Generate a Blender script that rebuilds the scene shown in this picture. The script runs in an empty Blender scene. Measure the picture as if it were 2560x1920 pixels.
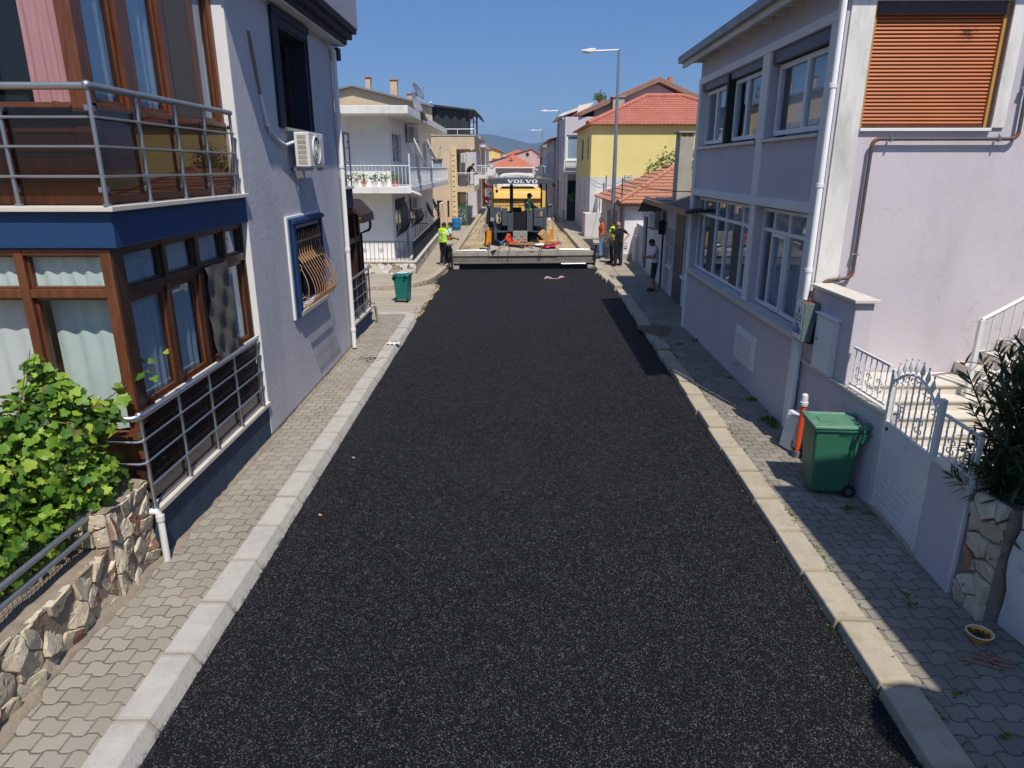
import bpy, bmesh, math, random
from mathutils import Vector, Matrix, Euler
R = math.radians
SC = bpy.context.scene
COL = SC.collection
random.seed(7)

# ------------------------------------------------------------------ camera, sky, sun, exposure
cam = bpy.data.objects.new('camera', bpy.data.cameras.new('camera'))
COL.objects.link(cam)
cam.location = (0, 0, 4.0)
cam.rotation_euler = (R(90 - 17.55), 0, 0)
cam.data.sensor_width = 36
cam.data.lens = 24.0
cam.data.clip_start = .05
cam.data.clip_end = 20000
SC.camera = cam

SX, SY = -.172, .585                     # horizontal travel of a ray per metre it falls
sun_to = Vector((-SX, -SY, 1)).normalized()
SUN_EL = math.asin(sun_to.z)
SUN_AZ = math.atan2(sun_to.x, sun_to.y)
w = bpy.data.worlds.new('World')
SC.world = w
w.use_nodes = True
nt = w.node_tree
bg = nt.nodes['Background']
sky = nt.nodes.new('ShaderNodeTexSky')
sky.sky_type = 'NISHITA'
sky.sun_disc = False
sky.sun_elevation = SUN_EL
sky.sun_rotation = SUN_AZ
sky.altitude = 0
sky.air_density = .8
sky.dust_density = .2
sky.ozone_density = 5
# clear dry air: the band above the horizon is held deep blue, the high sky stays bright
tc = nt.nodes.new('ShaderNodeTexCoord'); sx = nt.nodes.new('ShaderNodeSeparateXYZ')
rmp = nt.nodes.new('ShaderNodeValToRGB'); ml = nt.nodes.new('ShaderNodeMix'); ml.data_type = 'RGBA'; ml.blend_type = 'MULTIPLY'; ml.inputs[0].default_value = 1
el = rmp.color_ramp.elements
el[0].position = 0; el[0].color = (.38, .41, .46, 1); el[1].position = .6; el[1].color = (1.15, 1.15, 1.15, 1)
e2 = el.new(.06); e2.color = (.42, .46, .52, 1); e3 = el.new(.22); e3.color = (.48, .56, .66, 1)
nt.links.new(tc.outputs['Generated'], sx.inputs[0]); nt.links.new(sx.outputs[2], rmp.inputs[0])
nt.links.new(sky.outputs[0], ml.inputs[6]); nt.links.new(rmp.outputs[0], ml.inputs[7])
nt.links.new(ml.outputs[2], bg.inputs[0])
bg.inputs[1].default_value = .125
sl = bpy.data.lights.new('sun', 'SUN')
sl.energy = 3.9
sl.angle = R(.5)
sl.color = (1, .945, .86)
sun = bpy.data.objects.new('sun', sl)
COL.objects.link(sun)
sun.rotation_euler = (-sun_to).to_track_quat('-Z', 'Y').to_euler()
sun.location = (5, -20, 40)
SC.view_settings.view_transform = 'Standard'
SC.view_settings.look = 'None'
SC.view_settings.exposure = .36
SC.view_settings.gamma = 1
SC.cycles.max_bounces = 8
SC.cycles.transparent_max_bounces = 16
SC.cycles.caustics_reflective = False
SC.cycles.caustics_refractive = False
SC.cycles.sample_clamp_indirect = 6

# ------------------------------------------------------------------ helpers
def lin(c):
    if isinstance(c, str):
        c = [int(c[i:i + 2], 16) / 255 for i in (0, 2, 4)]
        c = [x / 12.92 if x <= .04045 else ((x + .055) / 1.055) ** 2.4 for x in c]
    return tuple(c) + (1,)

class NT:
    """tiny node builder"""
    def __init__(s, name):
        s.m = bpy.data.materials.new(name)
        s.m.use_nodes = True
        s.t = s.m.node_tree
        s.b = s.t.nodes['Principled BSDF']
        s.out = s.t.nodes['Material Output']
        s._co = None
    def n(s, typ, ins=None, **kw):
        nd = s.t.nodes.new('ShaderNode' + typ)
        for k, v in kw.items():
            setattr(nd, k, v)
        for k, v in (ins or {}).items():
            s.put(nd.inputs[k], v)
        return nd
    def put(s, sock, v):
        if isinstance(v, bpy.types.Node):
            v = v.outputs[0]
        if isinstance(v, bpy.types.NodeSocket):
            s.t.links.new(v, sock)
        else:
            sock.default_value = v
    @property
    def co(s):
        if not s._co:
            s._co = s.n('TexCoord').outputs['Object']
        return s._co
    def math(s, op, a, b=0, c=0):
        nd = s.n('Math', operation=op)
        for i, v in enumerate((a, b, c)):
            s.put(nd.inputs[i], v)
        return nd.outputs[0]
    def noise(s, scale, detail=3, rough=.55, vec=None, dist=0):
        return s.n('TexNoise', {'Vector': vec or s.co, 'Scale': scale, 'Detail': detail, 'Roughness': rough, 'Distortion': dist}).outputs[0]
    def mapr(s, v, a, b, c=0, d=1):
        return s.n('MapRange', {0: v, 1: a, 2: b, 3: c, 4: d}).outputs[0]
    def mix(s, f, a, b, mode='MIX'):
        nd = s.n('Mix', data_type='RGBA', blend_type=mode)
        s.put(nd.inputs[0], f); s.put(nd.inputs[6], a); s.put(nd.inputs[7], b)
        return nd.outputs[2]
    def bump(s, h, strength, dist=.01, normal=None):
        ins = {'Height': h, 'Strength': strength, 'Distance': dist}
        if normal is not None: ins['Normal'] = normal
        return s.n('Bump', ins).outputs[0]
    def set(s, **kw):
        names = dict(col='Base Color', rough='Roughness', metal='Metallic', spec='Specular IOR Level', nor='Normal', emit='Emission Color', es='Emission Strength', alpha='Alpha', trans='Transmission Weight')
        for k, v in kw.items():
            s.put(s.b.inputs[names[k]], v)
        return s.m

M = {}
def mat(name, col, rough=.75, var=.12, vscale=1.2, bump=0, bscale=60, trowel=0, metal=0, stain=None, samt=.5, sscale=.8, spec=.4, streak=0):
    """plain painted / mineral surface with cloudy variation, optional stains and grain"""
    k = NT(name)
    c = lin(col)
    n1 = k.noise(vscale, 5, .6)
    f = k.mapr(n1, .3, .7)
    lo = tuple(x * (1 - var) for x in c[:3]) + (1,)
    hi = tuple(min(1, x * (1 + var)) for x in c[:3]) + (1,)
    cc = k.mix(f, lo, hi)
    if stain:
        mp = k.n('Mapping', {'Vector': k.co, 'Scale': (1, 1, .25) if streak else (1, 1, 1)})
        n2 = k.noise(sscale, 6, .7, vec=mp.outputs[0])
        cc = k.mix(k.mapr(n2, .52, .75, 0, samt), cc, lin(stain))
    k.set(col=cc, rough=rough, metal=metal, spec=spec)
    if bump:
        h = k.noise(bscale, 4, .6)
        if trowel:                        # broad hand-trowelled unevenness under the grain, with a few pits
            h = k.math('ADD', h, k.math('MULTIPLY', k.noise(7, 4, .6, dist=.8), trowel))
        k.set(nor=k.bump(h, bump, .01))
    M[name] = k.m
    return k.m

class MB:
    """collects primitives into one mesh; F is an optional frame (Matrix)"""
    def __init__(s, F=None):
        s.v = []; s.f = []; s.F = F
    def add(s, vs, fs, X=None):
        b = len(s.v)
        for p in vs:
            p = Vector(p)
            if X is not None: p = X @ p
            if s.F is not None: p = s.F @ p
            s.v.append(p)
        s.f += [tuple(i + b for i in f) for f in fs]
        return s
    def box(s, x0, x1, y0, y1, z0, z1, X=None):
        vs = [(x, y, z) for z in (z0, z1) for y in (y0, y1) for x in (x0, x1)]
        return s.add(vs, [(0, 2, 3, 1), (4, 5, 7, 6), (0, 1, 5, 4), (2, 6, 7, 3), (0, 4, 6, 2), (1, 3, 7, 5)], X)
    def obox(s, c, size, rot=(0, 0, 0)):
        X = Matrix.Translation(c) @ Euler(rot).to_matrix().to_4x4()
        a, b, d = [q / 2 for q in size]
        return s.box(-a, a, -b, b, -d, d, X)
    def quad(s, *p):
        return s.add(p, [tuple(range(len(p)))])
    def prism(s, poly, h0, h1, ax='z', X=None):
        """polygon (a,b) swept along an axis: z -> (a,b,h), y -> (a,h,b), x -> (h,a,b)"""
        q = {'z': lambda a, b, h: (a, b, h), 'y': lambda a, b, h: (a, h, b), 'x': lambda a, b, h: (h, a, b)}[ax]
        n = len(poly)
        vs = [q(a, b, h0) for a, b in poly] + [q(a, b, h1) for a, b in poly]
        fs = [tuple(range(n)), tuple(range(2 * n - 1, n - 1, -1))] + [(i, (i + 1) % n, n + (i + 1) % n, n + i) for i in range(n)]
        return s.add(vs, fs, X)
    def tube(s, pts, r, n=8, cap=True, closed=False):
        pts = [Vector(p) for p in pts]
        m = len(pts)
        rr = r if isinstance(r, (list, tuple)) else [r] * m
        vs = []; fs = []
        up = None
        for i, p in enumerate(pts):
            if closed:
                d = pts[(i + 1) % m] - pts[i - 1]
            else:
                d = pts[min(i + 1, m - 1)] - pts[max(i - 1, 0)]
            d = d.normalized() if d.length > 1e-9 else Vector((0, 0, 1))
            if up is None:
                up = Vector((0, 0, 1)) if abs(d.z) < .9 else Vector((1, 0, 0))
            a = d.cross(up)
            if a.length < 1e-6: a = d.cross(Vector((0, 1, 0)))
            a.normalize()
            b = d.cross(a).normalized()
            up = -b if False else a.cross(d)
            for j in range(n):
                t = 2 * math.pi * j / n
                vs.append(p + (a * math.cos(t) + b * math.sin(t)) * rr[i])
        for i in range(m if closed else m - 1):
            k = (i + 1) % m
            for j in range(n):
                l = (j + 1) % n
                fs.append((i * n + j, i * n + l, k * n + l, k * n + j))
        if cap and not closed:
            fs.append(tuple(range(n))); fs.append(tuple(range(m * n - 1, (m - 1) * n - 1, -1)))
        return s.add(vs, fs)
    def cyl(s, p0, p1, r, r1=None, n=12):
        return s.tube([p0, p1], [r, r if r1 is None else r1], n)
    def lathe(s, prof, c, n=16, X=None):
        vs = []; fs = []
        for r, z in prof:
            for j in range(n):
                t = 2 * math.pi * j / n
                vs.append((c[0] + r * math.cos(t), c[1] + r * math.sin(t), c[2] + z))
        for i in range(len(prof) - 1):
            for j in range(n):
                l = (j + 1) % n
                fs.append((i * n + j, i * n + l, (i + 1) * n + l, (i + 1) * n + j))
        fs.append(tuple(range(n))); fs.append(tuple(range(len(prof) * n - 1, (len(prof) - 1) * n - 1, -1)))
        return s.add(vs, fs, X)
    def ball(s, c, r, sc=(1, 1, 1), n=12, X=None):
        vs = []; fs = []
        m = n // 2
        for i in range(1, m):
            t = math.pi * i / m
            for j in range(n):
                u = 2 * math.pi * j / n
                vs.append((c[0] + r * sc[0] * math.sin(t) * math.cos(u), c[1] + r * sc[1] * math.sin(t) * math.sin(u), c[2] + r * sc[2] * math.cos(t)))
        top = len(vs); vs.append((c[0], c[1], c[2] + r * sc[2])); vs.append((c[0], c[1], c[2] - r * sc[2]))
        for i in range(m - 2):
            for j in range(n):
                l = (j + 1) % n
                fs.append((i * n + j, (i + 1) * n + j, (i + 1) * n + l, i * n + l))
        for j in range(n):
            l = (j + 1) % n
            fs.append((top, j, l)); fs.append((top + 1, (m - 2) * n + l, (m - 2) * n + j))
        return s.add(vs, fs, X)
    def build(s, name, m, parent=None, bev=0, smooth=0, fix=True, seg=2):
        me = bpy.data.meshes.new(name)
        me.from_pydata([tuple(v) for v in s.v], [], s.f)
        if fix:
            bm = bmesh.new(); bm.from_mesh(me)
            bmesh.ops.recalc_face_normals(bm, faces=bm.faces)
            bm.to_mesh(me); bm.free()
        if smooth:
            me.polygons.foreach_set('use_smooth', [True] * len(me.polygons))
            me.set_sharp_from_angle(angle=R(smooth))
        me.materials.append(M[m] if isinstance(m, str) else m)
        o = bpy.data.objects.new(name, me)
        COL.objects.link(o)
        if parent is not None:
            attach(o, parent)
        if bev:
            b = o.modifiers.new('bevel', 'BEVEL')
            b.width = bev; b.segments = seg; b.limit_method = 'ANGLE'; b.angle_limit = R(40)
        return o

def world_of(o):
    X = Matrix.LocRotScale(o.location, o.rotation_euler, o.scale)
    return world_of(o.parent) @ o.matrix_parent_inverse @ X if o.parent else X
def attach(o, parent):
    o.parent = parent
    o.matrix_parent_inverse = world_of(parent).inverted()
def thing(name, label, cat, loc=(0, 0, 0), rz=0, group=None):
    o = bpy.data.objects.new(name, None)
    COL.objects.link(o)
    o.location = loc; o.rotation_euler = (0, 0, rz); o.empty_display_size = .2
    o['label'] = label; o['category'] = cat
    if group: o['group'] = group
    return o
def tag(o, label, cat, group=None):
    o['label'] = label; o['category'] = cat
    if group: o['group'] = group
    return o
def struct(o, kind='structure'):
    o['kind'] = kind
    return o
def kids(o):
    return [c for c in bpy.data.objects if c.parent == o]
def dup(root, loc, rz=None, label=None):
    """copy of a thing whose parts were built round its own origin"""
    def cp(o, par):
        c = o.copy(); COL.objects.link(c)
        if par is not None: c.parent = par
        for ch in kids(o): cp(ch, c)
        return c
    r = cp(root, None)
    r.location = loc
    if rz is not None: r.rotation_euler = (0, 0, rz)
    if label: r['label'] = label
    return r
def frame(p0, u, n):
    """facade frame: local x along the wall, local y outwards, local z up"""
    u = Vector(u).normalized(); n = Vector(n).normalized()
    X = Matrix.Identity(4)
    for i in range(3):
        X[i][0] = u[i]; X[i][1] = n[i]; X[i][2] = (0, 0, 1)[i]; X[i][3] = p0[i]
    return X
def wall(F, u0, u1, z0, z1, ops=(), depth=.2, th=None):
    """facade sheet with openings (u0,u1,z0,z1) and their reveals, depth inwards"""
    b = MB(F)
    us = sorted({u0, u1, *[q for o in ops for q in o[:2]]})
    zs = sorted({z0, z1, *[q for o in ops for q in o[2:4]]})
    idx = {}
    vs = []
    def vi(u, z):
        if (u, z) not in idx:
            idx[(u, z)] = len(vs); vs.append((u, 0, z))
        return idx[(u, z)]
    fs = []
    for i in range(len(us) - 1):
        for j in range(len(zs) - 1):
            cu, cz = (us[i] + us[i + 1]) / 2, (zs[j] + zs[j + 1]) / 2
            if any(o[0] < cu < o[1] and o[2] < cz < o[3] for o in ops): continue
            fs.append((vi(us[i], zs[j]), vi(us[i + 1], zs[j]), vi(us[i + 1], zs[j + 1]), vi(us[i], zs[j + 1])))
    b.add(vs, fs)
    for o in ops:
        a, c, d, e = o[:4]
        for p, q in (((a, d), (a, e)), ((c, d), (c, e)), ((a, d), (c, d)), ((a, e), (c, e))):
            b.quad((p[0], 0, p[1]), (q[0], 0, q[1]), (q[0], -depth, q[1]), (p[0], -depth, p[1]))
    return b
def frame_bars(b, u0, u1, z0, z1, w, n0, n1, us=(), zs=(), wu=None):
    """window frame: outer bars plus mullions at us and transoms at zs, butt-jointed"""
    wu = wu or w
    b.box(u0, u0 + w, n0, n1, z0, z1); b.box(u1 - w, u1, n0, n1, z0, z1)
    b.box(u0 + w, u1 - w, n0, n1, z0, z0 + w); b.box(u0 + w, u1 - w, n0, n1, z1 - w, z1)
    for u in us: b.box(u - wu / 2, u + wu / 2, n0 + .002, n1 - .002, z0 + w, z1 - w)
    for z in zs: b.box(u0 + w, u1 - w, n0 + .004, n1 - .004, z - wu / 2, z + wu / 2)
    return b
def drape(b, u0, u1, z0, z1, n, amp=.02, per=.12, seed=0, hem=0):
    """hanging curtain sheet"""
    rnd = random.Random(seed)
    m = max(8, int((u1 - u0) / per * 8)); k = 6
    ph = rnd.random() * 6
    vs = []; fs = []
    for j in range(k + 1):
        for i in range(m + 1):
            u = u0 + (u1 - u0) * i / m
            z = z1 + (z0 - z1) * j / k
            wv = math.sin((u - u0) / per * 6.283 + ph + .5 * math.sin(u * 9 + seed)) * amp * (.4 + .6 * j / k) + .3 * amp * math.sin(u * 31 + j)
            if j == k: z += hem * math.sin(u * 23 + seed)
            vs.append((u, n + wv, z))
    for j in range(k):
        for i in range(m):
            a = j * (m + 1) + i
            fs.append((a, a + 1, a + m + 2, a + m + 1))
    return b.add(vs, fs)

# ------------------------------------------------------------------ materials
mat('lilac_plaster', 'c3bcc1', .9, .06, .7, .35, 90, 1.2, stain='8f8b98', samt=.25, sscale=1.5, streak=1)
def cracks(name):
    m = M[name]; k = NT.__new__(NT); k.m = m; k.t = m.node_tree; k.b = k.t.nodes['Principled BSDF']; k._co = None
    src = k.b.inputs['Base Color'].links[0].from_socket
    nz = k.n('TexNoise', {'Vector': k.co, 'Scale': 2.2, 'Detail': 6, 'Roughness': .7})
    vv = k.n('VectorMath', {0: k.co, 1: nz.outputs['Color']}, operation='ADD').outputs[0]
    e = k.n('TexVoronoi', {'Vector': vv, 'Scale': .75}, feature='DISTANCE_TO_EDGE').outputs['Distance']
    f = k.math('MULTIPLY', k.mapr(e, .0, .006, 1, 0), k.mapr(k.noise(.8, 3), .50, .62, 0, .55))
    k.put(k.b.inputs['Base Color'], k.mix(f, src, lin('6b6670')))
cracks('lilac_plaster')
mat('grey_plaster', 'bab8bc', .9, .07, .9, .55, 70, 1.3, stain='8b8a94', samt=.35, sscale=1.2, streak=1)
mat('grey_stucco', '9a99a6', .9, .12, 8, .8, 120)
mat('white_plaster', 'e2dfdb', .85, .05, .8, .2, 80, stain='a9a49a', samt=.3, sscale=1.3, streak=1)
mat('old_white', 'dddad4', .85, .07, 1.5, .3, 60, stain='6e6a60', samt=.5, sscale=1.6, streak=1)
mat('white_paint', 'e2e2e2', .5, .03, 2, 0)
mat('white_metal', 'dcdcda', .4, .04, 3, 0, stain='8a8178', samt=.25, sscale=5)
mat('navy', '141f30', .75, .12, 1.5, .4, 80, stain='22303f', samt=.5, sscale=2)
mat('navy_worn_sunlit', '2b3c50', .85, .25, 5, .6, 60, stain='4a5b6c', samt=.5, sscale=7)  # worn navy, also lightened in colour for the sun on the plinth
mat('navy_light', '153a63', .7, .1, 2.2, .3, 60)
mat('marble', 'cfc8bb', .45, .08, 5, .05, 40, stain='9d9082', samt=.5, sscale=2.5)
mat('steel', 'b9bcc0', .28, .05, 4, 0, metal=.9)
mat('steel_dull', '9da0a5', .42, .08, 6, 0, metal=.8)
mat('rust_iron', 'a8825e', .7, .3, 14, .3, 60, stain='6b4526', samt=.6, sscale=9)
mat('dark_iron', '23262b', .6, .2, 8, 0)
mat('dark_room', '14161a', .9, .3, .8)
mat('black', '0c0c0e', .7, .3, 4, 0)
mat('beige_plaster', 'c9b396', .88, .08, 1.0, .3, 70, stain='8f7b60', samt=.45, sscale=1.0, streak=1)
mat('cream_brick', 'd6bd8e', .85, .12, 6, .3, 40)
mat('yellow_plaster', 'dfcc86', .88, .06, .6, .25, 50, stain='b09b62', samt=.4, sscale=.9, streak=1)
mat('pale_plaster', 'c9c6c6', .88, .06, .8, .25, 50, stain='9a948c', samt=.4, sscale=1.1, streak=1)
mat('concrete', 'a8a395', .9, .12, 2.2, .5, 40, stain='5f5a50', samt=.55, sscale=1.6, streak=1)
def kerb_mat(name, col, stain, smear, pitch, off, chip):
    """cast kerb stone: cloudy, stained, mortar wiped over the joints, bitumen splashes low on the face"""
    k = NT(name)
    sp = k.n('SeparateXYZ', {0: k.co})
    n1 = k.noise(3, 5, .65); n2 = k.noise(28, 4, .7); n3 = k.noise(5.5, 5, .7)
    c = lin(col)
    cc = k.mix(k.mapr(n1, .3, .7), tuple(q * .88 for q in c[:3]) + (1,), tuple(min(1, q * 1.1) for q in c[:3]) + (1,))
    cc = k.mix(k.mapr(n3, .52, .72, 0, .6), cc, lin(stain))
    fy = k.math('FRACT', k.math('DIVIDE', k.math('ADD', sp.outputs[1], off), pitch))
    dj = k.math('SUBTRACT', .5, k.math('ABSOLUTE', k.math('SUBTRACT', fy, .5)))
    sm = k.mapr(k.math('SUBTRACT', dj, k.math('MULTIPLY', n2, .05)), .0, .045, .6, 0)
    cc = k.mix(sm, cc, lin(smear))
    tar = k.math('MULTIPLY', k.mapr(sp.outputs[2], .035, .075, .8, 0), k.mapr(k.noise(9, 5, .75), .48, .60))
    cc = k.mix(tar, cc, (.012, .012, .013, 1))
    spk = k.mapr(k.noise(150, 2), .70, .74, 0, .6)
    cc = k.mix(spk, cc, lin('4d463d'))
    h = k.math('ADD', n2, k.math('MULTIPLY', n3, chip))
    k.set(col=cc, rough=.88, nor=k.bump(h, .5, .012))
    M[name] = k.m
kerb_mat('kerb_pale', 'aaa59d', '958c7f', '8e8474', .715, 11.0, 1.0)
kerb_mat('kerb_buff', 'a89d89', '7f725c', '8d8068', .80, 8.4, 2.2)
mat('mortar', '877a6b', .95, .2, 8, .8, 50)
mat('tarp_dark', '2c3033', .65, .15, 2, .2, 20)
mat('brown_awning', '3a2a24', .7, .15, 5, .2, 30)
mat('terracotta', 'b5684a', .8, .2, 4, .3, 40)
mat('plastic_green', '31684f', .42, .1, 3, .06, 120, stain='40705c', samt=.3, sscale=4)
mat('plastic_green_lid', '567f67', .45, .12, 3, .08, 120, stain='7a9685', samt=.4, sscale=4)
mat('plastic_teal', '1a6a60', .45, .12, 3, .05, 80)
mat('plastic_orange', 'd2512a', .45, .08, 4)
mat('plastic_blue', '1d6fae', .45, .1, 4)
mat('plastic_white', 'd6d4cf', .5, .05, 4, stain='9a948a', samt=.3, sscale=4)
mat('meter_green', '5d6d6b', .6, .05, 3)
mat('machine_grey', '4a5056', .5, .12, 3, .1, 60, stain='2e3033', samt=.5, sscale=3)
mat('machine_dark', '1a1b1d', .7, .3, 4, .2, 40)
mat('screed_mid', '716b62', .75, .2, 5, .4, 60, stain='4a453f', samt=.6, sscale=3)
mat('machine_dusty', '9a9386', .75, .15, 4, .4, 60, stain='5a544c', samt=.6, sscale=3)
mat('machine_yellow', 'dca12e', .45, .06, 2, 0, stain='b98427', samt=.4, sscale=2)
mat('truck_yellow', 'e2bb62', .5, .06, 1.5, 0, stain='c29334', samt=.3, sscale=1.2)
mat('cardboard', 'b98f5e', .85, .12, 4, .1, 50)
mat('timber', 'a58459', .8, .2, 9, .2, 40)
mat('rubber', '161617', .85, .2, 5, .2, 60)
mat('grey_mesh', '5c5752', .9, .1, 3)
mat('pink_cloth', 'c98f90', .9, .06, 3)
mat('white_cloth', 'd4d6d2', .9, .04, 3)
mat('green_white_cloth', 'ccd6cf', .9, .05, 3)
mat('blue_grey_cloth', 'bcc8d2', .9, .08, 3)

def bark_wood(name, col, dark, axis):
    k = NT(name)
    mp = k.n('Mapping', {'Vector': k.co, 'Scale': (1, 1, .12) if axis == 'z' else (1, .12, 1)})
    n = k.noise(22, 6, .65, vec=mp.outputs[0], dist=.6)
    k.set(col=k.mix(k.mapr(n, .3, .7), lin(dark), lin(col)), rough=.38, spec=.45, nor=k.bump(n, .15, .004))
    M[name] = k.m
bark_wood('brown_wood', '76472e', '522c16', 'z')
bark_wood('brown_dark', '4b3229', '2d1c15', 'z')
bark_wood('bark', '75634c', '3b2f22', 'z')

def glass(name, tint=(.75, .82, .85), refl=1.0, rough=.01):
    k = NT(name)
    bf = k.n('NewGeometry').outputs['Backfacing']
    fr = k.n('Fresnel', {'IOR': k.mapr(bf, 0, 1, 1.55, 1 / 1.55)})      # same reflection from both sides of the sheet
    tr = k.n('BsdfTransparent', {'Color': tint + (1,)})
    gl = k.n('BsdfGlossy', {'Color': (.95, .97, 1, 1), 'Roughness': rough})
    mx = k.n('MixShader', {0: k.math('MULTIPLY', fr, refl), 1: tr, 2: gl})
    k.t.links.new(mx.outputs[0], k.out.inputs[0])
    M[name] = k.m
glass('glass', (.72, .8, .84), 1.35)
glass('glass_smoke', (.40, .31, .27), .8)
glass('glass_clear', (.86, .9, .9), .8)

def frosted():
    k = NT('frosted_glass')
    k.set(col=lin('9fb0b6'), rough=.25, spec=.6)
    M['frosted_glass'] = k.m
frosted()
# ------------------------------------------------------------------ ground materials
def asphalt():
    k = NT('asphalt')
    v = k.n('TexVoronoi', {'Vector': k.co, 'Scale': 135.0, 'Randomness': 1.0})
    wn = k.n('TexWhiteNoise', {'Vector': v.outputs['Position']}, noise_dimensions='3D').outputs[0]
    mp = k.n('Mapping', {'Vector': k.co, 'Scale': (3.2, .10, 1)})      # faint lanes left by the screed and roller
    lane = k.noise(1.0, 4, .6, vec=mp.outputs[0])
    grit = k.noise(240, 3, .7)
    big = k.noise(.55, 4, .6)
    mid = k.noise(4.5, 4, .65)
    base = k.mix(k.mapr(k.math('ADD', k.math('ADD', big, k.math('MULTIPLY', mid, .5)), k.math('MULTIPLY', lane, .7)), .8, 1.5), (.004, .004, .005, 1), (.009, .009, .0105, 1))
    chip = k.math('MULTIPLY', k.mapr(wn, .86, .98), k.mapr(v.outputs['Distance'], .0, .0042, 1, 0))
    chip = k.math('MULTIPLY', k.mapr(wn, .80, .97), k.mapr(k.noise(17, 3), .35, .62, .25, 1))
    c = k.mix(chip, base, (.17, .17, .175, 1))
    c = k.mix(k.mapr(grit, .35, .7, 0, .5), c, (.003, .003, .0035, 1))
    h = k.math('ADD', k.mapr(v.outputs['Distance'], 0, .8, 1, 0), k.math('MULTIPLY', grit, .8))
    h = k.math('ADD', h, k.math('MULTIPLY', k.noise(38, 3), 1.2))
    k.set(col=c, rough=k.mapr(wn, 0, 1, .55, .95), spec=.16, nor=k.bump(h, .75, .006))
    M['asphalt'] = k.m
asphalt()

def dusty_road():
    k = NT('dusty_road')
    mp = k.n('Mapping', {'Vector': k.co, 'Scale': (1, .045, 1)})
    a = k.noise(5.5, 5, .6, vec=mp.outputs[0], dist=1.0)
    b = k.noise(16, 4, .7)
    big = k.noise(.5, 3, .6)
    c = k.mix(k.mapr(big, .35, .65), lin('b3a080'), lin('948468'))
    c = k.mix(k.mapr(b, .5, .75, 0, .4), c, lin('75684f'))
    c = k.mix(k.mapr(k.math('ADD', a, k.math('MULTIPLY', b, .18)), .66, .71, 0, .85), c, lin('3d3836'))
    k.set(col=c, rough=.95, nor=k.bump(b, .25, .01))
    M['dusty_road'] = k.m
dusty_road()

def street_concrete():
    k = NT('street_concrete')
    mp = k.n('Mapping', {'Vector': k.co, 'Scale': (.16, 1, 1)})
    a = k.noise(2.4, 5, .65, vec=mp.outputs[0], dist=.6)
    b = k.noise(26, 4, .7)
    c = k.mix(k.mapr(a, .35, .7), lin('a79b88'), lin('8c8172'))
    c = k.mix(k.mapr(b, .55, .75, 0, .5), c, lin('7d7367'))
    k.set(col=c, rough=.92, nor=k.bump(b, .4, .01))
    M['street_concrete'] = k.m
street_concrete()

def earth():
    k = NT('earth')
    a = k.noise(.08, 6, .65)
    c = k.mix(k.mapr(a, .35, .65), lin('8d7d62'), lin('6f6d4c'))
    k.set(col=c, rough=1)
    M['earth'] = k.m
earth()

def pavers(name, light, dark, joint, weeds):
    """interlocking double-T blocks: rows run across the pavement, the row joint is a flattened zigzag"""
    k = NT(name)
    sp = k.n('SeparateXYZ', {0: k.co})
    x, y = sp.outputs[0], sp.outputs[1]
    W, H = .20, .150
    wob = k.math('MULTIPLY', k.math('SUBTRACT', k.noise(5, 2), .5), .012)
    t = k.math('PINGPONG', k.math('ADD', x, 5.0), W / 2)
    z = k.math('MULTIPLY', k.math('SUBTRACT', k.mapr(t, W * .16, W * .34), .5), .030)
    y2 = k.math('ADD', k.math('ADD', y, z), wob)
    ry = k.math('DIVIDE', y2, H)
    row = k.math('FLOOR', ry)
    fy = k.math('FRACT', ry)
    xs = k.math('ADD', k.math('DIVIDE', k.math('ADD', x, 5.0 + W * .25), W), k.math('MULTIPLY', k.math('MODULO', row, 2.0), .5))
    colm = k.math('FLOOR', xs)
    fx = k.math('FRACT', k.math('ADD', xs, k.math('MULTIPLY', wob, 2)))
    dx = k.math('MULTIPLY', k.math('SUBTRACT', .5, k.math('ABSOLUTE', k.math('SUBTRACT', fx, .5))), W)
    dy = k.math('MULTIPLY', k.math('SUBTRACT', .5, k.math('ABSOLUTE', k.math('SUBTRACT', fy, .5))), H)
    d = k.math('MINIMUM', dx, dy)
    n = k.noise(45, 4, .7)
    gap = k.mapr(k.math('ADD', d, k.math('MULTIPLY', k.math('SUBTRACT', n, .5), .008)), .0022, .0065, 1, 0)
    cv = k.n('CombineXYZ', {0: colm, 1: row})
    rnd = k.n('TexWhiteNoise', {'Vector': cv.outputs[0]}, noise_dimensions='2D').outputs[0]
    c = k.mix(rnd, lin(light), lin(dark))
    c = k.mix(k.mapr(k.noise(1.1, 5, .65), .4, .68, 0, .5), c, lin(joint))
    c = k.mix(k.mapr(k.noise(70, 3, .7), .5, .8, 0, .35), c, lin(joint))
    filled = k.mapr(k.noise(2.6, 4, .6), .38, .62)          # joints partly filled with sand
    jc = k.mix(filled, (.06, .052, .043, 1), lin(joint))
    if weeds:
        jc = k.mix(k.mapr(k.noise(3.1, 4, .7), .5, .62, 0, .75), jc, (.055, .06, .022, 1))
    c = k.mix(gap, c, jc)
    dome = k.mapr(d, 0, .014)
    hh = k.math('ADD', k.math('MULTIPLY', dome, 1.0), k.math('ADD', k.math('MULTIPLY', n, .35), k.math('MULTIPLY', rnd, .5)))
    k.set(col=c, rough=.92, nor=k.bump(hh, .8, .011))
    M[name] = k.m
pavers('pavers_pale', '9a9285', '888175', '857a6c', False)
pavers('pavers_buff', '978e82', '827b70', '6a6256', True)

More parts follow.
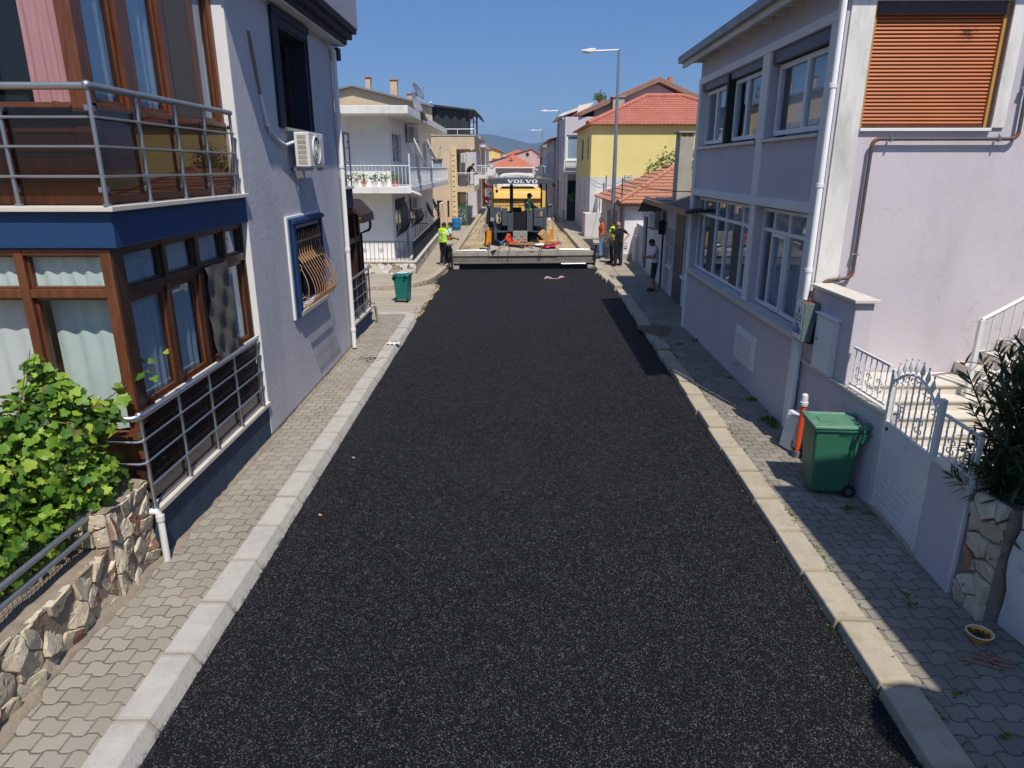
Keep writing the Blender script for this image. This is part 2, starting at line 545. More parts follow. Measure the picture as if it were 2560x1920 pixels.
# ------------------------------------------------------------------ ground, roads, pavements
def kx(y):                                # outer line of the right kerb
    if y < 23: return 2.87 + .034 * (y - 4)
    return 3.516 - .06 * min(1, (y - 23) / 6)
b = MB(); b.quad((-9000, -2000, -.03), (9000, -2000, -.03), (9000, 16000, -.03), (-9000, 16000, -.03))
struct(b.build('ground', 'earth'))
b = MB(); b.quad((-2.75, 17, -.006), (3.75, 17, -.006), (3.75, 420, -.006), (-2.75, 420, -.006))
struct(b.build('road', 'dusty_road'))
b = MB(); b.quad((-60, 17.5, -.012), (-2.6, 17.5, -.012), (-2.6, 24.6, -.012), (-60, 24.6, -.012))
struct(b.build('side_street', 'street_concrete'))

rnd = random.Random(3)
left = [(-2.66, -14), (-2.66, 18.3), (-2.62, 18.9)]
base = [(-2.54, 18.9), (-2.56, 20.4), (-2.53, 21.6), (-2.46, 23.6), (-2.62, 24.6), (-2.78, 25.3), (-2.66, 26.4), (-2.56, 27.5), (-2.5, 28.35)]
for (x0, y0), (x1, y1) in zip(base, base[1:]):
    m = int((y1 - y0) / .07)
    for i in range(m):
        t = i / m
        left.append((x0 + (x1 - x0) * t + rnd.gauss(0, .035), y0 + (y1 - y0) * t))
left.append(base[-1])
b = MB()
n0 = len(left)
vs = [(x, y, .034) for x, y in left] + [(x, y, -.02) for x, y in left] + [(kx(y) + .02, y, .034) for x, y in left]
fs = [(i, i + 1, 2 * n0 + i + 1, 2 * n0 + i) for i in range(n0 - 1)] + [(i, n0 + i, n0 + i + 1, i + 1) for i in range(n0 - 1)]
b.add(vs, fs)
struct(b.build('asphalt_road', 'asphalt'))
# loose crumbs of mix along the ragged edge
b = MB()
for i in range(420):
    x0, y0 = left[rnd.randrange(3, len(left))]
    r = rnd.choice([.006, .009, .014, .02]) * rnd.uniform(.7, 1.3)
    b.ball((x0 - abs(rnd.gauss(0, .10)), y0 + rnd.gauss(0, .05), r * .4), r, (1, 1, .7), 5)
for i in range(500):
    y0 = rnd.uniform(3.4, 26)
    r = rnd.choice([.004, .006, .009, .013])
    sd = rnd.random() < .5
    x0 = (-2.6 + abs(rnd.gauss(0, .05))) if sd else kx(y0) - abs(rnd.gauss(0, .05))
    if sd and y0 > 18.3: continue
    b.ball((x0, y0, .034 + r * .4), r, (1, 1, .7), 5)
o = b.build('asphalt_crumbs', 'asphalt'); o['kind'] = 'stuff'

def kerb_stone(b, x0, x1, y0, y1, z, rnd, ch=.03, side=1, jit=.006, bat=.0, skew=.0):
    """one kerb block, chamfered on the road side (side=1: road at +x)"""
    dx = rnd.gauss(0, jit); dz = rnd.gauss(0, jit); tl = rnd.gauss(0, jit * .8) + skew
    X = Matrix.Translation(((x0 + x1) / 2 + dx, (y0 + y1) / 2, dz)) @ Euler((rnd.gauss(0, jit * .5), rnd.gauss(0, jit), tl)).to_matrix().to_4x4()
    h = (x1 - x0) / 2; l = (y1 - y0) / 2
    pr = [(-h, -.1), (h + bat, -.1), (h + bat, .0), (h - ch * .5, z - ch * .35), (h - ch, z), (-h, z)]
    if side < 0: pr = [(-a, c) for a, c in pr]
    b.prism(pr, -l, l, 'y', X)
rnd = random.Random(11)
b = MB(); g = MB()
y = -11.0 + .01
while y < 18.0:
    l = min(.715, 18.2 - y)
    kerb_stone(b, -2.905, -2.64, y + .006, y + l - .006, .15, rnd, .022, 1, .004, .075)
    y += .715
g.box(-2.89, -2.66, -11, 18.2, -.05, .138)
# rounded end towards the side street
arc = [(-2.64 - .42 + .42 * math.cos(t), 18.2 + .72 * math.sin(t)) for t in [i * math.pi / 2 / 6 for i in range(7)]]
inn = [(-2.905 - .155 + .155 * math.cos(t), 18.2 + .46 * math.sin(t)) for t in [i * math.pi / 2 / 6 for i in range(7)]]
for i in range(6):
    b.prism([arc[i], arc[i + 1], inn[i + 1], inn[i]], -.05, .15, 'z')
b.prism([(-3.06, 18.92), (-3.06, 18.66), (-4.1, 18.60), (-4.1, 18.86)], -.05, .148, 'z')
o = b.build('kerb', 'kerb_pale', bev=.008); struct(o)
struct(g.build('kerb_mortar', 'mortar'))
b = MB()
b.box(-4.6, -2.895, -11, 18.2, -.05, .139)
b.prism([(-4.1, 18.2), (-2.9, 18.2)] + inn[1:] + [(-3.06, 18.64), (-4.1, 18.60)], -.05, .1385, 'z')
struct(b.build('pavement', 'pavers_pale'))
# mortar fillet along the house foot
b = MB()
rnd = random.Random(5)
pts = []
yy = 3.0
while yy < 16.4:
    pts.append(yy); yy += .11
for i, yy in enumerate(pts[:-1]):
    w0 = .05 + .03 * math.sin(yy * 2.3) + rnd.uniform(0, .02) - (.035 if yy < 6.2 else 0)
    w1 = .07 + .05 * math.sin(pts[i + 1] * 2.3) + (.10 if pts[i + 1] < 6.2 else 0)
    xb = -3.72
    b.v += [Vector((xb, yy, .19)), Vector((-3.64 + w0 * .4, yy, .172 + rnd.uniform(-.008, .008))), Vector((-3.62 + w0 + rnd.gauss(0, .012), yy, .1415))]
for i in range(len(b.v) // 3 - 1):
    q = 3 * i; b.f += [(q, q + 3, q + 4, q + 1), (q + 1, q + 4, q + 5, q + 2)]
struct(b.build('pavement_mortar', 'mortar', smooth=80))

# right kerb and pavement
b = MB(); g = MB()
rnd = random.Random(23)
y = -8.4
while y < 22.6:
    l = .80
    x = kx(y + l / 2)
    kerb_stone(b, x, x + .30, y + .008, y + l - .016, .135, rnd, .02, -1, .011, .0, -.038)
    y += l
for i in range(34):
    y0, y1 = -8.4 + i * .92, -8.4 + (i + 1) * .92
    g.add([(kx(y0) + .02, y0, .112), (kx(y0) + .29, y0, .112), (kx(y1) + .29, y1, .112), (kx(y1) + .02, y1, .112)], [(0, 1, 2, 3)])
# ramp stones, skewed, where the kerb steps up again
for i, (yy, xx, hh) in enumerate([(23.0, 3.46, .2), (23.85, 3.44, .19), (24.7, 3.40, .17), (25.5, 3.38, .15), (26.4, 3.36, .15)]):
    kerb_stone(b, xx, xx + .30, yy, yy + .82, hh, rnd, .02, -1, .02)
for k in range(28):
    yy = 27.4 + k * .85
    kerb_stone(b, 3.38, 3.66, yy, yy + .83, .2, rnd, .03, -1, .012)
o = b.build('kerb', 'kerb_buff', bev=.014); struct(o)
struct(g.build('kerb_mortar', 'mortar'))
b = MB()
ys = [-9 + i for i in range(36)]
vs = [(kx(q) + .27, q, .12) for q in ys] + [(6.5, q, .12) for q in ys]
n0 = len(ys)
b.add(vs, [(i, i + 1, n0 + i + 1, n0 + i) for i in range(n0 - 1)])
struct(b.build('pavement', 'pavers_buff'))
b = MB()
b.quad((3.6, 25.9, .128), (7, 25.9, .128), (7, 120, .16), (3.6, 120, .16))
struct(b.build('pavement', 'street_concrete'))
# pavement and kerb beyond the side street
rnd = random.Random(31)
b = MB()
cv = [(-7.5, 23.2), (-4.76, 23.3), (-4.0, 23.55), (-3.45, 23.95), (-3.1, 24.5), (-2.88, 25.4), (-2.76, 26.6), (-2.70, 27.8), (-2.66, 29)]
def inset(c, d):
    r = []
    for i, p in enumerate(c):
        a = Vector(c[max(0, i - 1)]); e = Vector(c[min(len(c) - 1, i + 1)])
        t = (e - a).normalized()
        r.append((p[0] - t.y * d, p[1] + t.x * d))
    return r
iv = inset(cv, .26)
for i in range(len(cv) - 1):
    b.prism([cv[i], cv[i + 1], iv[i + 1], iv[i]], -.05, .152 + .004 * (i % 2), 'z')
y = 29.0
while y < 110:
    kerb_stone(b, -2.93, -2.66, y + .006, y + .99, .155, rnd, .03, 1, .004)
    y += 1.0
struct(b.build('kerb', 'kerb_buff', bev=.01))
b = MB()
b.add([(x, y, .146) for x, y in iv] + [(-2.92, 110, .146), (-6, 110, .146), (-7.5, 27, .146)], [tuple(range(len(iv) + 3))])
struct(b.build('pavement', 'street_concrete'))
# ------------------------------------------------------------------ grey house with navy bands (near, left of the street)
FL = frame((-3.6, 0, 0), (0, 1, 0), (1, 0, 0))          # x along street, y towards street
FF = frame((-3.6, 6.3, 0), (-1, 0, 0), (0, -1, 0))      # front of the bay, x to the left
H = thing('grey_house', 'grey rendered house with navy bands, brown bay windows and steel railings above the vine', 'house', (-4.5, 10, 0))
# street wall with two window openings
NW = (11.52, 13.08, 4.62, 6.08)
GW = (11.40, 12.98, 1.70, 3.04)
wb = wall(FL, 9.55, 14.9, .20, 6.34, [NW, GW], .36)
wb.quad((9.55, 0, .20), (9.55, 0, 6.34), (9.55, -.4, 6.34), (9.55, -.4, .20))
wb.quad((14.9, 0, .20), (14.9, 0, 6.34), (14.9, -3, 6.34), (14.9, -3, .20))
wb.build('wall', 'grey_plaster', H, fix=False)
b = MB(FL); b.box(9.535, 9.549, -.30, -.002, .66, 6.33); b.build('corner_trim', 'white_plaster', H)
b = MB(FL); b.box(9.58, 14.88, -.05, -.004, .08, .205); b.build('damp_strip', 'mortar', H)
b = MB(FL); b.box(9.56, 14.88, -3.2, -.38, .1, 6.3); b.box(6.75, 9.5, -3.2, -.45, .1, 8.5); b.build('inner_wall', 'dark_room', H)
# eaves: pale soffit, stepped navy cornice, grey parapet block
b = MB(FL); b.box(9.3, 15.22, -.4, .22, 6.34, 6.40); b.build('soffit', 'white_plaster', H)
b = MB(FL)
b.box(9.26, 15.26, .05, .26, 6.37, 6.47); b.box(9.22, 15.32, .0, .36, 6.472, 6.58)
b.box(9.18, 15.38, -.1, .44, 6.582, 6.66)
b.build('cornice', 'navy', H, .008)
b = MB(FL); b.box(9.14, 15.42, -3.2, .46, 6.665, 9.2); b.build('parapet', 'grey_stucco', H, .015)
# upper navy window
b = MB(FL)
b.box(11.24, 11.515, .0, .045, 4.60, 6.30); b.box(13.085, 13.12, .0, .045, 4.60, 6.30)
b.box(11.24, 13.12, .0, .045, 6.085, 6.30) if False else b.box(11.516, 13.084, .0, .045, 6.085, 6.30)
b.box(11.22, 13.14, .046, .07, 6.2, 6.31)
w = b.build('window', 'navy', H, .006); w['label'] = 'deep navy framed window'
b = MB(FL)
b.box(11.521, 11.53, -.355, -.002, 4.63, 6.075); b.box(13.07, 13.079, -.355, -.002, 4.63, 6.075); b.box(11.53, 13.07, -.355, -.002, 6.07, 6.079)
b.build('reveal', 'navy', w)
b = MB(FL); frame_bars(b, 11.53, 13.07, 4.63, 6.07, .06, -.34, -.29, us=(12.3,)); b.build('sash', 'brown_dark', w)
b = MB(FL); b.quad((11.58, -.315, 4.68), (13.02, -.315, 4.68), (13.02, -.315, 6.02), (11.58, -.315, 6.02)); b.build('pane', 'glass', w)
b = MB(FL); drape(b, 11.6, 12.2, 4.65, 6.05, -.35, .006, .1, 3); b.build('curtain', 'blue_grey_cloth', w)
b = MB(FL); b.box(11.40, 13.14, -.2, .07, 4.565, 4.615); b.build('sill', 'marble', w, .004)
# lower window with belly grille
b = MB(FL)
b.box(11.06, 11.13, .0, .035, 1.60, 3.26); b.box(11.13, 11.395, .0, .05, 1.6, 3.26) if False else None
b.box(11.13, 13.0, .0, .035, 3.22, 3.26)
w = b.build('window', 'white_plaster', H, .004); w['label'] = 'window behind a bulging rusty scroll grille'
b = MB(FL)
b.box(11.132, 11.25, .0, .05, 1.60, 3.218); b.box(11.252, 11.395, .0, .075, 1.64, 3.1)
b.box(11.252, 13.02, .0, .075, 3.102, 3.218); b.box(12.985, 13.02, .0, .06, 1.66, 3.1)
b.box(11.2, 13.04, .076, .11, 3.14, 3.2)
b.build('surround', 'navy_light', w, .008)
b = MB(FL)
b.box(11.401, 11.41, -.255, -.002, 1.71, 3.03); b.box(12.97, 12.979, -.255, -.002, 1.71, 3.03); b.box(11.41, 12.97, -.255, -.002, 3.026, 3.038)
b.build('reveal', 'navy', w)
b = MB(FL); frame_bars(b, 11.41, 12.97, 1.71, 3.03, .06, -.24, -.2, us=(12.2,)); b.build('sash', 'brown_dark', w)
b = MB(FL); b.quad((11.45, -.22, 1.75), (12.93, -.22, 1.75), (12.93, -.22, 3.0), (11.45, -.22, 3.0)); b.build('pane', 'glass', w)
b = MB(FL); b.box(11.3, 13.06, -.2, .08, 1.62, 1.695); b.build('sill', 'marble', w, .004)
def belly(z):                             # how far the grille bulges at height z
    t = (z - 1.72) / (2.62 - 1.72)
    if t > 1: return .03
    return .03 + .255 * (math.sin(math.pi * min(1, max(0, t)) ** .62) if t > 0 else 0) ** 1.0
b = MB(FL)
nb = 11
zz = [1.72 + i * .9 / 16 for i in range(17)]
for i in range(nb):
    u = 11.47 + i * 1.44 / (nb - 1)
    b.tube([(u, belly(z), z) for z in zz] + [(u, .03, 2.80)], .0075, 6)
    b.tube([(u, .03, 2.70), (u, .03, 2.90), (u, .03, 3.0)], [.008, .014, .002], 5)      # spear top
    for z in (2.55, 1.86):                                                            # C scrolls between the bars
        for s in (-1, 1):
            b.tube([(u + s * (.006 + .026 * math.sin(t * 3.14)), belly(z + .075 * math.cos(t * 3.14)) + .004, z + .075 * math.cos(t * 3.14)) for t in [j / 8 for j in range(9)]], .0065, 5)
b.box(11.42, 12.96, .018, .042, 2.81, 2.845)
bel = belly(1.76)
b.tube([(11.43, belly(1.76), 1.76), (12.95, belly(1.76), 1.76)], .012, 6)
b.tube([(11.43, .03, 1.72), (12.95, .03, 1.72)], .009, 6)
for s, u0 in ((1, 11.44), (-1, 12.95)):   # big S scroll on each side of the belly
    pts = []
    for j in range(13):
        t = j / 12; a = -1.2 + 4.6 * t
        pts.append((u0, .05 + .05 * math.cos(a) * (1 - .5 * t) + .1 * (1 - t) * 0, 2.42 + .06 * math.sin(a) * (1 - .4 * t)))
    b.tube(pts, .008, 5)
    b.tube([(u0, .09 + .05 * math.sin(j / 9 * 3.14) * 1.0 + j * .008, 2.38 - j * .055) for j in range(10)], .008, 5)
    b.tube([(u0, .11 + .06 * math.cos(a), 1.86 + .06 * math.sin(a)) for a in [j * .55 for j in range(10)]], .008, 5)
for i in range(22):                        # lattice foot
    u = 11.46 + i * 1.44 / 22
    b.tube([(u, .04, 1.70), (u + .033, bel * .5, 1.74), (u + .065, .04, 1.70)], .0045, 4)
b.build('window_grille', 'rust_iron', w, fix=False, smooth=50)
# downpipe at the far end of the wall
b = MB(FL)
b.tube([(14.8, .08, .18), (14.8, .08, 6.2), (14.8, -.02, 6.32)], .05, 10)
for z in (.55, 2.3, 4.0, 5.0): b.cyl((14.8, .08, z), (14.8, .08, z + .07), .06, n=10)
b.build('downpipe', 'white_plaster', H, smooth=40)
b = MB(FL)
for i in range(16):
    pass
pts = [(10.30, .004, 5.78), (10.36, .006, 5.5), (10.45, .006, 5.2), (10.52, .006, 4.95)]
b.tube(pts, [.03, .04, .036, .03], 6)
b.build('cable_scar', 'mortar', H, smooth=60)
b = MB(FL)
b.tube([(10.5, .02, 5.0), (10.56, .025, 4.8), (10.63, .03, 4.62), (10.75, .04, 4.52), (11.0, .05, 4.40), (11.3, .06, 4.34), (11.6, .10, 4.40)], [.028, .03, .034, .026, .026, .026, .024], 8)
b.ball((10.64, .04, 4.60), .05, (1, .8, .8), 8); b.tube([(10.64, .04, 4.6), (10.54, .06, 4.57)], [.02, .004], 5); b.tube([(10.66, .04, 4.6), (10.67, .05, 4.46)], [.02, .006], 5)
b.build('pipe_wrap', 'white_cloth', H, smooth=60)

# ---- ground-floor bay
b = MB(FL)
b.box(6.22, 9.53, -.6, -.004, .05, .655); b.build('plinth', 'navy_worn_sunlit', H, .01)
b = MB(FL); b.box(6.18, 9.545, -.5, .035, .66, .715); b.build('plinth_sill', 'marble', H, .006)
b = MB(FL)
for i, z in enumerate([.716 + .119 * j for j in range(8)]):
    b.box(6.40, 9.50, -.2, -.09 - (.012 if i % 2 else 0), z, z + .1185)
for i in range(8): MB
b.build('cladding', 'brown_dark', H)
w = None
def sash(F, u0, u1, z0, z1, n, parent, cloth, glassm='glass', fw=.05, m='brown_wood', dep=.05, seed=1, per=.13, amp=.012):
    b = MB(F); frame_bars(b, u0, u1, z0, z1, fw, n - .03, n + .025)
    o = b.build('window', m, parent, .004)
    b = MB(F); b.quad((u0 + fw * .8, n, z0 + fw * .8), (u1 - fw * .8, n, z0 + fw * .8), (u1 - fw * .8, n, z1 - fw * .8), (u0 + fw * .8, n, z1 - fw * .8))
    b.build('pane', glassm, o)
    if cloth:
        b = MB(F); drape(b, u0 + fw * .5, u1 - fw * .5, z0, z1, n - dep, min(amp, dep * .4), per, seed); b.build('curtain', cloth, o, smooth=80, fix=False)
    return o
# side of the bay (brown frame members)
b = MB(FL)
for u0, u1 in ((6.36, 6.54), (7.285, 7.36), (8.06, 8.15), (8.87, 8.93), (9.49, 9.535)):
    b.box(u0, u1, -.2, -.085, 1.70, 3.29)
for u0, u1 in ((6.54, 7.285), (7.36, 8.06), (8.15, 8.87), (8.93, 9.49)):
    b.box(u0, u1, -.2, -.09, 2.80, 2.90); b.box(u0, u1, -.2, -.09, 3.235, 3.29)
b.box(6.36, 9.535, -.2, -.05, 1.668, 1.70)
b.build('bay_frame', 'brown_dark', H, .004)
for i, (u0, u1) in enumerate(((6.54, 7.285), (7.36, 8.06), (8.15, 8.87), (8.93, 9.49))):
    sash(FL, u0, u1, 2.90, 3.235, -.15, H, 'blue_grey_cloth', seed=i, m='brown_dark', fw=.025)
    sash(FL, u0, u1, 1.70, 2.80, -.15, H, 'blue_grey_cloth', seed=i + 5, m='brown_wood')
for u0, u1 in ((6.56, 7.2), (7.4, 8.05), (8.97, 9.47)):
    b = MB(FL); b.box(u0, u1, -.03, .0, 1.705, 1.74); b.build('sill', 'marble', H, .004)
# loose insect screen hanging over the third window
b = MB(FL)
vs = []; fs = []
rnd = random.Random(4)
for j in range(13):
    for i in range(9):
        uu = 8.13 + .70 * i / 8; z = 2.87 - 1.18 * j / 12
        vs.append((uu + .02 * math.sin(j * 1.7 + i) * (j / 12), -.045 + .018 * math.sin(i * 1.3 + j * .7) + .014 * math.sin(j * 1.9 - i) + .01 * rnd.random(), z + .012 * rnd.random()))
for j in range(12):
    for i in range(8):
        a = j * 9 + i; fs.append((a, a + 1, a + 10, a + 9))
b.add(vs, fs); b.build('insect_screen', 'grey_mesh', H, smooth=80, fix=False)
# front of the bay, facing the camera
b = MB(FF)
for u0, u1 in ((.09, .19), (.90, .985), (1.75, 1.85), (2.5, 2.6)):
    b.box(u0, u1, -.2, -.03, 1.2, 3.29)
for u0, u1 in ((.19, .90), (.985, 1.75), (1.85, 2.5)):
    b.box(u0, u1, -.2, -.035, 2.84, 2.92); b.box(u0, u1, -.2, -.035, 3.235, 3.29); b.box(u0, u1, -.2, -.035, 1.2, 1.45)
b.build('bay_frame', 'brown_wood', H, .004)
for i, (u0, u1) in enumerate(((.19, .90), (.985, 1.75), (1.85, 2.5))):
    sash(FF, u0, u1, 2.92, 3.235, -.10, H, 'green_white_cloth', 'glass_clear', seed=i + 2, fw=.022, dep=.04)
    sash(FF, u0, u1, 1.45, 2.84, -.10, H, 'green_white_cloth' if i == 0 else 'white_cloth', 'glass_clear', seed=i + 8, fw=.03, per=.2, amp=.018, dep=.14 if i else .16)
b = MB(FF); b.box(0.09, 2.6, -.2, -.04, .1, 1.2); b.build('cladding', 'brown_dark', H)
# ---- lower railing
def railing(F, posts, z0, z1, bars, n, parent, m='steel', r=.019, rr=.032, br=.0115, name='railing', ret=None):
    b = MB(F)
    u0, u1 = posts[0], posts[-1]
    b.tube([(u0 - .02, n, z1), (u1 + .03, n, z1)], rr, 10)
    o = b.build('handrail', m, parent, smooth=40)
    for u in posts:
        p = MB(F); p.cyl((u, n, z0), (u, n, z1 - rr * .8), r, n=8); p.cyl((u, n, z0), (u, n, z0 + .02), r * 1.9, n=10)
        for zb in (z0 + .12, z1 - .2): p.box(u - .018, u + .018, n - .045, n - .012, zb, zb + .045)
        p.build('railing_post', m, parent, smooth=40)
    for z in bars:
        p = MB(F); p.tube([(u0 - .01, n + .018, z), (u1 + .03, n + .018, z)], br, 7); p.build('railing_bar', m, parent, smooth=40)
    return o
railing(FL, [6.2, 6.98, 7.75, 8.52, 9.33], .715, 1.70, (1.47, 1.24, .99), -.0, H)
b = MB(FL); b.ball((6.19, 0, 1.72), .04, n=10); b.build('rail_ball', 'steel', H, smooth=60)
b = MB(FL)
for z in (1.47, 1.24): b.tube([(6.2, .018, z), (6.15, .01, z), (6.12, -.04, z), (6.12, -.9, z)], .0115, 7)
b.tube([(6.16, 0, 1.71), (6.12, -.03, 1.71), (6.12, -.9, 1.71)], .03, 9)
b.build('railing_return', 'steel', H, smooth=40)
b = MB(FL); b.quad((6.24, -.03, .80), (9.3, -.03, .80), (9.3, -.03, 1.55), (6.24, -.03, 1.55)); b.build('smoked_panel', 'glass_smoke', H)
# drain pipe at the plinth corner
b = MB(FL); b.tube([(6.17, -.04, .70), (6.17, .02, .70), (6.17, .045, .66), (6.17, .045, .14)], .034, 10); b.cyl((6.17, .045, .60), (6.17, .045, .66), .042, n=10)
b.build('drainpipe', 'plastic_white', H, smooth=40)
# ---- balcony slab, upper bay and its railing
b = MB(FL); b.box(6.3, 9.55, -1.6, 0, 3.30, 3.625); b.build('balcony_band', 'navy_light', H, .008)
b = MB(FL); b.box(6.24, 9.55, -1.6, .055, 3.628, 3.675); b.build('balcony_slab', 'marble', H, .006)
b = MB(FL)
for u0, u1 in ((6.52, 6.66), (7.22, 7.45), (8.10, 8.22), (8.86, 8.98), (9.46, 9.535)):
    b.box(u0, u1, -.30, -.155, 4.56, 6.1)
b.box(6.52, 9.535, -.30, -.14, 4.50, 4.56); b.box(6.52, 9.535, -.30, -.16, 6.10, 6.2)
for z in [3.68 + .102 * j for j in range(8)]: b.box(6.50, 9.535, -.30, -.165, z, z + .099)
b.build('bay_frame', 'brown_wood', H, .004)
for i, (u0, u1) in enumerate(((6.66, 7.22), (7.45, 8.10), (8.22, 8.86), (8.98, 9.46))):
    sash(FL, u0, u1, 4.56, 6.1, -.22, H, ['blue_grey_cloth', 'blue_grey_cloth', None, 'white_cloth'][i], seed=i + 20, m='brown_wood', fw=.045)
b = MB(FL); b.quad((8.22, -.17, 4.57), (8.9, -.17, 4.57), (8.9, -.17, 6.1), (8.22, -.17, 6.1)); b.build('insect_screen', 'grey_mesh', H)
b = MB(FF)
YB = -.20
for u0, u1 in ((.14, .28), (.99, 1.12), (1.9, 2.0)): b.box(u0, u1, YB - .12, YB + .03, 3.68, 6.1)
for u0, u1 in ((.28, .99), (1.12, 1.9)):
    b.box(u0, u1, YB - .12, YB + .025, 3.68, 4.48) ; b.box(u0, u1, YB - .12, YB + .05, 4.48, 4.53); b.box(u0, u1, YB - .12, YB + .02, 5.9, 6.1)
for z in (3.85, 4.1, 4.3): b.box(.3, .97, YB + .026, YB + .034, z, z + .02)
b.build('bay_frame', 'brown_wood', H, .004)
for i, (u0, u1) in enumerate(((.28, .99), (1.12, 1.9))):
    sash(FF, u0, u1, 4.53, 5.9, YB - .05, H, None, 'glass_clear', fw=.03)
b = MB(FF); drape(b, .30, .68, 4.56, 5.9, YB - .10, .02, .11, 9, .012); b.build('curtain', 'pink_cloth', H, smooth=80, fix=False)
b = MB(FF); b.box(.48, 2.0, -.6, -.4, 4.5, 5.9); b.build('inner_wall', 'dark_room', H)
railing(FL, [6.27, 7.04, 7.82, 8.53, 9.32], 3.675, 4.67, (4.42, 4.18, 3.93), -.0, H, 'steel_dull')
railing(FF, [.03, .82, 1.6], 3.675, 4.67, (4.42, 4.18, 3.93), -.02, H, 'steel_dull')
b = MB(FL); b.ball((6.27, 0, 4.67), .042, n=10); b.build('rail_ball', 'steel_dull', H, smooth=60)
b = MB(FL); b.quad((6.30, -.035, 3.76), (9.3, -.035, 3.76), (9.3, -.035, 4.50), (6.30, -.035, 4.50)); b.build('smoked_panel', 'glass_smoke', H)
b = MB(FF); b.quad((.05, -.055, 3.76), (1.6, -.055, 3.76), (1.6, -.055, 4.50), (.05, -.055, 4.50)); b.build('smoked_panel', 'glass_smoke', H)
# ---- second brown bay past the downpipe
b = MB(FL); b.box(14.92, 17.55, -1.5, -.06, .05, .56); b.build('plinth', 'navy_light', H, .01)
b = MB(FL); b.box(14.9, 17.62, -1.5, .03, .565, .63); b.build('plinth_sill', 'marble', H, .006)
b = MB(FL)
for u0, u1 in ((14.95, 15.1), (15.72, 15.82), (16.42, 16.5), (16.85, 17.0)): b.box(u0, u1, -.30, -.10, .63, 3.0)
for u0, u1 in ((15.1, 15.72), (15.82, 16.42), (16.5, 16.85)):
    b.box(u0, u1, -.30, -.11, 2.32, 2.44); b.box(u0, u1, -.30, -.11, 1.5, 1.56)
b.box(14.95, 17.0, -.30, -.09, 3.0, 3.12); b.box(14.95, 17.0, -.3, -.13, .63, 1.5)
b.box(16.95, 17.0, -1.5, -.3, .63, 3.1)
b.build('bay_frame', 'brown_dark', H, .004)
for i, (u0, u1) in enumerate(((15.1, 15.72), (15.82, 16.42), (16.5, 16.85))):
    sash(FL, u0, u1, 2.44, 3.0, -.2, H, 'blue_grey_cloth', seed=40 + i, m='brown_dark', fw=.03)
    sash(FL, u0, u1, 1.56, 2.32, -.2, H, 'blue_grey_cloth' if i != 1 else None, seed=50 + i, m='brown_dark', fw=.03)
b = MB(FL); b.box(15.0, 16.9, -1.4, -.5, .7, 3.0); b.build('inner_wall', 'dark_room', H)
b = MB(FL); b.prism([(-.5, 3.30), (-.1, 3.28), (.19, 2.98), (.19, 2.90), (-.12, 3.18), (-.5, 3.2)], 15.9, 17.25, 'x'); b.box(15.9, 17.27, .13, .2, 2.80, 2.90)
b.build('awning_roof', 'brown_awning', H)
b = MB(FL); b.tube([(17.15, .12, 2.84), (17.15, .12, 2.62), (17.12, .08, 2.55), (17.05, -.1, 2.48), (17.05, -.1, .7)], .033, 8); b.build('drainpipe', 'black', H, smooth=40)
railing(FL, [14.98, 15.75, 16.45, 17.16], .63, 1.62, (1.38, 1.12, .87), 0, H)
b = MB(FL); b.quad((15.0, -.03, .72), (17.1, -.03, .72), (17.1, -.03, 1.5), (15.0, -.03, 1.5)); b.build('smoked_panel', 'glass_smoke', H)
b = MB(FL); b.box(14.93, 16.02, -1.5, 0, 3.15, 3.56); b.box(16.02, 16.9, -1.5, -.35, 3.15, 3.56); b.build('balcony_band', 'navy', H, .01)
b = MB(FL); b.box(14.91, 16.05, -1.5, .04, 3.562, 3.61); b.build('balcony_slab', 'marble', H, .006)
railing(FL, [15.0, 15.48, 15.96], 3.61, 4.72, (4.42, 4.12, 3.84), 0, H, 'steel_dull')
b = MB(FL); b.box(14.95, 16.9, -3, -.6, 3.6, 6.3); b.build('back_wall', 'grey_plaster', H)
b = MB(FL); b.box(15.0, 15.9, -.18, -.12, 3.62, 3.8); b.build('flower_box', 'black', H)
b = MB(FL); b.box(15.0, 15.25, -.2, .12, 6.08, 6.30); b.build('eave_block', 'navy', H)
b = MB(FL); b.tube([(17.45, .02, .62), (17.5, .06, .55), (17.55, .09, .12)], .04, 8); b.ball((17.5, 0, .68), .055); b.build('drainpipe', 'kerb_buff', H, smooth=50)

